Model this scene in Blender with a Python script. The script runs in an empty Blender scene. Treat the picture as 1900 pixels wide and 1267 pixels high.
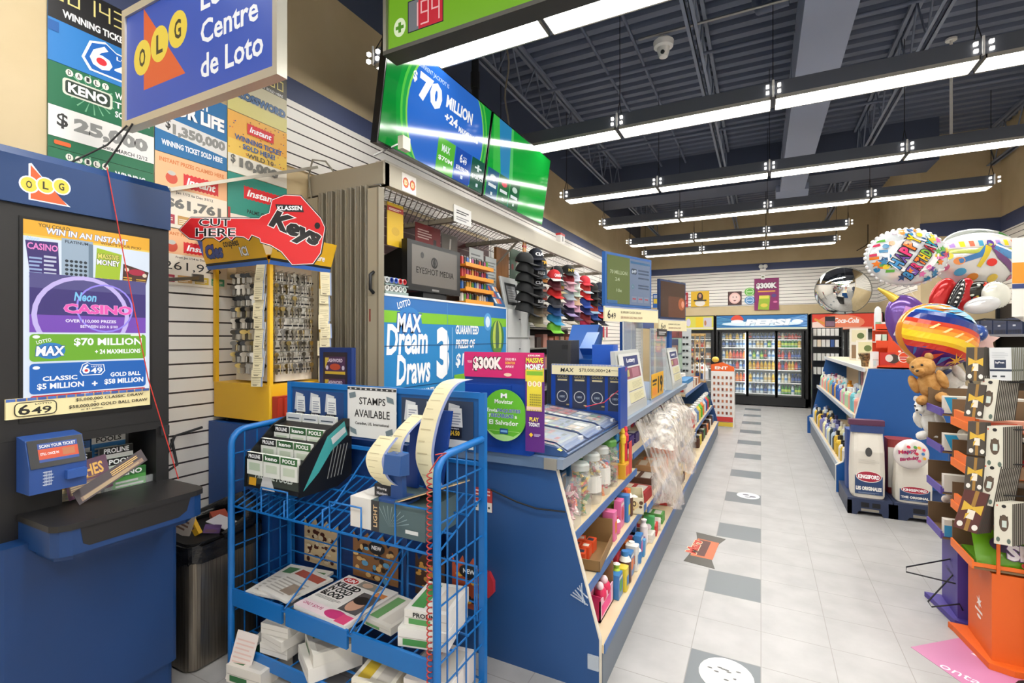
import bpy, bmesh, math, random
from mathutils import Vector, Matrix
random.seed(7)
SC = bpy.context.scene
COL = SC.collection

# ------------------------------------------------------------ camera, world, exposure
cam_d = bpy.data.cameras.new('camera'); cam = bpy.data.objects.new('camera', cam_d); COL.objects.link(cam)
cam_d.sensor_width = 36.0
cam_d.lens = 36.0 * 909.0 / 1900.0
cam_d.shift_y = -7.5 / 1900.0
cam_d.clip_start = 0.02
cam.location = (0, 0, 1.52)
cam.rotation_euler = (math.pi / 2, 0, math.atan2(462, 909))
SC.camera = cam
world = bpy.data.worlds.new('daylight'); SC.world = world; world.use_nodes = True
bg = world.node_tree.nodes['Background']
bg.inputs[0].default_value = (1.0, 0.98, 0.95, 1); bg.inputs[1].default_value = 1.4
SC.view_settings.view_transform = 'Standard'; SC.view_settings.look = 'None'
SC.view_settings.exposure = 0.28; SC.view_settings.gamma = 1.0
LAMP = 25.0         # strip light diffuser emission

# ------------------------------------------------------------ materials
_M = {}
def lin(h):
    h = h.lstrip('#'); o = []
    for i in (0, 2, 4):
        c = int(h[i:i+2], 16) / 255.0
        o.append(c / 12.92 if c <= .04045 else ((c + .055) / 1.055) ** 2.4)
    return (*o, 1.0)
def C(h, r=.5, m=0.0, e=0.0):
    """plain colour; e > 0 makes a glowing screen / lamp colour"""
    k = (h, r, m, e)
    if k in _M: return _M[k]
    M = bpy.data.materials.new('paint_' + h.lstrip('#') + ('_lit' if e else '')); M.use_nodes = True
    b = M.node_tree.nodes['Principled BSDF']
    b.inputs['Base Color'].default_value = lin(h); b.inputs['Roughness'].default_value = r; b.inputs['Metallic'].default_value = m
    if e:
        b.inputs['Emission Color'].default_value = lin(h); b.inputs['Emission Strength'].default_value = e if e > 2 else e * .74
        b.inputs['Base Color'].default_value = tuple(x * .15 for x in lin(h)[:3]) + (1,)
    M.diffuse_color = lin(h); _M[k] = M; return M
def noisy(name, h1, h2, scale=8, r=.5, m=0.0, stretch=(1, 1, 1), detail=3, bump=0.0, lo=.35, hi=.65):
    if name in _M: return _M[name]
    M = bpy.data.materials.new(name); M.use_nodes = True; nt = M.node_tree; b = nt.nodes['Principled BSDF']
    tc = nt.nodes.new('ShaderNodeTexCoord'); mp = nt.nodes.new('ShaderNodeMapping'); mp.inputs['Scale'].default_value = stretch
    n = nt.nodes.new('ShaderNodeTexNoise'); n.inputs['Scale'].default_value = scale; n.inputs['Detail'].default_value = detail
    cr = nt.nodes.new('ShaderNodeValToRGB'); cr.color_ramp.elements[0].color = lin(h1); cr.color_ramp.elements[1].color = lin(h2)
    cr.color_ramp.elements[0].position = lo; cr.color_ramp.elements[1].position = hi
    nt.links.new(tc.outputs['Object'], mp.inputs[0]); nt.links.new(mp.outputs[0], n.inputs[0]); nt.links.new(n.outputs[0], cr.inputs[0])
    nt.links.new(cr.outputs[0], b.inputs['Base Color']); b.inputs['Roughness'].default_value = r; b.inputs['Metallic'].default_value = m
    if bump:
        bp = nt.nodes.new('ShaderNodeBump'); bp.inputs['Strength'].default_value = bump; bp.inputs['Distance'].default_value = .01
        nt.links.new(n.outputs[0], bp.inputs['Height']); nt.links.new(bp.outputs[0], b.inputs['Normal'])
    _M[name] = M; return M
def clear(name, tint='#ffffff', a=.25, r=.08, hazy=None):
    """see-through plastic: mostly transparent with a little surface"""
    if name in _M: return _M[name]
    M = bpy.data.materials.new(name); M.use_nodes = True; nt = M.node_tree; b = nt.nodes['Principled BSDF']
    b.inputs['Base Color'].default_value = lin(tint); b.inputs['Roughness'].default_value = r
    b.inputs['Alpha'].default_value = a
    if hazy:
        tc = nt.nodes.new('ShaderNodeTexCoord'); mp = nt.nodes.new('ShaderNodeMapping'); mp.inputs['Scale'].default_value = hazy
        n = nt.nodes.new('ShaderNodeTexNoise'); n.inputs['Scale'].default_value = 6; n.inputs['Detail'].default_value = 4
        mr = nt.nodes.new('ShaderNodeMapRange'); mr.inputs['From Min'].default_value = .35; mr.inputs['From Max'].default_value = .7
        mr.inputs['To Min'].default_value = a * .35; mr.inputs['To Max'].default_value = min(1, a * 1.9)
        nt.links.new(tc.outputs['Object'], mp.inputs[0]); nt.links.new(mp.outputs[0], n.inputs[0]); nt.links.new(n.outputs[0], mr.inputs[0])
        nt.links.new(mr.outputs[0], b.inputs['Alpha'])
        bp = nt.nodes.new('ShaderNodeBump'); bp.inputs['Strength'].default_value = .5; bp.inputs['Distance'].default_value = .015
        nt.links.new(n.outputs[0], bp.inputs['Height']); nt.links.new(bp.outputs[0], b.inputs['Normal'])
    _M[name] = M; return M

# ------------------------------------------------------------ text shapes (built-in font)
_T = {}
def glyphs(s, bold=0.0, shear=0.0):
    k = (s, bold, shear)
    if k in _T: return _T[k]
    cu = bpy.data.curves.new('t', 'FONT'); cu.body = s; cu.dimensions = '2D'; cu.fill_mode = 'FRONT'; cu.resolution_u = 2
    cu.offset = bold; cu.shear = shear; cu.size = 1
    o = bpy.data.objects.new('t', cu); COL.objects.link(o)
    dg = bpy.context.evaluated_depsgraph_get(); me = o.evaluated_get(dg).to_mesh()
    vs = [(v.co.x, v.co.y) for v in me.vertices]; fs = [tuple(p.vertices) for p in me.polygons]
    o.evaluated_get(dg).to_mesh_clear(); bpy.data.objects.remove(o); bpy.data.curves.remove(cu)
    if not vs: vs, fs = [(0, 0)], []
    x0 = min(v[0] for v in vs); x1 = max(v[0] for v in vs); y0 = min(v[1] for v in vs); y1 = max(v[1] for v in vs)
    w = (x1 - x0) or 1; h = (y1 - y0) or 1
    _T[k] = ([((x - x0) / w, (y - y0) / h) for x, y in vs], fs, w / h); return _T[k]

# ------------------------------------------------------------ mesh builder
class B:
    def __init__(s): s.v = []; s.f = []; s.mi = []; s.mats = []; s.sm = []
    def m(s, mat):
        if isinstance(mat, str): mat = C(mat)
        if mat not in s.mats: s.mats.append(mat)
        return s.mats.index(mat)
    def add(s, vs, fs, mat, smooth=False):
        k = len(s.v); i = s.m(mat); s.v += [tuple(p) for p in vs]
        for f in fs: s.f.append(tuple(k + a for a in f)); s.mi.append(i); s.sm.append(smooth)
        return s
    def box(s, x0, x1, y0, y1, z0, z1, mat):
        vs = [(x, y, z) for z in (z0, z1) for y in (y0, y1) for x in (x0, x1)]
        return s.add(vs, [(0, 2, 3, 1), (4, 5, 7, 6), (0, 1, 5, 4), (2, 6, 7, 3), (0, 4, 6, 2), (1, 3, 7, 5)], mat)
    def rbox(s, x0, x1, y0, y1, z0, z1, r, mat, n=3):
        """box with its four vertical edges rounded"""
        pts = []
        for cx, cy, a0 in ((x1 - r, y1 - r, 0), (x0 + r, y1 - r, 90), (x0 + r, y0 + r, 180), (x1 - r, y0 + r, 270)):
            for i in range(n + 1):
                a = math.radians(a0 + 90 * i / n); pts.append((cx + r * math.cos(a), cy + r * math.sin(a)))
        return s.prism(pts, 'z', z0, z1, mat)
    def prism(s, pts, ax, lo, hi, mat, smooth=False):
        """2-D polygon pushed along ax. z: (x,y); y: (x,z); x: (y,z)"""
        f = {'z': lambda p, t: (p[0], p[1], t), 'y': lambda p, t: (p[0], t, p[1]), 'x': lambda p, t: (t, p[0], p[1])}[ax]
        n = len(pts); vs = [f(p, lo) for p in pts] + [f(p, hi) for p in pts]
        return s.add(vs, [tuple(range(n - 1, -1, -1)), tuple(range(n, 2 * n))], mat).add(vs, [(i, (i + 1) % n, n + (i + 1) % n, n + i) for i in range(n)], mat, smooth)
    def quad(s, a, b, c, d, mat): return s.add([a, b, c, d], [(0, 1, 2, 3)], mat)
    def tube(s, path, r, mat, n=6, closed=False, cap=True):
        P = [Vector(p) for p in path]; k = len(P); vs = []; up = None
        for i, p in enumerate(P):
            if closed: t = P[(i + 1) % k] - P[i - 1]
            else: t = P[min(i + 1, k - 1)] - P[max(i - 1, 0)]
            t.normalize()
            if up is None or abs(up.dot(t)) > .98: up = Vector((0, 0, 1)) if abs(t.z) < .9 else Vector((1, 0, 0))
            a = t.cross(up).normalized(); b = a.cross(t).normalized(); up = b
            rr = r[i] if isinstance(r, (list, tuple)) else r
            for j in range(n):
                q = 2 * math.pi * (j + .5) / n; vs.append(p + a * (rr * math.cos(q)) + b * (rr * math.sin(q)))
        fs = []
        for i in range(k if closed else k - 1):
            i2 = (i + 1) % k
            for j in range(n): fs.append((i * n + j, i * n + (j + 1) % n, i2 * n + (j + 1) % n, i2 * n + j))
        s.add(vs, fs, mat, n > 4)
        if cap and not closed: s.add(vs, [tuple(range(n - 1, -1, -1)), tuple(range((k - 1) * n, k * n))], mat)
        return s
    def bar(s, p, q, r, mat, n=4): return s.tube([p, q], r, mat, n)
    def lathe(s, prof, c, mat, n=14, sx=1.0, sy=1.0):
        """prof: (radius, z) from bottom to top about the vertical through c; mat may be a list per segment"""
        rings = []; vs = []
        for r, z in prof:
            for j in range(n):
                a = 2 * math.pi * j / n; vs.append((c[0] + r * sx * math.cos(a), c[1] + r * sy * math.sin(a), c[2] + z))
        for i in range(len(prof) - 1):
            mm = mat[i] if isinstance(mat, list) else mat
            s.add(vs[i * n:(i + 2) * n], [(j, (j + 1) % n, n + (j + 1) % n, n + j) for j in range(n)], mm, True)
        m0 = mat[0] if isinstance(mat, list) else mat; m1 = mat[-1] if isinstance(mat, list) else mat
        if prof[0][0] > 1e-5: s.add(vs[:n], [tuple(range(n - 1, -1, -1))], m0)
        if prof[-1][0] > 1e-5: s.add(vs[-n:], [tuple(range(n))], m1)
        return s
    def ell(s, c, r, mat, n=14, k=8, fn=None):
        """ellipsoid; fn(x,y,z unit) -> material or radius tweak"""
        vs = []; fs = []
        for i in range(k + 1):
            th = math.pi * i / k
            for j in range(n):
                ph = 2 * math.pi * j / n; u = (math.sin(th) * math.cos(ph), math.sin(th) * math.sin(ph), math.cos(th))
                q = fn(u) if fn else 1.0
                vs.append((c[0] + r[0] * u[0] * q, c[1] + r[1] * u[1] * q, c[2] + r[2] * u[2] * q))
        for i in range(k):
            for j in range(n): fs.append((i * n + j, (i + 1) * n + j, (i + 1) * n + (j + 1) % n, i * n + (j + 1) % n))
        return s.add(vs, fs, mat, True)
    def xf(s, M, start=0):
        for i in range(start, len(s.v)): s.v[i] = tuple(M @ Vector(s.v[i]))
        return s
    def mesh(s, name):
        me = bpy.data.meshes.new(name); me.from_pydata(s.v, [], s.f)
        for mt in s.mats: me.materials.append(mt)
        me.polygons.foreach_set('material_index', s.mi); me.polygons.foreach_set('use_smooth', s.sm); me.update(); return me

def zig(a, b, n): return [a + (b - a) * i / n for i in range(n + 1)]
class Pan:
    """draws flat artwork on the board plane O + x*u + y*w (metres); later shapes lie a hair in front of earlier ones"""
    def __init__(s, b, O, u, w, step=.0005, e=0.0, r=.45):
        s.b = b; s.O = Vector(O); s.u = Vector(u).normalized(); s.w = Vector(w).normalized(); s.n = s.u.cross(s.w); s.l = step; s.st = step; s.e = e; s.r = r
    def mat(s, h): return h if not isinstance(h, str) else C(h, s.r, 0, s.e)
    def put(s, pts, fs, h):
        q = [s.O + s.u * x + s.w * y + s.n * s.l for x, y in pts]; s.b.add(q, fs, s.mat(h)); s.l += s.st * .12; return s
    def rect(s, x, y, w, h, c): return s.put([(x, y), (x + w, y), (x + w, y + h), (x, y + h)], [(0, 1, 2, 3)], c)
    def poly(s, pts, c): return s.put(pts, [tuple(range(len(pts)))], c)
    def ell(s, cx, cy, rx, ry, c, n=20): return s.poly([(cx + rx * math.cos(2 * math.pi * i / n), cy + ry * math.sin(2 * math.pi * i / n)) for i in range(n)], c)
    def ring(s, cx, cy, r0, r1, c, n=20):
        o = [(cx + r * math.cos(2 * math.pi * i / n), cy + r * math.sin(2 * math.pi * i / n)) for r in (r0, r1) for i in range(n)]
        return s.put(o, [(i, (i + 1) % n, n + (i + 1) % n, n + i) for i in range(n)], c)
    def rrect(s, x, y, w, h, r, c):
        p = []
        for cx, cy, a0 in ((x + w - r, y + h - r, 0), (x + r, y + h - r, 90), (x + r, y + r, 180), (x + w - r, y + r, 270)):
            for i in range(4):
                a = math.radians(a0 + 30 * i); p.append((cx + r * math.cos(a), cy + r * math.sin(a)))
        return s.poly(p, c)
    def txt(s, t, x, y, w, h, c, bold=.02, shear=0, out=None, ob=.05, rot=0):
        """text filling the w x h box whose lower left corner is x, y; out = outline colour"""
        for bo, cc in (((bold + ob, out),) if out else ()) + ((bold, c),):
            v, f, _ = glyphs(t, bo, shear); ca, sa = math.cos(rot), math.sin(rot)
            g = h * (bo - bold) * 1.2; pts = []
            for a, b2 in v:
                X = -g + a * (w + 2 * g); Y = -g + b2 * (h + 2 * g); pts.append((x + X * ca - Y * sa, y + X * sa + Y * ca))
            s.put(pts, f, cc)
        return s
    def band(s, path, w, c, n=10):
        """a ribbon of small quads along a path, for artwork that is laid over a curved surface"""
        P = [Vector(q) for q in path]; Q = []
        for i in range(len(P) - 1):
            for j in range(n): Q.append(P[i].lerp(P[i + 1], j / n))
        Q.append(P[-1]); vs = []; N = len(Q)
        for i, q in enumerate(Q):
            t = (Q[min(i + 1, N - 1)] - Q[max(i - 1, 0)]).normalized(); ww = (w[0] + (w[1] - w[0]) * i / (N - 1)) if isinstance(w, tuple) else w
            for k in (-1, -.33, .33, 1): vs.append((q.x - t.y * ww * k, q.y + t.x * ww * k))
        return s.put(vs, [(4 * i + k, 4 * i + 4 + k, 4 * i + 5 + k, 4 * i + 1 + k) for i in range(N - 1) for k in range(3)], c)
    def lines(s, x, y, w, h, n, c, frac=.5):
        """n stripes standing for print too small to read"""
        for i in range(n): s.rect(x, y + h * i / n, w * (1 if i % 3 else .8), h / n * frac, c)
        return s
    def star(s, cx, cy, r, c, k=5, q=.45, a0=90):
        return s.poly([(cx + (r if i % 2 == 0 else r * q) * math.cos(math.radians(a0 + 180 * i / k)), cy + (r if i % 2 == 0 else r * q) * math.sin(math.radians(a0 + 180 * i / k))) for i in range(2 * k)], c)

# ------------------------------------------------------------ objects
def tag(o, label=None, cat=None, group=None, kind=None):
    if label: o['label'] = label
    if cat: o['category'] = cat
    if group: o['group'] = group
    if kind: o['kind'] = kind
    return o
def thing(name, label, cat, loc=(0, 0, 0), group=None):
    o = bpy.data.objects.new(name, None); COL.objects.link(o); o.location = loc; o.empty_display_size = .05
    return tag(o, label, cat, group)
def part(name, b, parent, label=None):
    """b is in world coordinates unless the parent stands at the origin"""
    L = Vector((0, 0, 0)); p = parent
    while p is not None: L += p.location; p = p.parent
    if L.length: b.xf(Matrix.Translation(-L))
    o = bpy.data.objects.new(name, b.mesh(name)); COL.objects.link(o); o.parent = parent
    if label: o['label'] = label
    return o
def solo(name, b, label, cat, group=None, kind=None, loc=None):
    if loc is None:
        xs = [v[0] for v in b.v]; ys = [v[1] for v in b.v]; zs = [v[2] for v in b.v]
        loc = Vector(((min(xs) + max(xs)) / 2, (min(ys) + max(ys)) / 2, min(zs)))
        b.xf(Matrix.Translation(-loc))
    o = bpy.data.objects.new(name, b.mesh(name)); COL.objects.link(o); o.location = loc
    return tag(o, label, cat, group, kind)
def struct(name, b):
    o = bpy.data.objects.new(name, b.mesh(name)); COL.objects.link(o); o['kind'] = 'structure'; return o
def dup(root, loc, rz=0.0, label=None, group=None, name=None):
    r = root.copy(); COL.objects.link(r); r.location = loc; r.rotation_euler = (0, 0, rz) if not isinstance(rz, tuple) else rz
    if label: r['label'] = label
    if group: r['group'] = group
    for ch in list(root.children):
        c = ch.copy(); COL.objects.link(c); c.parent = r
        for g in ch.children:
            d = g.copy(); COL.objects.link(d); d.parent = c
    return r
ORD = ['first', 'second', 'third', 'fourth', 'fifth', 'sixth', 'seventh', 'eighth', 'ninth', 'tenth', 'eleventh', 'twelfth', 'thirteenth', 'fourteenth']
def rz(a): return Matrix.Rotation(a, 4, 'Z')
def at(x, y, z): return Matrix.Translation((x, y, z))
# ============================================================ SETTING
NAVY = C('#687187', .5); NAVY2 = C('#4d566c', .55); JST = C('#7f889b', .5); CREAM = noisy('cream_paint', '#cbb68e', '#d2be98', 3, .7)
BAND = C('#454e70', .6)
def slat_mat(name, h, pitch=.0762, groove='#2e2723'):
    M = bpy.data.materials.new(name); M.use_nodes = True; nt = M.node_tree; b = nt.nodes['Principled BSDF']
    g = nt.nodes.new('ShaderNodeNewGeometry'); sp = nt.nodes.new('ShaderNodeSeparateXYZ'); nt.links.new(g.outputs['Position'], sp.inputs[0])
    d = nt.nodes.new('ShaderNodeMath'); d.operation = 'DIVIDE'; d.inputs[1].default_value = pitch; nt.links.new(sp.outputs['Z'], d.inputs[0])
    fr = nt.nodes.new('ShaderNodeMath'); fr.operation = 'FRACT'; nt.links.new(d.outputs[0], fr.inputs[0])
    lt = nt.nodes.new('ShaderNodeMath'); lt.operation = 'LESS_THAN'; lt.inputs[1].default_value = .12; nt.links.new(fr.outputs[0], lt.inputs[0])
    mx = nt.nodes.new('ShaderNodeMix'); mx.data_type = 'RGBA'; nt.links.new(lt.outputs[0], mx.inputs[0])
    mx.inputs[6].default_value = lin(h); mx.inputs[7].default_value = lin(groove)
    nt.links.new(mx.outputs[2], b.inputs['Base Color']); b.inputs['Roughness'].default_value = .45; return M
SLAT = slat_mat('white_slatwall', '#efeae2'); MAROON = slat_mat('maroon_slatwall', '#4a1f1f', groove='#8a6a60')

def floor_mat():
    M = bpy.data.materials.new('floor_tiles'); M.use_nodes = True; nt = M.node_tree; b = nt.nodes['Principled BSDF']
    def mth(op, a, c=None):
        n = nt.nodes.new('ShaderNodeMath'); n.operation = op
        for i, q in enumerate((a, c)):
            if q is None: continue
            if isinstance(q, (int, float)): n.inputs[i].default_value = q
            else: nt.links.new(q, n.inputs[i])
        return n.outputs[0]
    g = nt.nodes.new('ShaderNodeNewGeometry'); sp = nt.nodes.new('ShaderNodeSeparateXYZ'); nt.links.new(g.outputs['Position'], sp.inputs[0])
    X, Y = sp.outputs['X'], sp.outputs['Y']; T = .3048
    fx = mth('FRACT', mth('DIVIDE', mth('ADD', X, 30 * T), T)); fy = mth('FRACT', mth('DIVIDE', mth('ADD', Y, 30 * T - 3.146), T))
    ln = lambda q, w: mth('MAXIMUM', mth('LESS_THAN', q, w), mth('GREATER_THAN', q, 1 - w))
    grout = mth('MAXIMUM', ln(fx, .006), ln(fy, .006))
    dk = mth('MULTIPLY', mth('LESS_THAN', mth('FRACT', mth('DIVIDE', mth('ADD', Y, 30 * T - 3.146), 3 * T)), 1 / 3.0), mth('MULTIPLY', mth('GREATER_THAN', X, -T), mth('LESS_THAN', X, 0)))
    n = nt.nodes.new('ShaderNodeTexNoise'); n.inputs['Scale'].default_value = 5; n.inputs['Detail'].default_value = 6
    nt.links.new(g.outputs['Position'], n.inputs[0])
    cr = nt.nodes.new('ShaderNodeValToRGB'); cr.color_ramp.elements[0].color = lin('#a19f9d'); cr.color_ramp.elements[1].color = lin('#aeacaa')
    cr.color_ramp.elements[0].position = .35; cr.color_ramp.elements[1].position = .65; nt.links.new(n.outputs[0], cr.inputs[0])
    m1 = nt.nodes.new('ShaderNodeMix'); m1.data_type = 'RGBA'; nt.links.new(dk, m1.inputs[0]); nt.links.new(cr.outputs[0], m1.inputs[6]); m1.inputs[7].default_value = lin('#686e72')
    m2 = nt.nodes.new('ShaderNodeMix'); m2.data_type = 'RGBA'; nt.links.new(grout, m2.inputs[0]); nt.links.new(m1.outputs[2], m2.inputs[6]); m2.inputs[7].default_value = lin('#8d8984')
    nt.links.new(m2.outputs[2], b.inputs['Base Color']); b.inputs['Roughness'].default_value = .33; return M
struct('floor', B().box(-2.9, 4.2, -3.0, 13.0, -.05, 0, floor_mat()))
CH = 4.62
# walls: cream body, slatwall sheets, navy band are one wall each
w = B(); w.box(-2.95, -2.80, -3, 13, 0, 4.02, CREAM); w.box(-2.95, -2.80, -3, 13, 4.02, CH + .1, NAVY2)
w.box(-2.8, -2.792, .95, 12.9, 3.10, 3.25, BAND)
w.box(-2.8, -2.790, 2.2, 12.9, 2.66, 3.10, SLAT); w.box(-2.8, -2.790, .2, 2.35, .0, 1.86, SLAT)
w.box(-2.8, -2.788, 2.42, 4.9, .0, 2.62, MAROON); w.box(-2.8, -2.79, 4.9, 12.9, 0, 2.66, SLAT)
struct('wall_left', w)
w = B(); w.box(-2.95, 2.23, 12.9, 13.05, 0, CH + .1, CREAM); w.box(-2.8, 2.23, 12.892, 12.9, 3.10, 3.26, BAND)
w.box(-2.8, 2.23, 12.888, 12.9, 2.27, 3.10, SLAT)
struct('wall_back', w)
w = B(); w.box(2.23, 2.4, 9.75, 12.9, 0, CH + .1, CREAM); w.box(2.222, 2.23, 9.9, 12.9, 2.27, 3.10, SLAT)
w.box(2.4, 3.17, 9.75, 9.9, 0, CH + .1, CREAM); w.box(2.222, 3.17, 9.738, 9.75, 3.08, 3.30, BAND)
w.box(3.17, 3.3, -3, 9.9, 0, CH + .1, CREAM); w.box(3.162, 3.17, -3, 9.75, 3.08, 3.30, BAND); w.box(3.160, 3.17, -3, 9.75, .1, 3.08, SLAT)
struct('wall_right', w)
# storefront behind the camera: sill, posts and head with open daylight between
w = B(); w.box(-2.95, 3.3, -3.1, -3.0, 0, .5, CREAM); w.box(-2.95, 3.3, -3.1, -3.0, 3.2, CH + .1, CREAM)
for x in (-2.95, -1.5, 0, 1.5, 3.2): w.box(x, x + .1, -3.08, -3.0, .5, 3.2, C('#3a3a3a', .4, .6))
struct('wall_front', w)
# corrugated roof deck
d = B(); prof = []; y = -3.0
while y < 13.0:
    prof += [(y, CH), (y + .085, CH), (y + .105, CH + .075), (y + .165, CH + .075)]; y += .185
d.prism(prof + [(13.05, CH + .16), (-3.0, CH + .16)], 'x', -2.95, 3.3, NAVY)
struct('ceiling', d)
def joist(x, z=4.08):
    b = B()
    for dx in (-.045, .012):
        b.box(x + dx, x + dx + .033, -3, 12.88, z, z + .006, JST); b.box(x + dx + (0 if dx > 0 else .027), x + dx + (.006 if dx > 0 else .033), -3, 12.88, z, z + .035, JST)
        b.box(x + dx, x + dx + .033, -3, 12.88, CH - .04, CH - .001, JST)
    y = -3; k = 0
    while y < 12.6:
        b.bar((x, y, z + .02 if k % 2 == 0 else CH - .03), (x, y + .3, CH - .03 if k % 2 == 0 else z + .02), .009, JST, 5); y += .3; k += 1
    struct('trim_joist', b)
for x in (-2.30, -.51, 1.28, 3.05): joist(x)
g = B(); g.box(-2.8, 2.23, 8.84, 9.45, 4.02, CH, NAVY2); struct('trim_girder', g)
g = B()
for y in (1.2, 3.1, 5.2, 7.2): g.tube([(-2.8, y, 4.34), (3.17, y, 4.34)], .017, NAVY, 6)
for x in (-1.55, -1.15): g.tube([(x, -3, 4.52), (x, 8.84, 4.52)], .016, NAVY, 6)
struct('trim_pipe_run', g)

# ------------------------------------------------------------ ceiling services
DUCT = C('#939db6', .5); DUCT2 = C('#78829a', .5)
t = thing('air_duct', 'long square grey-blue air duct running under the roof deck', 'duct', (.455, 4, 3.92))
part('duct_body', B().box(.28, .63, -3, 9.2, 3.92, 4.39, DUCT), t)
b = B()
for y in (-1.4, 1.0, 3.4, 5.8, 8.2): part('joint_collar', B().box(.275, .635, y, y + .03, 3.915, 4.395, DUCT2), t)
part('duct_outlet', B().prism([(9.2, 3.92), (9.5, 3.84), (9.5, 4.42), (9.2, 4.39)], 'x', .22, .69, DUCT), t)
t = thing('pipe_elbow', 'dark vent pipe with an elbow hanging from the roof deck', 'pipe', (.02, 4.2, 4.2))
part('vent_pipe', B().tube([(-.03, 4.6, 4.6), (-.03, 4.6, 4.32), (-.01, 4.58, 4.25), (.05, 4.52, 4.22), (.2, 4.5, 4.22)], .04, NAVY, 10), t)
part('flange', B().lathe([(.055, 0), (.055, .02)], (-.03, 4.6, 4.4), NAVY2, 12), t)

WHITE = C('#f2f0ec', .5); CHROME = C('#f4f4f2', .35, .35); GLINT = C('#fffaf2', .5, 0, 2.5); HOUSE = C('#5c6069', .5)
LENS = C('#fffdf8', .5, 0, LAMP); RAIL = C('#bdb8ae', .35, .5); STEEL = C('#9b9b98', .3, .9); BLACK = C('#17181a', .5); DARK = C('#2a2b2e', .5)
ROWS = [(-1.0, 4, 1), (.80, 4, 1), (2.55, 4, -1), (4.28, 4, 0), (6.17, 4, 0), (7.95, 4, 0), (9.80, 3, 0), (11.25, 3, 0)]  # first two rows are out of frame, added to light the front
for i, (y, n, _) in enumerate(ROWS):
    z = 3.37; x0 = -2.36; sg = 1.222; wd = .225
    t = thing('strip_light', '%s suspended strip light, %s glowing sections long' % ((ORD[i - 2] + ' row of') if i > 1 else 'added out of frame front', {4: 'four', 3: 'three'}[n]), 'ceiling light', (x0 + n * sg / 2, y + wd / 2, z), 'suspended strip lights')
    h = B(); h.prism([(y, z + .012), (y + wd, z + .012), (y + wd - .02, z + .13), (y + .02, z + .13)], 'x', x0, x0 + n * sg, HOUSE)
    part('housing', h, t)
    for k in range(n):
        a = x0 + k * sg + .02; e = x0 + (k + 1) * sg - .02
        part('diffuser', B().box(a, e, y + .012, y + wd - .012, z - .004, z + .011, LENS), t)
        part('lens_frame', B().box(a - .006, e + .006, y, y + .012, z - .012, z + .012, RAIL).box(a - .006, e + .006, y + wd - .012, y + wd, z - .012, z + .012, RAIL).box(a - .006, a, y, y + wd, z - .012, z + .012, RAIL).box(e, e + .006, y, y + wd, z - .012, z + .012, RAIL), t)
    for k in range(n + 1):
        x = x0 + k * sg
        c = B()
        for dx in (-.05, .03): c.box(x + dx, x + dx + .022, y - .012, y + .012, z + .03, z + .052, GLINT); c.box(x + dx, x + dx + .022, y - .008, y + .014, z + .080, z + .102, GLINT)  # small emissive squares give the couplings their white sparkle
        c.tube([(x, y + .004, z + .01), (x, y + .0, z + .135)], .008, CHROME, 6)
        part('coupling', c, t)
        hz = CH - .05
        part('hanger_wire', B().tube([(x, y + .02, z + .12), (x, y + wd / 2, z + .28), (x, y + wd - .02, z + .12)], .004, BLACK, 4).tube([(x, y + wd / 2, z + .28), (x, y + wd / 2, hz)], .004, BLACK, 4), t)

# ceiling cameras and small boxes
def dome(x, y, ztop, zc, lab, big=1.0):
    t = thing('dome_camera', lab, 'security camera', (x, y, zc))
    if ztop - zc > .12:
        part('drop_pole', B().tube([(x, y, zc + .08), (x, y, ztop)], .013, WHITE, 8).lathe([(.05, 0), (.05, .02)], (x, y, ztop - .02), WHITE, 12), t)
    part('camera_body', B().lathe([(.0, -.085), (.035 * big, -.075), (.05 * big, -.03), (.055 * big, .0), (.08 * big, .01), (.085 * big, .055), (.05 * big, .085), (.02, .1)], (x, y, zc), WHITE, 16), t)
    part('lens', B().ell((x, y - .04 * big, zc - .05), (.018, .018, .018), BLACK, 8, 5), t)
dome(-.74, 4.30, 4.10, 3.98, 'white ceiling camera under the roof deck above the wide screens')
b = B(); b.tube([(-.95, 4.30, 4.11), (.2, 4.30, 4.11)], .012, STEEL, 6); solo('conduit', b, 'bare metal conduit running beside the white ceiling camera', 'conduit')
dome(1.76, 6.6, CH, 3.52, 'white dome camera on a long white drop pole at right')
b = B(); b.box(-.02, .10, 12.80, 12.885, 3.06, 3.12, WHITE); b.ell((.0, 12.79, 3.17), (.05, .05, .05), WHITE, 10, 6); b.ell((.09, 12.79, 3.17), (.05, .05, .05), WHITE, 10, 6)
solo('emergency_light', b, 'twin-headed white emergency light on the back wall band', 'emergency light')
b = B(); b.box(-.0, .08, 12.84, 12.885, 2.88, 2.98, WHITE); Pan(b, (0, 12.84, 2.88), (1, 0, 0), (0, 0, 1), .002).rect(.015, .04, .05, .03, '#8a8f6a')
solo('alarm_box', b, 'small white alarm box under the emergency light', 'box')
b = B(); pth = [(2.05, 12.86, 3.95 - .05 * i) if i < 9 else (2.05 - .05 * (i - 8), 12.86, 3.52 - .03 * (i - 8)) for i in range(13)]; b.tube(pth, .008, BLACK, 5)
solo('wall_cable', b, 'thin black cable drooping on the cream back wall', 'cable')
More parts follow.
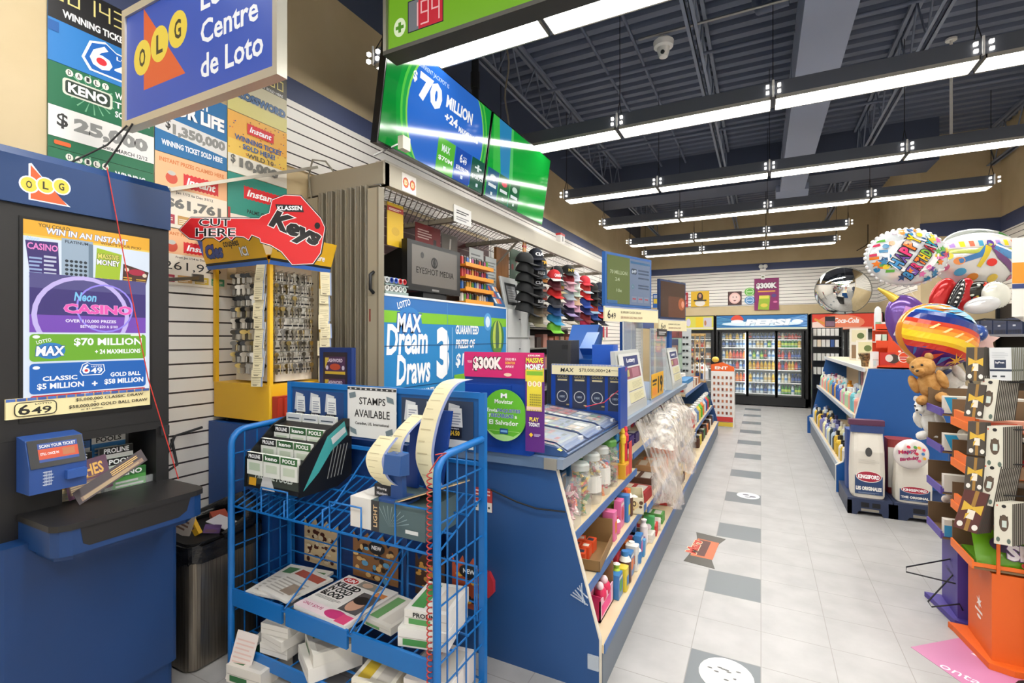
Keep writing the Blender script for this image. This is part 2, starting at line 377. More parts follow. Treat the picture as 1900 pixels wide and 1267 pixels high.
# ============================================================ LEFT FRONT: lottery kiosk, posters, signs
def olg(p, x, y, s, glow=None):
    """three lettered discs over an orange wedge; s = overall width"""
    if glow: p.poly([(x + .16 * s, y - .03 * s), (x + 1.03 * s, y - .03 * s), (x + .7 * s, y + .25 * s), (x + .22 * s, y + .93 * s), (x + .16 * s, y + .9 * s)], glow)
    p.poly([(x + .2 * s, y), (x + .96 * s, y), (x + .2 * s, y + .88 * s)], '#e8622c')
    for i, ch in enumerate('OLG'):
        cx = x + (.17 + .33 * i) * s; cy = y + (.36 + .06 * i) * s
        if glow: p.ell(cx, cy, .2 * s, .225 * s, glow)
        p.ell(cx, cy, .165 * s, .19 * s, '#f6d84a'); p.txt(ch, cx - .06 * s, cy - .1 * s, .12 * s, .2 * s, '#3a3520', .025)
def l649(p, x, y, w, h, ink='#ffffff', back='#1463b8', edge='#ffffff'):
    if back:
        pts = [(0, .3), (.1, .85), (.3, 1), (.45, .82), (.95, .8), (1, .3), (.85, 0), (.1, 0)]
        p.poly([(x + (a - .5) * w * 1.08 + w / 2, y + (b - .5) * h * 1.12 + h / 2) for a, b in pts], edge); p.poly([(x + a * w, y + b * h) for a, b in pts], back)
    p.txt('6', x + .07 * w, y + .1 * h, .32 * w, .8 * h, ink, .02); p.txt('49', x + .42 * w, y + .08 * h, .5 * w, .5 * h, ink, .02)
    p.txt('LOTTO', x + .45 * w, y + .62 * h, .45 * w, .13 * h, ink)
    if back: p.ell(x + .235 * w, y + .36 * h, .075 * w, .12 * h, '#d8303a')
def spiky(p, x, y, w, h, c):
    n = 9; pts = []
    for i in range(n * 2 + 1): pts.append((x + w * i / (2 * n), y + (0 if i % 2 else -.09 * h)))
    for i in range(n * 2 + 1): pts.append((x + w - w * i / (2 * n), y + h + (0 if i % 2 else .09 * h)))
    p.poly(pts, c)
def instant(p, x, y, w, h):
    spiky(p, x, y, w, h, '#d8262c'); p.txt('Instant', x + .08 * w, y + .2 * h, .84 * w, .62 * h, '#ffffff', .03, .25)
def lottomax(p, x, y, w, h, back='#2f7fc4'):
    p.ell(x + w / 2, y + h * .4, w * .5, h * .42, back); p.txt('MAX', x + .02 * w, y + .14 * h, .96 * w, .5 * h, '#ffffff', .04, .1, '#1a4f9c', .05)
    p.txt('LOTTO', x + .06 * w, y + .74 * h, .5 * w, .18 * h, '#ffffff', .02, 0, None, 0, .25)

KB = C('#113769', .38); KBK = C('#1b1a1b', .45)
K = thing('lottery_kiosk', 'tall blue and black lottery kiosk with a glowing portrait screen', 'kiosk', (-2.5, .95, 0))
part('lower_body', B().rbox(-2.76, -2.22, .66, 1.22, .15, .82, .02, KB).rbox(-2.74, -2.235, .67, 1.21, 0, .146, .02, KB), K)
b = B(); b.prism([(-2.76, .80), (-2.30, .80), (-2.30, 1.985), (-2.76, 1.985)], 'y', .673, .70, KBK)
b.box(-2.76, -2.30, .70, .86, .80, 1.985, KBK); b.box(-2.76, -2.30, .86, 1.175, 1.13, 1.985, KBK); b.box(-2.76, -2.52, .86, 1.175, .80, 1.13, C('#8a8d90', .35, .5)); b.box(-2.76, -2.30, 1.175, 1.225, .80, 1.985, KBK)
b.box(-2.76, -2.299, .673, 1.225, 1.16, 1.164, C('#0b0b0b'))
part('upper_body', b, K)
b = B(); hp = [(-2.76, 1.985), (-2.285, 1.985), (-2.285, 2.15), (-2.31, 2.18), (-2.76, 2.18)]
b.prism(hp, 'y', .665, 1.225, KB); p = Pan(b, (-2.285, .665, 1.985), (0, 1, 0), (0, 0, 1), e=1.1); olg(p, .075, .022, .135, '#ffffff')
part('header', b, K)
b = B(); b.box(-2.301, -2.296, .741, 1.157, 1.22, 1.945, C('#0a0a0c', .3)); p = Pan(b, (-2.2955, .751, 1.23), (0, 1, 0), (0, 0, 1), .0004, e=.95)
W, H = .396, .705
p.rect(0, .025, W, H - .025, '#dfe9f6'); p.rect(0, H * .925, W, H * .075, '#f2b22c'); p.rect(0, H * .918, W, H * .01, '#f6cf5a')
p.txt('YOU COULD', .04, H * .972, .09, .013, '#5a4a20'); p.txt('WIN IN AN INSTANT', .062, H * .942, .255, .022, '#ffffff', .03, .1, '#2a4f9c', .04); p.txt("WHAT'S YOUR PICK?", .225, H * .925, .14, .011, '#6b4a10')
y0 = .502
p.poly([(.02, y0 - .01), (.10, y0 - .005), (.095, y0 + .135), (.005, y0 + .13)], '#3a2a70'); p.txt('CASINO', .01, y0 + .10, .085, .024, '#f08ad0', .03, 0, '#2a1a5a'); p.txt('Neon', .008, y0 + .13, .035, .016, '#b8d8f8', .02, .2); p.lines(.015, y0, .035, .08, 6, '#9ab0d8'); p.lines(.055, y0, .035, .09, 6, '#c8cce0')
p.rect(.105, y0 - .01, .095, .165, '#9fb2c4'); p.txt('PLATINUM', .115, y0 + .138, .07, .011, '#22303c')
for i in range(5):
    for j in range(5): p.ell(.12 + .014 * i, y0 + .008 + .016 * j, .0055, .0055, '#23303a', 8)
p.rect(.186, y0 - .01, .014, .155, '#6f8496')
p.poly([(.205, y0 - .012), (.285, y0 - .012), (.295, y0 + .12), (.212, y0 + .135)], '#a8c42c'); p.txt('MASSIVE', .215, y0 + .095, .07, .02, '#e8e070', .03, 0, '#1a1a10'); p.txt('MONEY', .212, y0 + .07, .076, .022, '#ffffff', .03, 0, '#1a1a10')
for i in range(3): p.ell(.225 + .024 * i, y0 + .008, .011, .012, '#e8c850'); p.txt('S', .221 + .024 * i, y0 + .001, .008, .014, '#ffffff', .03)
p.poly([(.295, y0 - .02), (.375, y0 - .022), (.392, y0 + .06), (.30, y0 + .085)], '#4a2a20'); p.lines(.30, y0 - .018, .03, .055, 6, '#d8a838'); p.lines(.345, y0 - .018, .035, .05, 6, '#d8a838'); p.ell(.347, y0 + .055, .03, .013, '#b02040'); p.ell(.312, y0 + .063, .008, .008, '#e8d8c0'); p.ell(.376, y0 + .045, .008, .008, '#e8d8c0')
vy, vh = .308, .212
p.rect(.015, vy, .365, vh, '#3c2f78'); p.rect(.015, vy, .365, vh * .3, '#7a4ab8'); p.rect(.015, vy + vh * .75, .365, vh * .25, '#55508a')
p.ring(.17, vy + vh * .3, .135, .15, '#c8b8f0', 28); p.ring(.24, vy + vh * .45, .088, .094, '#9a8af0', 24)
p.rect(.015, vy - .004, .365, .004, '#dfe9f6')
p.txt('Neon', .14, vy + vh * .56, .07, .034, '#7fc8f0', .03, .2); p.txt('CASINO', .11, vy + vh * .34, .22, .036, '#f05ab8', .04, 0, '#f8b8e0', .03); p.txt('OVER 110,000 PRIZES', .115, vy + vh * .17, .16, .014, '#f0e8ff', .03); p.txt('BETWEEN $20 & $100', .16, vy + vh * .08, .12, .012, '#f0e8ff', .02)
gy = .204
p.rrect(.015, gy, .365, .098, .012, '#6fae2a'); lottomax(p, .03, gy + .01, .085, .07); p.txt('$70 MILLION', .14, gy + .052, .225, .032, '#ffffff', .03); p.txt('+ 24 MAXMILLIONS', .205, gy + .022, .155, .018, '#ffffff', .03); p.ell(.033, gy + .088, .01, .006, '#ffffff'); p.rect(.325, gy + .092, .04, .008, '#e8f0e0')
gy = .088
p.rrect(.015, gy, .365, .109, .012, '#1463b8'); l649(p, .16, gy + .06, .075, .045); p.txt('CLASSIC', .05, gy + .045, .10, .017, '#ffffff', .03); p.txt('GOLD BALL', .255, gy + .047, .105, .017, '#ffffff', .03); p.txt('$5 MILLION', .035, gy + .013, .135, .024, '#ffffff', .03); p.txt('+', .195, gy + .016, .018, .018, '#ffffff', .04); p.txt('$58 MILLION', .235, gy + .016, .135, .023, '#ffffff', .03); p.ell(.033, gy + .094, .01, .006, '#ffffff')
p.rrect(.015, .045, .365, .038, .01, '#c8202c'); p.txt('SET JACKPOT', .16, .068, .1, .011, '#ffffff', .03)
part('screen', b, K, 'glowing portrait screen of lottery jackpots')
b = B(); b.box(-2.30, -2.289, .705, 1.146, 1.238, 1.308, C('#e6d9a6', .6)); p = Pan(b, (-2.289, .705, 1.238), (0, 1, 0), (0, 0, 1), .0005)
for i in range(16): p.rect(.0275 * i, .060, .026, .010, '#3f5a9c' if i % 2 else '#4a6ab0'); p.rect(.0275 * i + .024, .060, .003, .010, '#c89a50')
p.rrect(.02, .006, .115, .05, .015, '#2a2820'); p.rrect(.023, .009, .109, .044, .013, '#e6d9a6'); p.txt('6', .03, .012, .032, .036, '#1a1a18', .02); p.txt('49', .065, .012, .055, .025, '#1a1a18', .02); p.txt('LOTTO', .075, .044, .045, .006, '#1a1a18')
p.txt('$5,000,000 CLASSIC DRAW', .19, .041, .225, .013, '#222018', .015); p.txt('+', .245, .033, .008, .006, '#222018'); p.txt('$58,000,000 GOLD BALL DRAW', .17, .016, .26, .014, '#222018', .015); p.txt('or $1 million', .205, .007, .07, .006, '#222018')
part('jackpot_strip', b, K, 'pale yellow jackpot strip of the 649 draw')
b = B(); out = [(-2.33, .735), (-2.06, .735), (-2.035, .75), (-2.02, .78), (-2.02, 1.18), (-2.03, 1.21), (-2.06, 1.225), (-2.33, 1.225)]
b.prism(out, 'z', .885, .905, KBK); part('shelf_top', b, K)
b = B(); ap = [(-2.33, .74), (-2.065, .74), (-2.04, .755), (-2.026, .785), (-2.026, 1.175), (-2.036, 1.205), (-2.065, 1.22), (-2.33, 1.22)]
b.prism(ap, 'z', .80, .885, KB); b.prism([(-2.33, .76), (-2.09, .76), (-2.06, .80), (-2.06, 1.16), (-2.09, 1.20), (-2.33, 1.20)], 'z', .775, .80, KB)
p = Pan(b, (-2.026, .785, .80), (0, 1, 0), (0, 0, 1), .001); p.poly([(.02, .085), (.028, .03), (.045, .018), (.33, .018), (.36, .035), (.375, .085)], KBK)
part('shelf_apron', b, K)
S = part('ticket_scanner', B().prism([(-2.30, .985), (-2.20, .985), (-2.20, 1.07), (-2.235, 1.165), (-2.30, 1.175)], 'y', .735, .893, C('#274a8c', .4)), K)
b = B(); dx, dz = -.035, .095; L = math.hypot(dx, dz); p = Pan(b, (-2.198, .738, 1.072), (0, 1, 0), (dx, 0, dz), .0015, e=.9); p.rect(0, 0, .152, .098, C('#101014', .3)); p.rect(.025, .018, .11, .066, '#2a4f9c'); p.rect(.025, .028, .11, .036, '#e0542c'); p.txt('SCAN YOUR TICKET', .03, .068, .10, .011, '#ffffff', .02); p.txt('STILL ONCE IN', .03, .042, .05, .009, '#ffffff', .02); p.rect(.09, .034, .035, .024, '#c8784a')
part('scanner_screen', b, K)
part('scan_slot', B().box(-2.21, -2.18, .83, .887, 1.02, 1.05, C('#2d539a', .4)), K)
b = B(); p = Pan(b, (-2.2, .745, .99), (0, 1, 0), (0, 0, 1), .001)
for i in range(5): p.rect(.025, .02 + .011 * i, .03 - .003 * abs(i - 2), .003, '#b8c4d8'); p.rect(.03 + .004 * i, .018, .0015, .05, '#b8c4d8')
part('tap_symbol', b, K)
part('latch', B().box(-2.302, -2.285, 1.188, 1.22, 1.10, 1.14, C('#26282a', .4)), K)
# slips in the niche
for k, (y, z, x, s, c1, c2, tx) in enumerate([(.885, 1.03, -2.46, 0, '#d8d8d4', '#3a6fb8', 'POOLS'), (1.01, 1.04, -2.46, 0, '#3a86c8', '#e8e8e4', 'POOLS'), (.875, .99, -2.42, 0, '#e8e8e4', '#1a1a1a', 'POOLS'), (1.02, .995, -2.42, 0, '#e8e8e4', '#1a1a1a', 'PROLINE'), (.87, .95, -2.38, 0, '#e0e4da', '#202020', 'PROLINE'), (1.02, .955, -2.38, 0, '#dfe6da', '#1a1a1a', 'POOLS'), (.87, .91, -2.34, 0, '#e8d8b0', '#d8a03c', '649'), (1.03, .91, -2.34, 0, '#4f9a48', '#2a6a30', 'KENO')]):
    b = B(); b.box(x, x + .012, y, y + .12, z - .06, z + .07, C(c1, .6)); p = Pan(b, (x + .012, y, z - .06), (0, 1, 0), (0, 0, 1)); p.rect(.0, .10, .12, .03, c2); p.txt(tx, .015, .104, .09, .021, '#ffffff' if c2 in ('#1a1a1a', '#202020', '#2a6a30') else '#303030', .03); p.lines(.01, .03, .1, .06, 4, '#c8ccc4')
    solo('play_slip_pack', b, ['blue-topped pack of pool slips, back left in the kiosk niche', 'blue pack of pool slips, back right in the kiosk niche', 'white POOLS slip pack left of centre in the kiosk niche', 'white PROLINE slip pack right of centre in the kiosk niche', 'PROLINE slip pack nearer the front left of the kiosk niche', 'POOLS slip pack nearer the front right of the kiosk niche', 'yellow-topped slip pack at the front of the kiosk niche', 'green slip pack at the front of the kiosk niche'][k], 'lottery slips', 'slip packs in the kiosk niche')
b = B(); b.box(-2.33, -2.325, .86, 1.175, .905, .935, clear('clear_acrylic', '#eef4f6', .22)); b.quad((-2.5, 1.165, 1.05), (-2.335, 1.165, .92), (-2.335, 1.168, .91), (-2.5, 1.168, .91), clear('clear_acrylic'))
solo('acrylic_tray', b, 'clear acrylic lip holding slips in the kiosk niche', 'tray')
def scratch(name, lab, pts, c, tx, tc):
    b = B(); o = Vector(pts[0]); u = Vector(pts[1]) - o; w = Vector(pts[2]) - o; n = u.cross(w).normalized()
    b.add([o, o + u, o + u + w, o + w, o - n * .002, o + u - n * .002, o + u + w - n * .002, o + w - n * .002], [(0, 1, 2, 3), (7, 6, 5, 4), (0, 4, 5, 1), (1, 5, 6, 2), (2, 6, 7, 3), (3, 7, 4, 0)], C(c, .5))
    p = Pan(b, o, u, w); a, h = u.length, w.length
    p.rect(a * .05, h * .1, a * .9, h * .3, '#7a6050'); (p.txt(tx, a * .08, h * .5, a * .8, h * .35, tc, .03) if tx else p.lines(a * .5, h * .45, a * .4, h * .4, 3, tc)); p.lines(a * .08, h * .12, a * .8, h * .25, 4, '#b09a70')
    solo(name, b, lab, 'lottery ticket')
scratch('scratch_ticket', 'purple RICHES scratch ticket propped in the kiosk niche', [(-2.30, .88, .91), (-2.30, 1.02, .93), (-2.36, .88, 1.03)], '#5a2f4c', 'RICHES', '#e8b050')
scratch('scratch_ticket', 'dark scratch ticket strip leaning across the kiosk shelf', [(-2.22, .88, .907), (-2.255, 1.12, 1.015), (-2.25, .87, .95)], '#33262a', '', '#c8a058')
# hanging lotto sign
t = thing('hanging_sign', 'blue Lotto Centre de Loto sign hanging above the kiosk', 'sign', (-1.82, 1.05, 2.37))
SY = 1.05
b = B(); b.box(-2.27, -1.38, SY, SY + .025, 2.38, 2.80, C('#2a4fb4', .4)); p = Pan(b, (-2.27, SY, 2.38), (1, 0, 0), (0, 0, 1), .001, e=.75); p.rect(.006, .006, .878, .408, '#2f55bc')
olg(p, .06, .10, .36); p.txt('Lotto', .50, .295, .27, .085, '#ffffff', .02); p.txt('Centre', .50, .175, .31, .085, '#ffffff', .02); p.txt('de Loto', .50, .055, .335, .085, '#ffffff', .02)
part('sign_face', b, t)
b = B(); F = C('#c4bfb2', .3, .6)
b.box(-2.285, -1.362, SY - .008, SY + .03, 2.352, 2.382, F); b.box(-2.285, -1.362, SY - .008, SY + .03, 2.798, 2.828, F); b.box(-2.285, -2.262, SY - .008, SY + .03, 2.382, 2.798, F); b.box(-1.384, -1.362, SY - .008, SY + .03, 2.382, 2.798, F)
part('sign_frame', b, t)
for x in (-2.1, -1.5): part('chain', B().tube([(x, SY + .025, 2.82 + .06 * i + (.01 if i % 2 else 0)) for i in range(30)], .006, STEEL, 5), t)
for nm, q, c, lab in (('sign_cord', [(-2.24, 1.04, 2.36), (-2.30, 1.0, 2.28), (-2.33, .90, 2.185)], BLACK, 'outer black cord running from the hanging sign to the kiosk top'), ('sign_cord', [(-2.20, 1.04, 2.36), (-2.25, 1.02, 2.28), (-2.29, .985, 2.185)], BLACK, 'inner black cord running from the hanging sign to the kiosk top'), ('red_string', [(-2.28, .99, 2.185), (-2.27, 1.05, 1.8), (-2.25, 1.12, 1.35), (-2.2, 1.21, .92)], C('#c83028', .6), 'thin red string drooping across the kiosk screen')):
    solo(nm.replace('sign_cord', 'black_string'), B().tube(q, .0035 if c is BLACK else .002, c, 5), lab, 'cord')

# wall posters
def poster(y0, y1, z0, z1, lab, base, draw, x=-2.79):
    b = B(); b.box(x, x + .004, y0, y1, z0, z1, C(base, .5)); p = Pan(b, (x + .004, y0, z0), (0, 1, 0), (0, 0, 1)); draw(p, y1 - y0, z1 - z0); solo('poster', b, lab, 'poster')
def seven(p, t, x, y, w, h, c):
    seg = {'0': 'abcdef', '1': 'bc', '2': 'abged', '3': 'abgcd', '4': 'fgbc', '5': 'afgcd', '6': 'afgedc', '7': 'abc', '8': 'abcdefg', '9': 'abcdfg', '$': 'afgcd'}
    n = len(t); cw = w / n; k = cw * .12
    for i, ch in enumerate(t):
        X = x + i * cw; g = cw * .76
        if ch == ',': p.rect(X + g * .3, y - h * .1, k, h * .16, c); continue
        for s in seg.get(ch, ''):
            q = {'a': (0, h - k, g, k), 'd': (0, 0, g, k), 'g': (0, h / 2 - k / 2, g, k), 'f': (0, h / 2, k, h / 2), 'b': (g - k, h / 2, k, h / 2), 'e': (0, 0, k, h / 2), 'c': (g - k, 0, k, h / 2)}[s]
            p.rect(X + q[0], y + q[1], q[2], q[3], c)
def d1(p, W, H):
    p.rect(0, H * .5, W, H * .5, '#1c1a1c'); p.rect(0, 0, W, H * .5, '#2b7cc4'); seven(p, '00143,4', .01, H * .74, W * .98, H * .2, '#e8d88a'); p.txt('WINNING TICKET SOLD', .05, H * .56, W * .8, H * .09, '#f0f0f0', .04); p.rect(0, H * .35, W * .09, H * .12, '#1a5aa0'); l649(p, .13, H * .08, .28, H * .38)
poster(.992, 1.412, 2.743, 3.12, 'black and blue LOTTO 649 winning ticket poster high on the cream wall', '#2b7cc4', d1)
def rays(p, W, H, cx, cy, c):
    for i in range(16):
        a = 2 * math.pi * i / 16 + .1; d = (math.cos(a), math.sin(a)); p.poly([(cx + d[0] * .03 - d[1] * .001, cy + d[1] * .03), (cx + d[0] * .09 - d[1] * .003, cy + d[1] * .09 + d[0] * .003), (cx + d[0] * .09 + d[1] * .003, cy + d[1] * .09 - d[0] * .003)], c)
def keno(p, W, H, amt):
    p.rect(0, H * .5, W, H * .5, '#1f6b48'); rays(p, W, H, .16, H * .76, '#7ab890'); p.rrect(.05, H * .66, .19, H * .2, .015, '#d8dccc'); p.rrect(.06, H * .68, .17, H * .16, .012, '#2a3a30'); p.txt('KENO', .07, H * .70, .15, H * .12, '#ffffff', .04)
    for i, ch in enumerate('DAILY'): p.ell(.075 + .034 * i, H * .93, .014, .016, '#e8e8dc', 12); p.txt(ch, .069 + .034 * i, H * .905, .012, .02, '#303030', .02)
    for i, s in enumerate(('WINNING', 'TICKET', 'SOLD HERE')): p.txt(s, .25, H * (.83 - .12 * i), .13 + .01 * i, H * .08, '#ffffff', .03)
    p.rect(0, H * .13, W, H * .36, '#e4e2de'); p.txt('$', .03, H * .24, .04, H * .18, '#303030'); amt and p.txt(amt, .09, H * .22, W * .72, H * .2, '#8a8a88', .06); p.txt('Date: MARCH 12/12', .2, H * .145, .19, H * .05, '#404040'); p.rrect(.02, H * .04, .06, H * .05, .006, '#d8622c')
poster(.992, 1.412, 2.362, 2.741, 'green DAILY KENO poster reading 25,000 on the cream wall', '#1f6b48', lambda p, W, H: keno(p, W, H, '25,000'))
poster(.992, 1.412, 1.98, 2.36, 'lower green DAILY KENO poster half hidden behind the kiosk', '#1f6b48', lambda p, W, H: keno(p, W, H, ''))
def d3(p, W, H):
    p.txt('Cash', .13, H * .78, .14, H * .16, '#ffffff', .02); p.txt('FOR LIFE', .06, H * .56, W * .8, H * .2, '#ffffff', .05, 0, '#1a4a70', .03); p.poly([(0, H * .5), (W, H * .44), (W, H * .2), (.14, H * .27), (0, H * .3)], '#e0dedc'); p.txt('$', .05, H * .32, .025, H * .16, '#303030'); p.txt('1,350,000', .085, H * .26, W * .75, H * .17, '#8a8a86', .06); p.txt('WINNING TICKET SOLD HERE', .03, H * .1, W * .85, H * .08, '#f0f4f8', .04)
poster(1.418, 1.80, 2.49, 2.877, 'blue CASH FOR LIFE poster reading 1,350,000', '#1f6fa8', d3)
def d4(p, W, H, amt, tx):
    p.rect(0, H * .55, W, H * .45, '#f0b98a'); p.rect(0, 0, W, H * .55, '#ece2d2'); p.txt('INSTANT PRIZES CLAIMED HERE', .02, H * .88, W * .9, H * .06, '#d8783c', .03); p.ell(.08, H * .68, .03, .03, '#d05038'); p.ell(.08, H * .75, .02, .012, '#c8c4bc'); instant(p, .14, H * .6, .19, H * .18); p.txt(tx, .1, H * .47, .2, H * .05, '#404040'); p.txt(amt, .04, H * .25, W * .8, H * .17, '#6f6f6c' if amt[0] == '$' else '#30302e', .05 if amt[0] == '$' else 0)
    for i, c in enumerate(('#b03a4c', '#c89a5a', '#d8b848', '#4a9a70')): p.rect(.02 + .09 * i, H * .05, .075, H * .13, c); p.lines(.025 + .09 * i, H * .07, .06, H * .08, 3, '#e8dcc8')
poster(1.418, 1.80, 2.105, 2.487, 'orange and cream instant prizes poster reading 61,761', '#ece2d2', lambda p, W, H: d4(p, W, H, '$61,761', 'Jan 1/12 to Dec 31/12'))
poster(1.418, 1.80, 1.80, 2.10, 'cream instant prizes poster with a handwritten 261,925', '#ece2d2', lambda p, W, H: d4(p, W, H, '261,925', 'From Jan 1/14 to Dec 31/14'))
def d5(p, W, H):
    p.rect(0, H * .62, W, H * .38, '#5a564c'); p.rect(0, 0, W, H * .25, '#d8cf80'); seven(p, '$1,000', .02, H * .74, W * .92, H * .18, '#e8d88a'); p.txt('WINNING TICKET SOLD HERE', .05, H * .63, W * .8, H * .05, '#e8e8e4', .03); p.txt('CROSSWORD', .02, H * .26, W * .92, H * .14, '#4a6f9c', .05, 0, '#1c2430', .05)
poster(1.805, 2.205, 2.866, 3.21, 'grey and yellow CROSSWORD poster high on the wall', '#cfc8a8', d5)
def d6(p, W, H):
    rnd = random.Random(3); p.rect(0, 0, W, H * .3, '#e8e2d4'); p.rect(0, H * .55, W, H * .45, '#ecb04a')
    for i in range(60): p.rect(rnd.uniform(0, W - .01), rnd.uniform(H * .32, H * .96), .007, .006, rnd.choice(['#a03a20', '#3a5a8c', '#5a3a20', '#d8602c']))
    instant(p, .12, H * .72, .18, H * .16); p.txt('WINNING TICKET', .04, H * .55, W * .8, H * .09, '#2f5f9c', .03); p.txt('SOLD HERE!', .09, H * .43, W * .55, H * .09, '#2f5f9c', .03); p.txt('WILD 10', .12, H * .31, W * .45, H * .08, '#55524c'); p.txt('$', .015, H * .14, .03, H * .15, '#6a6a66'); p.txt('10,000', .07, H * .08, W * .66, H * .19, '#77756f', .06)
poster(1.805, 2.205, 2.50, 2.862, 'yellow confetti instant winning ticket poster reading 10,000', '#ecc45a', d6)
def d7(p, W, H): p.rect(0, H * .3, W, H * .7, '#2f8f80'); p.rect(0, 0, W, H * .3, '#e8e0d8'); instant(p, .1, H * .62, .24, H * .2); p.txt('PALMS CASINO', .12, H * .36, W * .5, H * .07, '#1f2a28'); p.rect(0, 0, .015, H * .4, '#b03a38')
poster(1.805, 2.205, 2.15, 2.497, 'teal instant poster naming PALMS CASINO', '#2f8f80', d7)
b = B(); b.tube([(-2.77, 1.48, 2.297), (-2.72, 2.395, 2.69)], .013, C('#b4aea0', .35, .5), 4); solo('metal_strap', b, 'thin metal strap slanting up from the posters to the canopy', 'strap')
b = B(); b.box(-2.79, -2.775, 1.60, 1.66, 1.83, 1.87, STEEL).bar((-2.78, 1.63, 1.85), (-2.62, 1.35, 1.80), .012, STEEL); solo('shelf_bracket', b, 'grey shelf bracket on the slatwall under the posters', 'bracket')
for k, q in enumerate([[(-2.79, 1.5, .98), (-2.74, 1.5, .85), (-2.74, 1.35, .78)], [(-2.72, 1.62, 1.03), (-2.76, 1.5, 1.0), (-2.77, 1.42, .8), (-2.75, 1.38, .62)]]): solo('power_cord', B().tube(q, .007, BLACK, 6), ['thin black cord looping on the slatwall by the bin', 'thick black cord dropping from the yellow stand to the bin'][k], 'cord')
# ============================================================ BIN, BLUE COUNTER RETURN, KEY STAND, WIRE RACK
STN = noisy('brushed_steel', '#6f675c', '#8d8579', 6, .32, .85, (40, 40, .6)); BAG = noisy('black_bag', '#0d0d0e', '#1c1c1e', 14, .25, 0, (1, 1, 3), 4, .9)
t = thing('trash_bin', 'brushed steel open-top trash bin with a black bag beside the kiosk', 'trash bin', (-2.45, 1.48, 0))
part('bin_body', B().rbox(-2.62, -2.28, 1.30, 1.66, 0.01, .56, .05, STN, 5), t)
b = B(); b.rbox(-2.632, -2.268, 1.288, 1.672, .50, .575, .055, BAG, 5); b.v[:] = [(x + random.uniform(-.006, .006), y + random.uniform(-.006, .006), z + random.uniform(-.012, .012)) for x, y, z in b.v]
b.rbox(-2.61, -2.29, 1.31, 1.65, .54, .58, .05, C('#0a0a0a', .6), 5)
b.tube([(-2.62, 1.40, .575), (-2.61, 1.60, .60), (-2.54, 1.66, .63), (-2.42, 1.665, .67), (-2.33, 1.65, .64), (-2.285, 1.58, .60), (-2.28, 1.45, .575)], [.02, .035, .045, .05, .045, .035, .02], BAG, 7); part('bin_bag', b, t)
for k, (x, y, z, w, d, h, a, til, c, lab) in enumerate([(-2.46, 1.36, .585, .10, .004, .13, .3, .35, '#c8bdb0', 'printed cream card sticking up in the bin'), (-2.38, 1.40, .585, .03, .02, .16, .2, -.6, '#d8a828', 'yellow wrapper in the bin'), (-2.38, 1.52, .60, .12, .10, .004, .4, .35, '#e6e2e4', 'white paper sheet lying in the bin'), (-2.46, 1.55, .59, .09, .07, .03, -.3, .3, '#b8543c', 'orange-red carton lying in the bin'), (-2.36, 1.45, .585, .07, .05, .025, .9, .2, '#6a4a80', 'purple wrapper lying in the bin')]):
    b = B(); b.box(-w / 2, w / 2, -d / 2, d / 2, 0, h, C(c, .6)); p = Pan(b, (-w / 2, -d / 2, 0), (1, 0, 0), (0, 0, 1)); p.lines(w * .1, h * .2, w * .7, h * .6, 4, '#7a5a4a')
    o = solo('discarded_wrapper', b, lab, 'litter', None, None, Vector((x, y, z))); o.rotation_euler = (0, til, a)
# blue counter return under the key stand
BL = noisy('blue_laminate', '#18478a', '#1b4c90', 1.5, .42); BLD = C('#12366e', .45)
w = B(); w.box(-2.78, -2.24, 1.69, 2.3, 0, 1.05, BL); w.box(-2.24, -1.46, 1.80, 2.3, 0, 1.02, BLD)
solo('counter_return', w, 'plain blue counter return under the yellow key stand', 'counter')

YEL = C('#e8b420', .42); YEL2 = C('#d8a21c', .45); PEG = C('#e2ddd2', .6)
t = thing('key_stand', 'yellow key display stand hung with blank keys', 'display stand', (-2.53, 1.88, 1.05))
KX0, KX1, KY0, KY1 = -2.77, -2.29, 1.71, 2.07
part('base_box', B().rbox(KX0, KX1, KY0, KY1, 1.075, 1.27, .01, YEL), t)
for x, y in ((KX0 + .05, KY0 + .05), (KX1 - .05, KY0 + .05), (KX0 + .05, KY1 - .05), (KX1 - .05, KY1 - .05)): part('caster', B().lathe([(.012, 0), (.012, .025)], (x, y, 1.05), BLACK, 8), t)
for x, y in ((KX0, KY0), (KX1 - .02, KY0), (KX0, KY1 - .02), (KX1 - .02, KY1 - .02)): part('post', B().box(x, x + .02, y, y + .02, 1.27, 1.95, YEL), t)
part('pegboard', B().box(KX0 + .10, KX1 - .05, KY0 + .07, KY1 - .05, 1.28, 1.93, PEG), t)
b = B(); b.box(KX0, KX1, KY0, KY1, 1.93, 1.955, YEL); part('top_frame', b, t)
b = B()
def slope_face(O, u, w, L, H2, arc):
    b.add([O, Vector(O) + Vector(u) * L, Vector(O) + Vector(u) * L + Vector(w) * H2, Vector(O) + Vector(w) * H2], [(0, 1, 2, 3)], C('#e8b420', .4)); p = Pan(b, O, u, w, .0008)
    p.rect(0, 0, L, H2 * .13, '#3f6fc0'); p.rect(0, H2 * .13, L, H2 * .08, '#1c1c1c'); return p
wv = Vector((0, -.35, .94)).normalized()
p = slope_face((KX0 - .02, KY0 - .02, 1.90), (1, 0, 0), wv, .52, .17, 0); p.poly([(0, .06), (.05, .17), (0, .17)], '#3f6fc0'); p.txt('Cles', .04, .06, .15, .075, '#2f4f94', .05, .3, '#101010', .04); p.txt('coupees', .21, .10, .13, .04, '#202020', .02); p.txt('ICI', .33, .055, .06, .05, '#ffffff', .03, 0, '#202020', .03)
wv2 = Vector((.35, 0, .94)).normalized()
p = slope_face((KX1 + .02, KY0 - .02, 1.90), (0, 1, 0), wv2, .40, .17, 0); p.txt('Keys', .03, .06, .12, .07, '#2f4f94', .05, .3, '#101010', .04); p.txt('cut here', .20, .06, .14, .035, '#ffffff', .02)
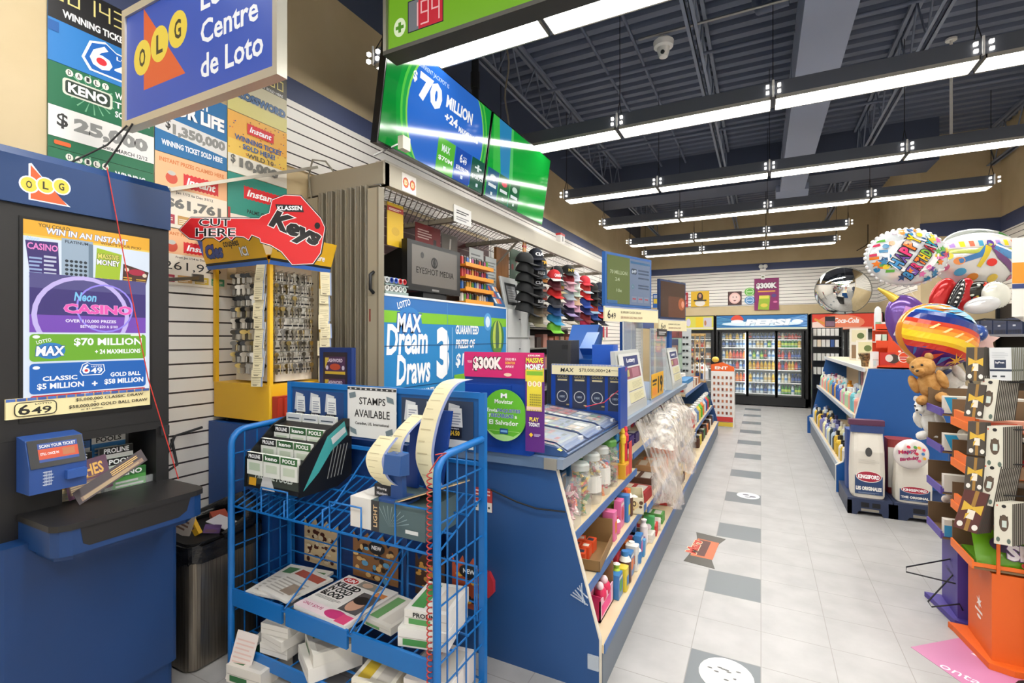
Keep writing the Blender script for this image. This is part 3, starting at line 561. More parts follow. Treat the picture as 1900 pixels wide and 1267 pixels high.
part('header_board', b, t)
# hooks and keys
hk = []
for r in range(9):
    z = 1.86 - .062 * r; q = []
    for k in range(7):
        y = KY0 + .05 + .038 * k; q += [(KX1 - .05, y, z + .015), (KX1 - .012, y, z + .02), (KX1 - .05, y + .003, z + .015)]
        for m in (0, 1): hk.append((KX1 - .030 + .013 * m, y + .004 * m, z, 1))
    part('hook_row', B().tube(q, .0018, STEEL, 4), t); q = []
    for k in range(6):
        x = KX0 + .14 + .042 * k; q += [(x, KY0 + .07, z + .015), (x, KY0 + .012, z + .02), (x + .003, KY0 + .07, z + .015)]
        for m in range(3): hk.append((x + .004 * m, KY0 + .055 - .016 * m, z, 0))
    part('hook_row', B().tube(q, .0018, STEEL, 4), t)
for r in range(9): part('price_rail', B().box(KX1 - .05, KX1 - .047, KY0 + .03, KY1 - .04, 1.83 - .062 * r, 1.838 - .062 * r, C('#2c2c30', .5)), t)
def keymesh(c, hc):
    b = B(); b.prism([(.011 * math.cos(a * .7), -.012 + .011 * math.sin(a * .7)) for a in range(9)], 'y', -.0012, .0012, C(hc, .3, .9 if hc != '#1c1c1c' else 0))
    b.prism([(-.0042, -.02), (.0042, -.02), (.0042, -.046), (.001, -.051), (-.0042, -.047)], 'y', -.001, .001, C(c, .3, .9)); return b
protos = [keymesh('#b9b4aa', '#b9b4aa'), keymesh('#a89a78', '#c0a868'), keymesh('#8f8a80', '#1c1c1c'), keymesh('#9d978c', '#857d70')]
meshes = [q.mesh('blank_key') for q in protos]; rk = random.Random(5)
for x, y, z, f in hk:
    i = rk.choice([0, 0, 1, 3] if f else [2, 2, 3, 3, 0, 1])
    if rk.random() < .08: continue
    o = bpy.data.objects.new('blank_key', meshes[i]); COL.objects.link(o); o.location = (x, y, z + .014); o.scale = (1.75, 1.6, 1.15)
    o.rotation_euler = (0, 0, math.pi / 2 + rk.uniform(.2, .9) if f else rk.uniform(.5, 1.2))
    tag(o, ['silver', 'brass-toned', 'black-headed', 'dull grey'][i] + (' blank key on the right face of the yellow key stand' if f else ' blank key on the left face of the yellow key stand'), 'key', 'blank keys on the %s face, %s' % ('right' if f else 'left', ['silver', 'brass', 'black', 'grey'][i]))
# beige paper tags hung in columns
def slip(c='#ded3ae'):
    b = B(); b.box(-.032, .032, -.001, .001, -.085, 0, C(c, .7)); p = Pan(b, (-.032, -.001, -.085), (1, 0, 0), (0, 0, 1)); p.rect(.056, 0, .008, .085, '#8fa0c4'); p.lines(.006, .012, .045, .06, 6, '#b3a888', .3); p.lines(.01, .006, .03, .008, 1, '#5a5240'); return b
sm = slip().mesh('price_tag')
for k in range(12):
    for j, (x, y, a) in enumerate(((-2.325, 1.685, .25), (-2.262, 2.055, 1.2))):
        o = bpy.data.objects.new('price_tag', sm); COL.objects.link(o); o.location = (x + rk.uniform(-.006, .006), y - .004 * (k % 3) - .001 * k, 1.90 - .05 * k); o.rotation_euler = (rk.uniform(-.12, -.02), rk.uniform(-.04, .04), a + rk.uniform(-.1, .1))
        tag(o, 'beige paper tag in the %s overlapping column on the key stand' % ('front' if j == 0 else 'far'), 'tag', 'beige tags in the %s column' % ('front' if j == 0 else 'far'))
# red key-shaped board
t0 = Vector((-2.56, 1.44, 0)); hd = Vector((-1.915, 1.765, 0)); u = (hd - t0).normalized(); L = (hd - t0).length
b = B(); kp = [(0, .19), (.06, .255), (.395 * 1, .25), (.405, .262), (.44, .275), (.455, .34), (.52, .365), (.60, .36), (.70, .25), (.722, .20), (.70, .075), (.66, .02), (.555, .015), (.50, .08), (.45, .11), (.40, .125), (.395, .145), (.36, .16), (.345, .135), (.32, .15), (.28, .155), (.26, .135), (.235, .155), (.2, .13), (.17, .15), (.13, .15), (.11, .135), (.05, .145)]
n = u.cross(Vector((0, 0, 1))); O = Vector((t0.x, t0.y, 1.855)) + n * .05; k2 = L / .722
kp = [(x * k2, y * k2) for x, y in kp]
vs = [O + u * x + Vector((0, 0, 1)) * y - n * .006 for x, y in kp] + [O + u * x + Vector((0, 0, 1)) * y for x, y in kp]; N = len(kp)
b.add(vs, [tuple(range(N - 1, -1, -1)), tuple(range(N, 2 * N))] + [(i, (i + 1) % N, N + (i + 1) % N, N + i) for i in range(N)], C('#1a1414', .4))
p = Pan(b, O, u, (0, 0, 1), .0008)
cx, cy = .38 * k2, .2 * k2
def shrink(d):
    out = []
    for i in range(N):
        a, c = Vector(kp[i - 1] + (0,)), Vector(kp[(i + 1) % N] + (0,)); e = (c - a).normalized(); out.append((kp[i][0] + e.y * -d * -1 * (1 if True else 0), kp[i][1] - e.x * d))
    return out
area = sum(kp[i][0] * kp[(i + 1) % N][1] - kp[(i + 1) % N][0] * kp[i][1] for i in range(N)); sg = -1 if area > 0 else 1
def inset(d):
    out = []
    for i in range(N):
        e = Vector((kp[(i + 1) % N][0] - kp[i - 1][0], kp[(i + 1) % N][1] - kp[i - 1][1])).normalized(); out.append((kp[i][0] + e.y * d * sg, kp[i][1] - e.x * d * sg))
    return out
p.poly(inset(.004), '#f0e8e4'); p.poly(inset(.007), '#cc1c20')
p.txt('CUT', .10 * k2, .208 * k2, .155 * k2, .038 * k2, '#161414', .015, 0, '#f4ecea', .05); p.txt('HERE', .085 * k2, .158 * k2, .195 * k2, .04 * k2, '#161414', .015, 0, '#f4ecea', .05)
p.poly([(.475 * k2, .315 * k2), (.605 * k2, .31 * k2), (.615 * k2, .275 * k2), (.485 * k2, .28 * k2)], '#181818'); p.txt('KLASSEN', .485 * k2, .285 * k2, .12 * k2, .022 * k2, '#ffffff', .03)
p.txt('Keys', .43 * k2, .19 * k2, .26 * k2, .11 * k2, '#1c1a1a', .06, .1, '#e8e4e0', .03, -.42); p.ell(.68 * k2, .21 * k2, .014 * k2, .016 * k2, '#101010')
solo('key_shaped_sign', b, 'red key-shaped CUT HERE Keys board on the yellow stand', 'sign')

# ------------------------------------------------------------ blue wire rack
RB = C('#146ab4', .35); RB2 = C('#12528f', .4)
RX0, RX1, RY0, RY1 = -2.19, -1.03, 1.436, 1.76
R = thing('wire_rack', 'bright blue wire newspaper rack in front of the counter', 'rack', (-1.6, 1.6, 0))
for x in (RX0, RX1):
    arc = [(x, RY0 + .07 - .07 * math.cos(a), 1.02 + .07 * math.sin(a)) for a in [math.pi / 2 * i / 5 for i in range(6)]]
    part('side_frame', B().tube([(x, RY0, 0)] + arc + [(x, RY1, 1.10)], .015, RB, 8), R)
    part('rear_post', B().box(x - .014, x + .014, RY1 - .012, RY1 + .012, 0, 1.29, RB), R)
    b = B()
    for k in range(1, 5): y = RY0 + (RY1 - RY0) * k / 5; b.bar((x, y, .1), (x, y, 1.09), .0035, RB)
    for z in (.25, .40, .55, .70, .85, .98): b.bar((x, RY0, z), (x, RY1, z), .0035, RB)
    part('side_grid', b, R)
b = B(); b.box(RX0, RX1, RY1 - .01, RY1 + .01, 1.265, 1.29, RB); b.box(RX0, RX1, RY1 - .006, RY1 + .006, 1.04, 1.265, RB2); b.box(RX0, RX1, RY1 - .008, RY1 + .008, .985, 1.0, RB)
p = Pan(b, (RX0, RY1 - .006, 1.04), (1, 0, 0), (0, 0, 1), .0008); rnd = random.Random(2)
def papers(x, w, dark):
    p.rect(x, .01, w, .2, '#26467c' if not dark else '#2c3a52'); p.rect(x, .01, w, .035, '#dfe2e4'); p.lines(x + w * .3, .02, w * .3, .014, 2, '#4a6a9c')
    for k in range(3):
        q = x + .015 + (w - .03) / 3 * k; p.poly([(q, .11), (q + .055, .105), (q + .065, .19), (q + .01, .2)], '#c8ccd0'); p.poly([(q + .015, .095), (q + .08, .1), (q + .075, .18), (q + .02, .18)], '#e2e4e4'); p.lines(q + .025, .11, .045, .055, 5, '#8890a0', .4); p.rect(q + .005, .055, .07, .045, '#141826'); p.txt('$%s' % ['3.25', '4.25', '4.50'][k], q + .015, .06, .05, .024, '#f0c838', .03); p.txt(['Weekday', 'Saturdays', 'Sundays'][k], q + .012, .088, .05, .008, '#e8e8e8')
papers(.02, .36, 0); papers(.74, .38, 1); p.txt('NATIONAL POST', .43, .09, .285, .05, '#e8ecf0', .03)
part('sign_board', b, R)
def wire_shelf(nm, zf, zb, ap, step, y0=RY0, y1=RY1):
    b = B(); n = int((RX1 - RX0) / step)
    for k in range(n + 1): x = RX0 + (RX1 - RX0) * k / n; b.bar((x, y0, zf), (x, y1, zb), .0035, RB)
    for q in (0, .33, .66, 1): b.bar((RX0, y0 + (y1 - y0) * q, zf + (zb - zf) * q - .004), (RX1, y0 + (y1 - y0) * q, zf + (zb - zf) * q - .004), .0045, RB)
    part(nm, b, R)
wire_shelf('top_shelf', .745, .86, 0, .045); wire_shelf('middle_shelf', .345, .345, 0, .06); wire_shelf('bottom_shelf', .105, .105, 0, .09)
for a, e in ((RX0 + .01, -1.84), (-1.815, -1.46), (-1.435, RX1 - .012)): part('shelf_lip', B().box(a, e, RY0 - .006, RY0 + .006, .285, .36, RB), R)
part('bottom_lip', B().box(RX0, RX1, RY0 - .006, RY0 + .006, .055, .11, RB), R)
def loop(x, zf, zb, hf, hb, r=.0045): return B().tube([(x, RY0, zf), (x, RY0, zf + hf), (x, RY0 + .06, zf + hf), (x, RY1 - .02, zb + hb), (x, RY1, zb + hb), (x, RY1, zb)], r, RB, 5)
for x in (-1.98, -1.83, -1.60): part('divider', loop(x, .745, .86, .07, .17 if x > -1.9 else .05), R)
for x, w in ((-1.98, .17), (-1.56, .17)): part('front_hoop', B().tube([(x, RY0, .745), (x, RY0, .855), (x + w, RY0, .855), (x + w, RY0, .745)], .0045, RB, 5), R)
part('front_hoop', B().tube([(-1.22, RY0, .745), (-1.22, RY0, .90), (RX1, RY0, .90)], .0045, RB, 5), R)
for x in (-1.83, -1.45, -1.42):
    part('divider', B().tube([(x, RY0, .35), (x, RY1 - .01, .56), (x, RY1 - .01, .345)], .0045, RB, 5), R)
b = B()
for a, e in ((RX0 + .02, -1.84), (-1.82, -1.44), (-1.41, RX1 - .02)):
    b.tube([(a, RY1 - .015, .345), (a, RY1 - .015, .57), (e, RY1 - .015, .57), (e, RY1 - .015, .345)], .005, RB, 5)
    for z in (.42, .50): b.bar((a, RY1 - .015, z), (e, RY1 - .015, z), .0035, RB)
part('back_grid', b, R)

# sheet on the rack's sign board
b = B(); b.box(-1.765, -1.468, 1.735, 1.737, 1.05, 1.288, C('#d9dad8', .6)); p = Pan(b, (-1.765, 1.735, 1.05), (1, 0, 0), (0, 0, 1)); p.rect(0, .222, .297, .012, '#3a3c3e')
for i in range(9): p.ell(.02 + .032 * i, .228, .006, .004, '#c8c8c8', 8)
p.txt('STAMPS', .075, .155, .16, .034, '#2b2b2c', .012); p.txt('AVAILABLE', .045, .095, .215, .036, '#2b2b2c', .012); p.txt('Canadian, US, International', .05, .058, .205, .015, '#404040')
for x, y, a in ((.015, .18, .3), (.245, .175, -.3), (.02, .022, -.4), (.24, .015, .5)): p.poly([(x, y), (x + .04, y + .03 * a), (x + .035, y + .025 + .03 * a), (x - .005, y + .025)], '#6f7f86')
solo('stamps_notice', b, 'white STAMPS AVAILABLE sheet hung on the rack sign board', 'notice')
# slip dispenser with play slips
t = thing('slip_holder', 'black stepped play slip holder with teal side panel on the rack top', 'holder', (-1.9, 1.6, .80))
HX0, HX1 = -2.12, -1.76
prof = [(1.46, .835), (1.47, .95), (1.55, .98), (1.55, 1.02), (1.62, 1.05), (1.62, 1.09), (1.70, 1.12), (1.745, 1.12), (1.745, .86), (1.66, .83)]
b = B()
for x in (HX0, HX1): b.prism([(1.45, .835), (1.455, .97), (1.60, 1.10), (1.70, 1.14), (1.748, 1.13), (1.748, .865), (1.66, .83)], 'x', x, x + .008, C('#141414', .35))
b.prism(prof, 'x', HX0 + .008, HX1, C('#1b1b1c', .4)); p = Pan(b, (HX0, 1.46, .835), (1, 0, 0), (0, .01, .115), .001); p.rect(.01, .02, .34, .08, '#3a4038'); p.txt('PROLINE POOLS', .06, .045, .25, .028, '#c8d0c8', .03, .2); p.rect(.02, .01, .05, .035, '#d8a028'); p.poly([(.1, .0), (.2, .0), (.17, .05), (.12, .08)], '#c8c8c8')
part('holder_body', b, t)
b = B(); b.prism([(1.47, .86), (1.60, 1.07), (1.70, 1.125), (1.72, 1.06), (1.62, 1.0), (1.55, .92)], 'x', HX1 + .008, HX1 + .010, C('#3f9a98', .4)); b.prism([(1.62, 1.06), (1.70, 1.10), (1.71, 1.075), (1.63, 1.03)], 'x', HX1 + .010, HX1 + .011, C('#c8cccc', .5))
for i in range(5): b.bar((HX1 + .009, 1.60 + .02 * i, .88), (HX1 + .009, 1.64 + .02 * i, 1.02), .002, C('#8a8c8c', .5))
part('side_panel', b, t, 'teal and black printed side panel')
for r in range(4):
    for k in range(3):
        y = 1.463 + .07 * r; z = .895 + .05 * r; x = HX0 + .012 + .114 * k; dk = ['#1a1c1a', '#2f5a34', '#3a6a3c'][k] if r < 3 else '#c8ccd0'
        b = B(); b.box(x, x + .106, y - .006, y + .010, z, z + .10, C('#dfe2da', .6)); p = Pan(b, (x, y - .006, z), (1, 0, 0), (0, 0, 1)); p.rect(0, .068, .106, .032, dk); p.txt(['PROLINE', 'keno', 'POOLS'][k] if r < 3 else '-', .012, .075, .08, .018 if r < 3 else .006, '#ffffff' if r < 3 else '#384858', .03); p.rect(.016, .02, .074, .035, '#c4d0bc' if k else '#b8c8b0')
        solo('play_slip_pack', b, '%s slip pack in the %s step up of the black slip holder' % (['black-topped PROLINE', 'green keno', 'green POOLS'][k] if r < 3 else ['grey-topped, nearest the wall,', 'grey-topped middle', 'grey-topped, nearest the aisle,'][k], ORD[r]), 'lottery slips', 'slip packs in the black holder')
# grey beer carton
t = thing('carton', 'grey and white LIGHT carton lying on the rack top shelf', 'box', (-1.27, 1.57, .80))
part('carton_body', B().box(-1.36, -1.10, 1.46, 1.68, .765, .885, C('#4f6468', .55)), t)
b = B(); b.box(-1.47, -1.36, 1.46, 1.68, .765, .885, C('#dcd9d2', .6)); p = Pan(b, (-1.47, 1.46, .765), (1, 0, 0), (0, 0, 1)); p.rect(.108, 0, .002, .12, '#b8b4ac'); part('white_end', b, t, 'white end of the carton')
b = B(); p = Pan(b, (-1.36, 1.46, .765), (1, 0, 0), (0, 0, 1), .001); p.rect(0, 0, .04, .12, '#37383a'); p.txt('LIGHT', .031, .018, .085, .02, '#d8b888', .02, 0, None, 0, math.pi / 2)
for i in range(9): a = .3 + .22 * i; p.poly([(.09, .03), (.09 + .1 * math.cos(a), .03 + .08 * math.sin(a)), (.092 + .1 * math.cos(a + .05), .03 + .08 * math.sin(a + .05))], '#8aa0a4')
p.rect(.17, .02, .06, .014, '#d8dcdc')
part('carton_print', b, t)
b = B(); b.box(-.15, .09, -.13, .07, 0, .006, C('#3d5055', .55)); b.box(-.15, .09, -.13, .07, -.004, 0, C('#c8a878', .7)); p = Pan(b, (-.15, -.13, .006), (1, 0, 0), (0, 1, 0)); p.txt('bin', .03, .08, .08, .05, '#c8d4d4', .02); p.ell(.17, .08, .04, .04, '#c8d4d4'); p.ell(.17, .08, .03, .03, '#5a7478')
o = solo('carton_flap', b, 'torn grey cardboard flap resting on the carton under the red cord', 'cardboard', None, None, Vector((-1.13, 1.62, .92))); o.rotation_euler = (-.2, -.33, .3)
# winning numbers dispenser and paper strips
t = thing('ticket_dispenser', 'navy winning numbers post standing on the carton', 'dispenser', (-1.255, 1.49, .886)); NV = C('#274a86', .4)
part('foot', B().rbox(-1.33, -1.19, 1.455, 1.56, .887, .897, .02, NV), t)
part('post', B().prism([(-1.285, .897), (-1.225, .897), (-1.23, 1.02), (-1.28, 1.02)], 'y', 1.485, 1.51, NV), t)
part('clip_box', B().prism([(1.455, .995), (1.515, .985), (1.515, 1.07), (1.465, 1.068)], 'x', -1.297, -1.217, C('#2f558f', .4)), t)
part('lock_dot', B().lathe([(.006, 0), (.006, .004)], (-1.257, 1.49, 1.07), C('#8a98b0', .3, .5), 8), t)
b = B(); b.box(-1.38, -1.295, 1.50, 1.53, .887, .935, C('#22262e', .5)); p = Pan(b, (-1.38, 1.50, .887), (1, 0, 0), (0, 0, 1)); p.txt('Winning', .012, .026, .05, .012, '#e8e8ea', .02); p.txt('Numbers', .012, .008, .055, .012, '#e8e8ea', .02); part('label_base', b, t)
part('rear_fin', B().prism([(-1.26, .89), (-1.17, .89), (-1.12, 1.22), (-1.19, 1.22)], 'y', 1.66, 1.675, C('#123f94', .35)), t)
part('rear_fin', B().prism([(-1.34, .89), (-1.28, .89), (-1.27, 1.19), (-1.31, 1.19)], 'y', 1.645, 1.66, C('#123f94', .35)), t)
def strip(nm, lab, path, w, tilt=0):
    b = B(); P = [Vector(q) for q in path]; wv = Vector((w * math.cos(tilt), w * math.sin(tilt), 0)); k = len(P); cm = C('#e2d9b4', .65)
    # smooth the path
    Q = []
    for i in range(k - 1):
        for j in range(6): s = j / 6; a, c, d, e = P[max(i - 1, 0)], P[i], P[i + 1], P[min(i + 2, k - 1)]; Q.append(.5 * (2 * c + (d - a) * s + (2 * a - 5 * c + 4 * d - e) * s * s + (3 * c - a - 3 * d + e) * s ** 3))
    Q.append(P[-1]); vs = []
    for q in Q: vs += [q, q + wv * .86, q + wv]
    for i in range(len(Q) - 1):
        b.add([vs[3 * i], vs[3 * i + 1], vs[3 * i + 4], vs[3 * i + 3]], [(0, 1, 2, 3)], cm, True); b.add([vs[3 * i + 1], vs[3 * i + 2], vs[3 * i + 5], vs[3 * i + 4]], [(0, 1, 2, 3)], C('#8794c0', .6), True)
        n = (vs[3 * i + 1] - vs[3 * i]).cross(vs[3 * i + 3] - vs[3 * i]).normalized() * -.0012; n = n if n.y < 0 else -n
        if i % 2: 
            a = vs[3 * i] + wv * .1 + n; c = vs[3 * i] + wv * (.65 if i % 3 else .45) + n; f = (vs[3 * i + 3] - vs[3 * i]) * .2; b.quad(a, c, c + f, a + f, C('#c0b592', .7))
    solo(nm, b, lab, 'paper strip')
strip('number_strip', 'tall winning numbers strip curling over the navy fin', [(-1.20, 1.60, .92), (-1.245, 1.59, 1.03), (-1.23, 1.60, 1.17), (-1.195, 1.62, 1.28), (-1.165, 1.65, 1.335), (-1.13, 1.70, 1.35)], .09)
strip('number_strip', 'short wide winning numbers strip bowing to the front', [(-1.37, 1.52, 1.125), (-1.40, 1.475, 1.05), (-1.375, 1.47, .98), (-1.33, 1.49, .94)], .095)
strip('number_strip', 'middle winning numbers strip folded behind the clip', [(-1.295, 1.63, 1.20), (-1.345, 1.58, 1.13), (-1.355, 1.55, 1.06), (-1.32, 1.545, .98)], .075)
# red coil cord
b = B(); b.tube([(-1.055 + .009 * math.cos(.9 * i), 1.425 + .009 * math.sin(.9 * i), 1.04 - .0030 * i) for i in range(270)], .0026, C('#b8382f', .45), 5); b.tube([(-1.055, 1.425, 1.04), (-1.03, 1.45, 1.09), (-1.02, 1.48, 1.10), (-1.04, 1.44, 1.10)], .0026, C('#b8382f', .45), 5)
solo('coil_cord', b, 'red coiled cord hanging down the front post of the rack', 'cord')
# newspapers and slips on the shelves
b = B(); b.box(-.16, .16, -.15, .15, 0, .02, C('#e4e0da', .7)); p = Pan(b, (-.16, -.15, .02), (1, 0, 0), (0, 1, 0)); p.ell(.055, .265, .045, .022, '#c8302c'); p.txt('SUN', .025, .252, .06, .026, '#ffffff', .03)
for i, s in enumerate(('KILLED', 'IN COLD', 'BLOOD')): p.txt(s, .015, .20 - .04 * i, .15 - .01 * i, .036, '#141414', .05)
p.rect(.11, .245, .13, .05, '#8f8a80'); p.ell(.16, .27, .03, .018, '#c8a890'); p.rect(.19, .07, .11, .15, '#5a5656'); p.ell(.235, .13, .038, .05, '#c89a80'); p.ell(.235, .165, .042, .03, '#2a2420'); p.rect(.245, .22, .06, .03, '#d88a4a'); p.rect(0, .0, .32, .06, '#ecd8dc'); p.txt('ONLY $29.95', .02, .025, .12, .02, '#b8306c', .02); p.ell(.22, .035, .06, .028, '#c83a78'); p.rect(.25, .0, .06, .055, '#d84a78'); p.lines(.015, .095, .15, .02, 3, '#606060', .3)
o = solo('newspaper', b, 'tabloid newspaper headlined KILLED IN COLD BLOOD on the middle shelf', 'newspaper', None, None, Vector((-1.625, 1.595, .352))); o.rotation_euler = (0, 0, -.06)
def paper(x, y, z, w, d, h, a, lab, band='#9a9a94', c='#dedad2'):
    b = B(); b.box(-w / 2, w / 2, -d / 2, d / 2, 0, h, C(c, .7)); p = Pan(b, (-w / 2, -d / 2, h), (1, 0, 0), (0, 1, 0)); p.rect(w * .08, d * .7, w * .84, d * .2, band); p.lines(w * .08, d * .1, w * .8, d * .5, 6, '#b4aea4', .4); p.rect(w * .5, d * .15, w * .35, d * .3, '#9c8a78')
    o = solo('newspaper', b, lab, 'newspaper', None, None, Vector((x, y, z))); o.rotation_euler = (0, 0, a)
paper(-1.99, 1.60, .352, .26, .28, .012, .15, 'folded newspaper on the left bay of the middle rack shelf', '#5a8a5a')
paper(-1.93, 1.58, .366, .22, .24, .01, -.12, 'upper folded newspaper on the left bay of the middle rack shelf', '#b85a4a')
def carton(nm, x, y, z, w, d, h, a, c, lab, band=None, txt=None, cat='box', rx=0):
    b = B(); b.box(-w / 2, w / 2, -d / 2, d / 2, 0, h, C(c, .65)); p = Pan(b, (-w / 2, -d / 2, 0), (1, 0, 0), (0, 0, 1)); p.rect(w * .02, h * .48, w * .96, h * .05, '#b8b2a8')
    if band: p.rect(w * .1, h * .1, w * .5, h * .35, band); q = Pan(b, (-w / 2, -d / 2, h), (1, 0, 0), (0, 1, 0)); q.rect(w * .1, d * .1, w * .3, d * .8, band); q.rect(w * .55, d * .1, w * .35, d * .8, '#c8c2b8')
    if txt: Pan(b, (-w / 2, -d / 2 - .0005, 0), (1, 0, 0), (0, 0, 1), .001).txt(txt, w * .2, h * .55, w * .6, h * .3, '#202020', .03)
    o = solo(nm, b, lab, cat, None, None, Vector((x, y, z))); o.rotation_euler = (rx, 0, a); return o
for k, (x, y, z, w, d, h, a, lab) in enumerate([(-1.93, 1.56, .112, .16, .22, .045, .1, 'lowest of the stacked white slip boxes on the bottom rack shelf'), (-1.91, 1.55, .158, .15, .22, .045, -.1, 'second of the stacked white slip boxes on the bottom rack shelf'), (-1.93, 1.56, .204, .15, .22, .045, .15, 'topmost of the stacked white slip boxes on the bottom rack shelf'), (-2.05, 1.60, .112, .13, .2, .03, .3, 'single white slip box left of the stack on the bottom rack shelf')]): carton('slip_box', x, y, z, w, d, h, a, '#dcd8d0', lab)
carton('slip_box', -1.67, 1.54, .112, .2, .22, .06, -.5, '#e4e0d8', 'lower long white slip box aslant on the bottom rack shelf')
carton('slip_box', -1.66, 1.55, .173, .2, .20, .05, -.55, '#e0dcd2', 'green-marked slip box atop the long aslant one', '#3f6a40')
carton('slip_box', -1.16, 1.60, .352, .2, .24, .07, .25, '#e2e0da', 'lower green-banded PROLINE slip box at the right of the middle shelf', '#4f9450')
carton('slip_box', -1.15, 1.61, .423, .18, .22, .06, .2, '#dedcd6', 'upper green-banded PROLINE slip box at the right of the middle shelf', '#4f9450', 'PROLINE')
carton('slip_box', -1.36, 1.60, .352, .16, .2, .03, -.1, '#d4d0c6', 'flat slip box right of the tabloid newspaper', '#6a9a60')
carton('slip_box', -1.13, 1.60, .112, .19, .24, .12, .15, '#e0d8d2', 'tall white slip box at the right of the bottom shelf', '#d8a088')
carton('slip_box', -1.35, 1.52, .112, .2, .16, .04, .3, '#d8ceb8', 'brown-topped slip box at the front of the bottom shelf', '#5a3026')
carton('slip_box', -1.36, 1.52, .153, .18, .15, .03, .2, '#e6e0d0', 'yellow-edged slip box atop the brown-topped one', '#d8b83c')
carton('floor_box', -2.02, 1.46, .0, .2, .18, .075, .12, '#dcd6cc', 'white and green slip box on the floor below the rack', '#2f6a3c')
b = B(); b.box(-.055, .055, 0, .003, 0, .2, C('#ddd2cc', .7)); p = Pan(b, (-.055, 0, 0), (1, 0, 0), (0, 0, 1)); p.lines(.01, .02, .09, .16, 9, '#d8b8ae', .35)
o = solo('loose_sheet', b, 'pink-printed loose sheet leaning on the rack foot', 'paper', None, None, Vector((-2.06, 1.37, .004))); o.rotation_euler = (-.25, .12, .25)
# printed snack panels behind the middle shelf
def snack(x, w, h, lab, top, blobs, new, z=.36, y=1.785):
    b = B(); n = 9; pts = [(0, 0), (w, 0)] + [(w - w * i / n, h * (1 - .12 * (i % 3))) for i in range(n + 1)]
    b.prism([(x + a, z + c) for a, c in pts], 'y', y, y + .003, C(top, .6)); p = Pan(b, (x, y, z), (1, 0, 0), (0, 0, 1), .0008); r = random.Random(int(-x * 100))
    for c, k, s in blobs:
        for i in range(k): a, q = r.uniform(.02, w - .03), r.uniform(.01, h * .72); p.ell(a, q, s * r.uniform(.6, 1.2), s * r.uniform(.4, .9), c, 9)
    if new: p.ell(w * .55, h * .72, .05, .03, '#16181c'); p.txt('NEW', w * .55 - .03, h * .68, .06, .02, '#ffffff', .03)
    solo('snack_card', b, lab, 'display card')
snack(-2.12, .24, .23, 'brown nut-print display card, left behind the middle rack shelf', '#c8b088', [('#4a2416', 26, .016), ('#d8c8a8', 14, .014)], 0)
snack(-1.78, .28, .22, 'NEW snack-mix display card in the middle behind the rack shelf', '#8a6038', [('#2a1a10', 20, .014), ('#d8b070', 16, .016), ('#5a9ac0', 5, .018)], 1)
snack(-1.40, .16, .20, 'golden pretzel display card behind the red cord', '#4a3020', [('#d8a048', 20, .016)], 0)
snack(-1.20, .16, .22, 'NEW chip-print display card at the right end behind the rack', '#b8502c', [('#e8b83c', 16, .014), ('#202020', 6, .014)], 1)
b = B(); b.box(-1.235, -1.135, 2.024, 2.027, .69, .80, C('#b03a38', .6)); p = Pan(b, (-1.235, 2.024, .69), (1, 0, 0), (0, 0, 1)); p.rect(0, 0, .1, .045, '#dcd8d0'); p.lines(.01, .06, .08, .05, 3, '#e8c8c0', .4)
for i in range(4): p.ell(.015 + .023 * i, .02, .006, .006, '#303030', 8)
solo('booklet', b, 'red and white booklet stuck on the blue counter end', 'booklet')
b = B(); b.prism([(-1.145, .29), (-1.12, .32), (-1.12, .37), (-1.145, .41), (-1.19, .41), (-1.19, .29)], 'y', 2.01, 2.03, C('#c02f3c', .5)); solo('red_tag', b, 'red octagonal tag edge beside the rack', 'tag')
# ============================================================ SALES COUNTER
WOOD = noisy('shelf_laminate', '#d2bd98', '#dbc8a6', 5, .5); EDGE = C('#2f5f9e', .4); NOSE = C('#8a98ac', .35, .3); KICK = C('#69727e', .5)
BLP = noisy('counter_panel_blue', '#1a4478', '#1f4b82', 1.2, .45)
t = thing('sales_counter', 'long blue sales counter with sloped candy shelves down the aisle', 'counter', (-1.0, 5.2, 0))
CY0, CY1 = 2.03, 8.35; CT1 = 6.06
part('end_panel', B().prism([(-1.40, 0), (-.615, 0), (-.615, .23), (-.812, .93), (-1.40, .93)], 'y', CY0, CY0 + .02, BLP), t, 'plain blue end panel')
part('end_edge', B().prism([(-.615, 0), (-.609, 0), (-.609, .23), (-.806, .93), (-.812, .93), (-.615, .23)], 'y', CY0 - .001, CY0 + .021, C('#d8d0c0')), t)
part('countertop', B().box(-1.45, -.80, CY0 - .02, CT1, .935, .985, C('#5f7796', .4))  .box(-.80, -.772, CY0 - .02, CT1, .94, .985, NOSE), t)
part('ledge_cap', B().box(-.86, -.80, CY0 - .026, CY0 - .02, .935, .985, C('#98948a', .4, .3)), t)
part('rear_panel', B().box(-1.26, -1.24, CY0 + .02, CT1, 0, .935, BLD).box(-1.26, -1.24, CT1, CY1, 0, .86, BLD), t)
part('kick_plate', B().box(-.66, -.605, CY0 + .02, CY1, 0, .165, KICK), t)
part('base_deck', B().box(-1.24, -.60, CY0 + .02, CY1, .165, .20, WOOD).box(-.60, -.595, CY0 + .02, CY1, .165, .205, EDGE), t)
SEG = [(2.052, 3.27, (.43, .65)), (3.28, 4.50, (.40, .74)), (4.51, 6.05, (.42, .70)), (6.07, 7.2, (.45, .845)), (7.21, 8.34, (.45, .845))]
def front(z): return -.605 - (z - .2) * .207 / .73
for k, (a, e, zs) in enumerate(SEG):
    for z in zs: part('shelf', B().box(-1.24, front(z) - .006, a, e, z - .025, z, WOOD).box(front(z) - .006, front(z), a, e, z - .035, z + .004, EDGE), t)
for y in (3.275, 6.06): part('divider', B().prism([(-1.24, .2), (-.95, .2), (-1.0, .93), (-1.24, .93)], 'y', y - .004, y + .004, BLD), t)
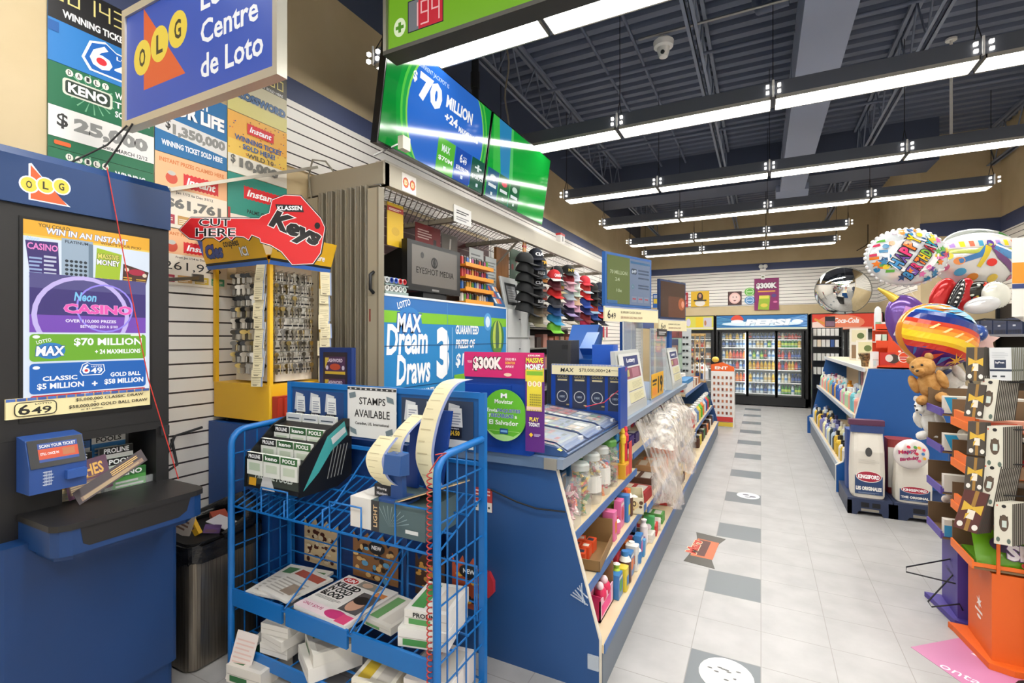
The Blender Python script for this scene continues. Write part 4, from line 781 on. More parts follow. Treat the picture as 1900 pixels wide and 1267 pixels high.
part('end_panel', B().prism([(-1.40, 0), (-.615, 0), (-.615, .23), (-.79, .84), (-1.40, .84)], 'y', CY1, CY1 + .02, BLP), t)
b = B(); b.tube([(-1.14, 2.02, .80), (-1.0, 2.015, .765), (-.9, 2.015, .75), (-.765, 2.02, .755)], .004, BLACK, 5); solo('counter_cable', b, 'thin black cable drooping across the blue counter end', 'cable')
b = B(); b.rbox(-.665, -.615, 2.02, 2.029, .10, .16, .004, clear('clear_tag', '#e8f0f4', .35)); solo('clear_tag', b, 'clear plastic tag low on the blue counter end', 'tag')
b = B()
for i in range(6): b.bar((-.74 + .01 * i, 2.02, .40 + .012 * i), (-.66 - .012 * (i % 3), 2.015, .375 + .01 * (i % 4)), .003, clear('clear_tape', '#dfe8f0', .3))
solo('tape_scrap', b, 'crumpled clear tape stuck on the counter end edge', 'tape')

CLEAR = clear('jar_plastic', '#f2f6f4', .16, .06)
def candies(name, lab, cx, cy, z, rx, ry, h, cols, n, seed, box=False):
    b = B(); r = random.Random(seed)
    for i in range(n):
        if box: x, y = r.uniform(-rx, rx), r.uniform(-ry, ry)
        else:
            a, q = r.uniform(0, 6.3), math.sqrt(r.random()); x, y = rx * q * math.cos(a), ry * q * math.sin(a)
        k0 = len(b.v); c = C(r.choice(cols), .35); b.box(-.014, .014, -.006, .006, -.006, .006, c); b.box(-.024, -.014, -.007, .007, -.001, .001, c); b.box(.014, .024, -.007, .007, -.001, .001, c)
        b.xf(Matrix.Translation((cx + x, cy + y, z + .012 + r.random() * h)) @ Matrix.Rotation(r.uniform(0, 3), 4, 'Z') @ Matrix.Rotation(r.uniform(-1, 1), 4, 'Y'), k0)
    return solo(name, b, lab, 'candy', None, 'stuff')
jars = [(-.80, 2.13, .055, .21, ['#d8a0a8', '#e8d0c8', '#a83a4a', '#c8c0c0', '#e07040', '#805060'], 'square clear bin of pink and white wrapped candy at the counter end', 1),
        (-.80, 2.32, .055, .23, ['#d8b030', '#3f7a3a', '#a85a30', '#d8d0a0', '#2a5a2a', '#b83a30'], 'clear jar of yellow and green wrapped candy, second on the shelf', 0),
        (-.80, 2.50, .055, .24, ['#c8c0b0', '#9a8a78', '#d8c070', '#8a4a4a', '#d8d4cc'], 'clear jar of pale wrapped candy, third on the shelf', 0),
        (-.80, 2.67, .055, .24, ['#d84a5a', '#e8c040', '#4a6ab0', '#e8e0d8', '#d87a30'], 'clear jar of bright mixed candy, fourth on the shelf', 0),
        (-.80, 2.83, .055, .25, ['#4a5a48', '#8a7a60', '#c8b8a0', '#6a3030', '#3f7a3a'], 'green-lidded clear jar, fifth on the shelf', 0)]
for k, (x, y, r, h, cols, lab, sq) in enumerate(jars):
    z = .652
    t = thing('candy_jar', lab, 'jar', (x, y, z))
    if sq: part('jar_body', B().box(x - .05, x + .05, y - .06, y + .06, z, z + h, CLEAR), t)
    else: part('jar_body', B().lathe([(r * .9, 0), (r, .015), (r, h * .82), (r * .8, h * .9), (r * .8, h * .93)], (x, y, z), CLEAR, 16), t)
    if not sq: part('lid', B().lathe([(r * .85, h * .93), (r * .85, h + .01), (r * .7, h + .02)], (x, y, z), C('#4f8a3a', .4) if k == 4 else clear('lid_plastic', '#e8ece8', .45), 16), t); part('jar_label', B().lathe([(r * 1.005, h * .25), (r * 1.005, h * .6)], (x, y, z), C('#d8d4cc' if k > 1 else '#c8b878', .6), 8), t) if k in (2, 3) else None
    candies('candy_fill', 'wrapped candy filling the ' + lab, x, y, z + .005, r * .72, r * .72, h * .72, cols, 60, k + 3, sq)
# candy toy box
t = thing('candy_display', 'yellow counter carton of candy wands and bottles by the jars', 'display box', (-.82, 3.06, .652))
b = B(); b.box(-.92, -.74, 2.98, 3.16, .652, .74, C('#e0a82c', .5)); b.box(-.92, -.90, 2.98, 3.16, .74, .95, C('#d8b040', .5)); p = Pan(b, (-.92, 2.98, .652), (1, 0, 0), (0, 0, 1), .001); p.rect(.02, .02, .12, .06, '#e86a2c'); p.txt('IT', .05, .035, .05, .03, '#e8308a', .04, 0, '#ffffff', .04)
q = Pan(b, (-.74, 2.98, .652), (0, 1, 0), (0, 0, 1), .001); q.rect(.02, .015, .14, .06, '#d84a2c')
part('carton', b, t)
part('side_card', B().box(-.742, -.738, 3.08, 3.15, .66, .86, C('#c83a34', .5)), t)
rr = random.Random(8)
for i in range(8):
    x, y = -.87 + .035 * (i % 4), 3.02 + .07 * (i // 4); c = ['#d8302c', '#3f9a3a', '#3a8ac8', '#e8c030', '#d84a8a', '#4ab0c8', '#e87a2c', '#d83048'][i]
    solo('candy_wand', B().lathe([(.013, 0), (.013, .12), (.02, .125), (.022, .16), (.012, .18), (.016, .19), (.01, .215)], (x, y, .742), C(c, .35), 10), '%s candy wand standing in the yellow carton' % ['red', 'green', 'blue', 'yellow', 'pink', 'aqua', 'orange', 'crimson'][i], 'candy')

def openbox(name, lab, x, y, z, w, d, h, rzv, c, draws=None, th=.004, back=0.0, cat='box'):
    b = B(); m = C(c, .6); b.box(-w / 2, w / 2, -d / 2, d / 2, 0, .004, m); b.box(-w / 2, w / 2, -d / 2, -d / 2 + th, 0, h, m); b.box(-w / 2, w / 2, d / 2 - th, d / 2, 0, h + back, m); b.box(-w / 2, -w / 2 + th, -d / 2, d / 2, 0, h, m); b.box(w / 2 - th, w / 2, -d / 2, d / 2, 0, h, m)
    if draws: draws(Pan(b, (-w / 2, -d / 2, 0), (1, 0, 0), (0, 0, 1), .001), Pan(b, (w / 2, -d / 2, 0), (0, 1, 0), (0, 0, 1), .001))
    o = solo(name, b, lab, cat, None, None, Vector((x, y, z))); o.rotation_euler = (0, 0, rzv); return o
def dr_aero(p, q):
    for a, w in ((p, .16), (q, .22)): a.ell(w / 2, .055, w * .32, .03, '#e0c890'); a.txt('AERO', w * .22, .045, w * .5, .035, '#3a2418', .04); a.rect(w * .3, .022, w * .35, .01, '#b88a50'); a.ell(w * .9, .07, .012, .012, '#5a3a24'); a.ell(w * .88, .045, .01, .008, '#5a3a24')
openbox('aero_carton'.replace('aero', 'chocolate'), 'cream open carton marked AERO on the end of the middle shelf', -.745, 3.13, .434, .16, .22, .10, .25, '#e2d8b8', dr_aero)
for i, (x, y, c) in enumerate([(-.77, 3.11, '#b8d030'), (-.73, 3.16, '#e8e8e0')]): solo('candy_ball', B().ell((x, y, .475), (.035, .035, .035), C(c, .3), 12, 8), ['lime', 'white'][i] + ' candy egg in the AERO carton', 'candy')
openbox('candy_carton', 'brown open carton of orange candy packs on the middle shelf', -.80, 2.36, .434, .24, .34, .05, .1, '#8a6a40', None, .004, .08)
for i in range(9):
    x, y = -.87 + .05 * (i % 3), 2.25 + .075 * (i // 3); b = B(); b.rbox(-.022, .022, -.035, .035, 0, .055, .008, C('#e0542c', .35)); p = Pan(b, (-.022, -.035, .055), (1, 0, 0), (0, 1, 0)); p.rect(.006, .02, .03, .03, '#f0e0d0' if i % 2 else '#3a3a4a')
    solo('candy_pack', b, 'orange candy pack in the brown carton on the middle shelf', 'candy', 'orange candy packs', None, Vector((x, y, .44))).rotation_euler = (0, 0, .1 * (i % 4))
for i, (x, y, z, r, h, c, lab) in enumerate([(-.84, 2.62, .432, .045, .13, '#2f7a8a', 'teal candy bottle on the middle shelf'), (-.80, 2.85, .432, .04, .15, '#8ab83c', 'lime-labelled candy tub on the middle shelf'), (-.88, 2.75, .432, .04, .14, '#dcdcd4', 'white candy tub on the middle shelf'), (-.86, 2.15, .432, .035, .08, '#3a6a8a', 'blue candy jar at the near end of the middle shelf')]):
    solo('candy_tub', B().lathe([(r * .9, 0), (r, .02), (r, h * .75), (r * .7, h * .85), (r * .7, h), (r * .5, h + .01)], (x, y, z), [C('#e8e8e4'), C(c, .35), C(c, .35), C('#e0e4e0', .4), C('#e0e4e0', .4)], 12), lab, 'candy')
for i in range(4): solo('candy_pack', B().box(-.80 + .02 * i, -.785 + .02 * i, 2.95, 3.0, .434, .60, C(['#e86a2c', '#d8406a', '#e88a3c', '#d85030'][i], .4)), ['orange', 'pink', 'amber', 'red-orange'][i] + ' tall candy pack standing on the middle shelf', 'candy')
# base shelf goods
t = thing('candy_display', 'pink open carton of pink candy toys at the near end of the base shelf', 'display box', (-.76, 2.30, .202))
b = B(); pk = C('#d84a82', .45); b.box(-.86, -.66, 2.20, 2.42, .202, .21, pk)
b.box(-.86, -.66, 2.20, 2.206, .202, .32, C('#c82a5c', .45)); b.box(-.666, -.66, 2.20, 2.42, .202, .30, C('#e8b8c8', .5)); b.box(-.86, -.854, 2.20, 2.42, .202, .36, C('#8a6a48', .6)); b.box(-.86, -.66, 2.414, 2.42, .202, .40, C('#8a6a48', .6))
p = Pan(b, (-.66, 2.20, .202), (0, 1, 0), (0, 0, 1), .001); p.rect(.02, .02, .15, .05, '#e8308a'); part('carton', b, t)
for i in range(6): solo('candy_toy', B().ell((-.80 + .06 * (i % 3), 2.27 + .07 * (i // 3), .30), (.03, .03, .04), C(['#e83a7a', '#f0a0c0', '#d82a5a'][i % 3], .3), 10, 6).ell((-.80 + .06 * (i % 3), 2.255 + .07 * (i // 3), .345), (.02, .018, .02), C('#f4d8e0', .3), 8, 5), '%s candy toy in the pink carton' % ['hot pink front', 'pale pink front', 'crimson front', 'hot pink rear', 'pale pink rear', 'crimson rear'][i], 'candy')
gd = [('#b4d03a', .11), ('#8ac03a', .13), ('#c8d850', .12), ('#e03a50', .10), ('#e86aa0', .13), ('#d83a7a', .14), ('#3a9ac8', .12), ('#e84a8a', .15), ('#7a3a9a', .13), ('#5aa0d0', .10), ('#e8b0c8', .14), ('#c83a5a', .11), ('#e8e0e0', .12), ('#3a6ab0', .14), ('#e05a8a', .12), ('#4aa05a', .13)]
gn = ['lime', 'green', 'pale lime', 'red', 'rose', 'magenta', 'sky blue', 'hot pink', 'purple', 'light blue', 'blush', 'crimson', 'white', 'blue', 'coral pink', 'leaf green']
for i, (c, h) in enumerate(gd):
    x, y = (-.665, -.77, -.86)[i % 3], 2.50 + .055 * i
    b = B(); k = i % 4
    if k == 0: b.lathe([(.02, 0), (.025, .02), (.025, h), (.012, h + .02), (.02, h + .04), (.0, h + .05)], (x, y, .202), [C(c, .35)] * 4 + [C('#f0e8e0')], 10)
    elif k == 1: b.prism([(x - .04, .202), (x + .04, .202), (x + .045, .202 + h), (x - .03, .21 + h)], 'y', y - .015, y + .02, C(c, .35)); Pan(b, (x - .03, y - .015, .22), (1, 0, 0), (0, 0, 1), .001).rect(.01, .03, .04, .04, '#f0e8d8')
    elif k == 2: b.ell((x, y, .202 + h * .5), (.035, .03, h * .5), C(c, .3), 10, 7); b.lathe([(.018, h), (.018, h + .03)], (x, y, .195), C('#f4f0e8', .4), 8)
    else: b.rbox(x - .035, x + .035, y - .022, y + .022, .202, .202 + h, .008, C(c, .4)); Pan(b, (x - .035, y - .022, .202), (1, 0, 0), (0, 0, 1), .001).ell(.035, h * .5, .02, .02, '#f0e0e8')
    solo('candy_toy', b, '%s novelty candy standing on the base shelf, %s back along the aisle' % (gn[i], ORD[min(i, 13)] if i < 14 else ('fifteenth' if i == 14 else 'sixteenth')), 'candy')
carton('candy_carton', -.70, 3.05, .202, .12, .12, .07, .1, '#6a3a7a', 'purple carton on the base shelf', '#c8a8d0')
for i in range(4): carton('candy_carton', -.69, 3.25 + .12 * i, .202, .14, .10, .05 + .015 * (i % 2), .08 * (i % 3), ['#dcd8d0', '#c83a34', '#d8d4cc', '#5a9a4a'][i], ['white lettered', 'red', 'pale', 'green'][i] + ' candy carton on the base shelf by the plastic sheet', ['#3a3a3a', '#e8d0c0', '#8a6a50', '#e0e8d8'][i])
solo('candy_ball', B().ell((-.665, 2.80, .24), (.035, .035, .035), C('#3a9ab0', .3), 12, 8), 'blue candy ball at the front of the base shelf', 'candy')
# shelf goods farther down (partly under the plastic)
carton('candy_carton', -.90, 3.50, .742, .16, .14, .075, 0, '#3a2470', 'purple chocolate carton under the countertop', '#5a3a9a')
carton('candy_carton', -.90, 3.68, .742, .16, .12, .07, 0, '#322060', 'dark purple chocolate carton behind the first', '#5a3a9a')
far_cols = [('#a82a2a', 'red'), ('#e0702c', 'orange'), ('#d8b83a', 'yellow'), ('#5a3a2a', 'brown'), ('#c8c0b4', 'grey-white'), ('#7a2a3a', 'maroon'), ('#d8a878', 'tan'), ('#3a5a8a', 'blue')]
for s, (a, zz) in enumerate([(3.34, .402), (4.56, .422), (3.4, .204), (4.6, .204), (4.56, .702)]):
    for i in range(4):
        c, nm = far_cols[(i * 3 + s) % 8]; z = zz; y = a + .28 * i
        if zz == .204 and i < 2 and s == 2: continue
        carton('candy_carton', front(z) - .13 - .01 * (i % 2), y + .1, z, .2, .2, .07 + .02 * ((i + s) % 3), .06 * (i - 1), c, '%s candy carton behind the plastic sheet, %s level, %s along' % (nm, ['middle', 'far middle', 'base', 'far base', 'far upper'][s], ORD[i]), '#e8d8c0')
solo('yellow_box', B().box(-.70, -.64, 4.62, 4.74, .27, .36, C('#e8c020', .4)).box(-.71, -.63, 4.60, 4.76, .204, .27, C('#6a4a34', .6)), 'yellow candy box showing between the plastic folds', 'box')
rx2 = random.Random(77)
PAL = [('#c83a4a', 'red'), ('#e07a2c', 'orange'), ('#d8c03a', 'yellow'), ('#4a9a48', 'green'), ('#3a7ab8', 'blue'), ('#8a4a98', 'purple'), ('#d86a9a', 'pink'), ('#e0dcd4', 'white'), ('#5a3a2a', 'brown'), ('#38b0b8', 'teal')]
for lv, (z, x0, nm_, ys) in enumerate([(.432, -.98, 'middle', zig(2.2, 3.2, 11)), (.432, -1.10, 'middle', zig(2.2, 3.2, 9)), (.202, -.97, 'base', zig(2.2, 3.3, 12)), (.202, -1.10, 'base', zig(2.2, 3.3, 10)), (.652, -1.0, 'upper', zig(2.15, 3.2, 10)), (.202, -.72, 'front base', zig(2.52, 3.0, 4)), (.432, -.73, 'front middle', zig(2.60, 3.0, 4)), (.202, -.80, 'inner base', zig(2.5, 3.25, 9)), (.202, -.655, 'edge base', zig(2.47, 2.97, 6)), (.742, -1.02, 'far upper', zig(3.35, 4.4, 8))]):
    for i, y in enumerate(ys):
        c, nn = rx2.choice(PAL); h = rx2.uniform(.09, .17); b = B()
        if (i + lv) % 3 == 0: b.rbox(x0 - .035, x0 + .035, y - .03, y + .03, z, z + h, .01, C(c, .35)); p = Pan(b, (x0 - .03, y - .03, z), (1, 0, 0), (0, 0, 1), .001); p.rect(.008, h * .3, .044, h * .35, rx2.choice(PAL)[0]); q = Pan(b, (x0 + .035, y - .03, z), (0, 1, 0), (0, 0, 1), .001); q.rect(.01, h * .25, .04, h * .4, rx2.choice(PAL)[0])
        elif (i + lv) % 3 == 1: b.lathe([(.03, 0), (.034, .01), (.034, h * .7), (.02, h * .85), (.02, h)], (x0, y, z), [C(c, .3), C(c, .3), C('#e4e0d8', .4), C(rx2.choice(PAL)[0], .4)], 10)
        else: b.prism([(y - .04, z), (y + .04, z), (y + .045, z + h * .5), (y + .035, z + h), (y - .035, z + h), (y - .045, z + h * .5)], 'x', x0 - .02, x0 + .02, C(c, .3)); q = Pan(b, (x0 + .02, y - .04, z), (0, 1, 0), (0, 0, 1), .001); q.ell(.04, h * .5, .028, h * .25, rx2.choice(PAL)[0]); q.rect(.01, h * .8, .06, h * .1, '#e8e0d0')
        solo('candy_packet', b, '%s candy packet, %s in the %s row of the %s shelf' % (nn, ORD[i], ['front', 'rear', 'second', 'rear', 'rear', 'first', 'first', 'inner', 'edge', 'rear'][lv], nm_), 'candy')
# plastic sheets
def sheet(name, lab, y0, y1, seed, a, lo=.22, hang=.0):
    b = B(); r = random.Random(seed); n, m = 46, 26; prof = [(-1.02, .99), (-.90, .992), (-.79, .995), (-.755, .96)] ; vs = []
    for j in range(m + 1):
        s = j / m
        for i in range(n + 1):
            y = y0 + (y1 - y0) * i / n; low = lo + .16 * math.sin(3.1 * (y - y0) / (y1 - y0) * 2 + seed) * .5 + hang * (i / n)
            z = .93 - (.93 - low) * s; f = .018 * math.sin(i * 1.15 + 2.2 * s + seed) + .012 * math.sin(i * 2.3 + seed * 3)
            x = front(z) + .035 + .03 * math.sin(s * 3.1) + f * (.4 + s) + r.uniform(-.002, .002)
            vs.append((x, y + .03 * math.sin(j * .5 + seed) * s, z))
    b.add(vs, [(j * (n + 1) + i, j * (n + 1) + i + 1, (j + 1) * (n + 1) + i + 1, (j + 1) * (n + 1) + i) for j in range(m) for i in range(n)], clear('plastic_sheet', '#f4eee6', .26, .18, (1.2, 5, .8)), True)
    solo(name, b, lab, 'plastic sheet')
sheet('plastic_sheet', 'nearer crumpled clear plastic sheet hung over the candy shelves', 3.38, 4.35, 1, .3, .30, -.05)
sheet('plastic_sheet', 'farther crumpled clear plastic sheet hung over the candy shelves', 4.4, 5.5, 2, .3, .30, .06)
b = B(); r = random.Random(4); n = 14; vs = []
for j in range(n + 1):
    for i in range(n + 1):
        u, v = i / n * 2 - 1, j / n * 2 - 1; q = max(0, 1 - (abs(u) ** 2.5)) * max(0, 1 - abs(v) ** 2.5); vs.append((-.72 + .14 * u, 4.55 + .75 * v, .68 + .22 * q ** .5 + .02 * math.sin(9 * v + 3 * u) * q + r.uniform(-.008, .008)))
b.add(vs, [(j * (n + 1) + i, j * (n + 1) + i + 1, (j + 1) * (n + 1) + i + 1, (j + 1) * (n + 1) + i) for j in range(n) for i in range(n)], clear('bag_plastic', '#ece4da', .55, .2, (3, 3, 3)), True)
solo('plastic_bundle', b, 'bulging clear plastic bundle of snacks under the countertop nose', 'plastic bag')
# far shelves: boxes and bottles
for i in range(6): b = B(); y = 6.12 + .13 * i; b.box(-.92, -.80, y, y + .12, .847, .95, C('#e4e0da', .5)); b.box(-.921, -.799, y - .001, y + .121, .95, 1.0, C('#3a82b8', .5)); Pan(b, (-.92, y, .847), (1, 0, 0), (0, 0, 1), .001).rect(.02, .02, .08, .03, '#c83a34'); solo('medicine_box', b, '%s blue-topped white box in the row on the far upper shelf' % ORD[i], 'box', 'blue-topped boxes')
for i in range(5): carton('small_carton', -.87, 7.0 + .16 * i, .847, .12, .12, .10, 0, ['#c88a60', '#d8d0c0', '#8a5a40', '#dcd4c8', '#b0603c'][i], '%s carton past the blue-topped boxes on the far upper shelf' % ['tan', 'cream', 'brown', 'white', 'rust'][i])
bc = [('#b83028', 'red'), ('#dcd6cc', 'white'), ('#6a82a8', 'blue-grey'), ('#d8c03a', 'yellow'), ('#58b03a', 'green'), ('#e07a2c', 'orange'), ('#c8ccd0', 'silver'), ('#2f5f9a', 'blue'), ('#c83a3a', 'scarlet'), ('#3a6a3a', 'dark green')]
for i in range(10):
    c, nm = bc[i]; y = 6.14 + .215 * i; h = .22
    solo('cleaner_bottle', B().lathe([(.05, 0), (.055, .02), (.055, h * .6), (.022, h * .82), (.022, h * .9), (.03, h * .9), (.03, h), (.02, h + .01)], (front(.45) - .075, y, .452), [C(c, .3)] * 3 + [C('#e8e8e4', .4)] * 4, 12, 1, .8), nm + ' household bottle on the far middle shelf', 'bottle')
    if i % 2 == 0: solo('food_jar', B().lathe([(.045, 0), (.05, .015), (.05, .10), (.04, .12), (.042, .12), (.042, .14)], (-.70, y + .1, .202), [C('#4a2a1c', .3)] * 3 + [C('#2a2a2e', .4)] * 2, 12), 'dark jar on the far base shelf, %s along' % ORD[i // 2], 'jar')
    else: carton('tin_box', -.72, y + .1, .202, .12, .16, .11, 0, bc[(i * 3) % 10][0], bc[(i * 3) % 10][1] + ' packet on the far base shelf, %s along' % ORD[i // 2], '#e8dcc0')
# ============================================================ ON THE COUNTERTOP
RY_ = C('#0f3f98', .35)
t = thing('ticket_tray', 'clear-topped scratch ticket tray on the near end of the counter', 'ticket tray', (-1.0, 2.45, .985))
b = B(); b.prism([(-1.24, .986), (-.775, .986), (-.765, 1.0), (-.79, 1.02), (-1.24, 1.075)], 'y', 2.056, 2.93, C('#3a5a8c', .3))
sl = Vector((-.45, 0, .055)).normalized(); p = Pan(b, (-.79, 2.056, 1.021), (0, 1, 0), sl, .0008, 0, .25); p.rect(.02, .04, .87, .39, '#8f9a9c')
rnd = random.Random(12)
for k in range(3):
    for j in range(4):
        for i in range(3): p.rect(.035 + .295 * k + .09 * i, .06 + .09 * j, .075, .08, rnd.choice(['#a8b8a0', '#c8b8a0', '#6a8a70', '#b07a78', '#d8d8d0', '#8a98b0', '#c8a060'])); p.rect(.045 + .295 * k + .09 * i, .08 + .09 * j, .05, .02, rnd.choice(['#e8e4d8', '#5a6a58', '#a84a48']))
part('tray_base', b, t)
for k in range(3):
    y = 2.06 + .29 * k; part('clear_lid', B().prism([(-1.23, 1.079), (-.83, 1.032), (-.775, 1.006), (-.77, 1.012), (-.825, 1.042), (-1.23, 1.089)], 'y', y, y + .28, clear('tray_plastic', '#eef2f4', .16, .04)), t)
    part('lid_frame', B().tube([(-1.23, y + .001, 1.091), (-.825, y + .001, 1.044), (-.77, y + .001, 1.013), (-.77, y + .279, 1.013), (-.825, y + .279, 1.044), (-1.23, y + .279, 1.091)], .004, C('#1d3560', .3), 4), t)
    part('price_tab', B().box(-.80, -.785, y + .225, y + .265, 1.014, 1.034, C('#d8dce0', .3)), t)
b = B(); p = Pan(b, (-.79, 2.03, 1.0135), (0, 1, 0), (-.02, 0, .008), .002); p.rect(.0, .0, .08, .02, '#d8c860'); part('yellow_label', b, t)
t = thing('ticket_board', 'navy board of four GOLD tickets at the back of the ticket tray', 'ticket display', (-.96, 2.95, .985))
b = B(); b.box(-1.21, -.725, 2.94, 2.965, .986, 1.345, RY_); p = Pan(b, (-1.21, 2.94, 1.05), (1, 0, 0), (0, 0, 1), .0008)
for k in range(4):
    x = .03 + .115 * k; p.rect(x, .02, .095, .21, '#24304a'); p.txt('GOLD', x + .012, .212, .07, .02, '#8a8458', .03); p.rect(x + .015, .195, .065, .01, '#c8bc90'); p.ring(x + .047, .095, .032, .037, '#b8bcc0'); p.txt('100X', x + .03, .087, .035, .014, '#9aa8b8', .03); p.rect(x + .075, .04, .018, .008, '#a89868')
part('board', b, t); part('side_post', B().box(-.735, -.722, 2.80, 2.965, .99, 1.345, RY_), t)
b = B(); b.box(-1.20, -.733, 2.925, 2.932, 1.285, 1.352, C('#e4dab2', .6)); p = Pan(b, (-1.20, 2.925, 1.285), (1, 0, 0), (0, 0, 1), .0008); p.rect(0, .058, .467, .009, '#8f9cc0'); p.txt('MAX', .06, .016, .09, .026, '#303030', .015, .1); p.txt('$70,000,000+24', .185, .018, .20, .024, '#303030', .01); p.rect(.39, .032, .04, .002, '#303030')
for i in range(24): p.rect(.02 * i, .058, .002, .009, '#e4dab2')
part('jackpot_strip', b, t)
solo('sign_cabinet', B().box(-1.27, -.925, 2.0, 2.05, .986, 1.35, RY_).box(-1.265, -1.02, 1.995, 2.0, 1.02, 1.30, C('#0f3f98', .3)), 'royal blue cabinet behind the round green sign on the counter end', 'cabinet')
b = B(); cx, cz, rx_, rz_ = -1.047, 1.165, .112, .118
b.prism([(cx + rx_ * math.cos(2 * math.pi * i / 32), cz + rz_ * math.sin(2 * math.pi * i / 32)) for i in range(32)], 'y', 1.978, 1.984, C('#63b52e', .4)); p = Pan(b, (cx, 1.978, cz), (1, 0, 0), (0, 0, 1), .0008, 0, .4)
p.txt('M', -.016, .078, .032, .022, '#ffffff', .05); p.txt('Movistar', -.048, .052, .096, .02, '#f4f8f0', .02); p.txt('Envia', -.088, .012, .055, .017, '#f4f8f0', .02); p.txt('PAQUETES', -.033, .011, .117, .018, '#1f3f9c', .03, 0, '#f0f4f0', .03); p.txt('y', -.078, -.014, .01, .018, '#f4f8f0', .02); p.txt('RECARGAS', -.065, -.012, .115, .018, '#1f4f9c', .03, 0, '#f0f4f0', .03); p.txt('a', .056, -.012, .012, .013, '#f4f8f0', .02); p.txt('El Salvador', -.076, -.045, .15, .022, '#f4f8f0', .02); p.rect(-.02, -.085, .042, .024, '#1f4f8c'); p.rect(-.016, -.078, .034, .01, '#7ab0d8'); p.rect(-.078, -.073, .056, .002, '#b8e08a'); p.rect(.024, -.073, .056, .002, '#b8e08a')
p.poly([(rx_ * math.cos(a), rz_ * math.sin(a)) for a in [math.radians(215 + 110 * i / 10) for i in range(11)]] + [(.05, -.094), (0, -.088), (-.05, -.092)], '#a8d888')
solo('round_sign', b, 'round green Movistar sign on the blue counter cabinet', 'sign')
b = B(); b.box(-1.265, -.925, 1.985, 1.99, 1.335, 1.452, C('#c81f6a', .4)); p = Pan(b, (-1.265, 1.985, 1.335), (1, 0, 0), (0, 0, 1), .0008); p.txt('$300K', .05, .03, .155, .065, '#f4e8e4', .05, 0, '#3a2430', .05); p.txt('YOUR', .018, .065, .025, .012, '#f0d8e0', .03); p.poly([(.045, .03), (.055, .05), (.05, .03)], '#f4c8d8')
for i, s in enumerate(('COULD BE A', 'SCRATCH', 'AWAY!')): p.txt(s, .222, .08 - .017 * i, .055 - .006 * i, .012, '#f4e0e8' if i != 1 else '#f0c030', .03)
p.ell(.235, .015, .02, .008, '#e8c8b0')
solo('lotto_sign', b, 'magenta $300K sign standing on the blue counter cabinet', 'sign')
b = B(); b.box(-.935, -.845, 1.972, 1.978, 1.015, 1.452, C('#5a2478', .4)); p = Pan(b, (-.935, 1.972, 1.015), (1, 0, 0), (0, 0, 1), .0008); p.rect(0, .31, .09, .127, '#d8c23a'); p.rect(0, .37, .09, .067, '#c81f6a'); p.rect(.008, .18, .072, .19, '#dcca38'); p.txt('MASSIVE', .003, .392, .084, .024, '#f0d850', .04, 0, '#201810', .05); p.txt('MONEY', .001, .362, .088, .026, '#ffffff', .04, 0, '#201810', .05); p.txt('$300,000', .012, .42, .06, .009, '#f4e8e0', .03); p.rect(.006, .338, .078, .018, '#7ab02c')
for i in range(3): p.ell(.022 + .023 * i, .30, .01, .012, '#f0e8c8'); p.txt('S', .018 + .023 * i, .293, .008, .014, '#c85a30', .03)
for i in range(6):
    for j in range(5): p.rect(.022 + .0095 * i, .205 + .011 * j, .006, .006, '#8a8430')
p.poly([(.008, .18)] + [(.008 + .072 * i / 12, .18 + (.008 if i % 2 else 0)) for i in range(13)] + [(.08, .2), (.008, .2)], '#e8c8a8'); p.txt('PLAY', .022, .135, .045, .018, '#f0d850', .04); p.txt('TODAY!', .018, .112, .052, .018, '#ffffff', .03); p.poly([(.02, .075), (.03, .085), (.04, .075), (.03, .065)], '#e8c030'); p.lines(.045, .07, .03, .012, 3, '#c8b8d8')
solo('lotto_sign', b, 'tall narrow purple and yellow MASSIVE MONEY strip on the cabinet edge', 'sign')
solo('red_string', B().tube([(-.72, 2.93, 1.34), (-.74, 2.9, 1.22), (-.84, 2.87, 1.13), (-.95, 2.85, 1.10)], .0025, C('#d8384a', .5), 5), 'thin red string looping from the ticket board', 'string')
solo('black_wire', B().tube([(-.78, 3.02, 1.0), (-.765, 3.03, .97), (-.76, 3.02, .90), (-.80, 2.98, .86)], .004, BLACK, 5), 'short black wire hanging over the countertop nose', 'wire')
# framed ticket display and red basket by the key stand
b = B(); b.box(-2.185, -1.945, 1.94, 1.97, 1.022, 1.465, C('#16336f', .35)); p = Pan(b, (-2.185, 1.94, 1.18), (1, 0, 0), (0, 0, 1), .0008); p.rect(.03, -.12, .18, .38, '#2a2430')
for j in range(3): z = .14 - .12 * j; p.rect(.045, z, .15, .095, '#4a2f50'); p.txt('CASHWORD', .055, z + .065, .12, .02, '#d8c8d8', .03); p.ell(.12, z + .04, .04, .018, '#b84a30'); p.ell(.06, z + .035, .01, .012, '#c8c0d0'); p.ell(.18, z + .035, .01, .012, '#c8c0d0'); p.rect(.045, z + .0, .15, .015, '#c8a838'); p.poly([(.045, z + .03), (.045, z + .09), (.075, z + .09)], '#c8b040')
solo('ticket_display', b, 'navy framed crossword ticket display beside the key stand', 'ticket display')
b = B(); b.box(-2.284, -2.245, 1.72, 2.05, 1.062, 1.21, C('#b0321f', .5))
for i in range(9): b.box(-2.245, -2.238, 1.725 + .036 * i, 1.745 + .036 * i, 1.075, 1.20, C('#c8402a', .5))
solo('red_basket', b, 'red ribbed plastic basket beside the yellow key stand base', 'basket')

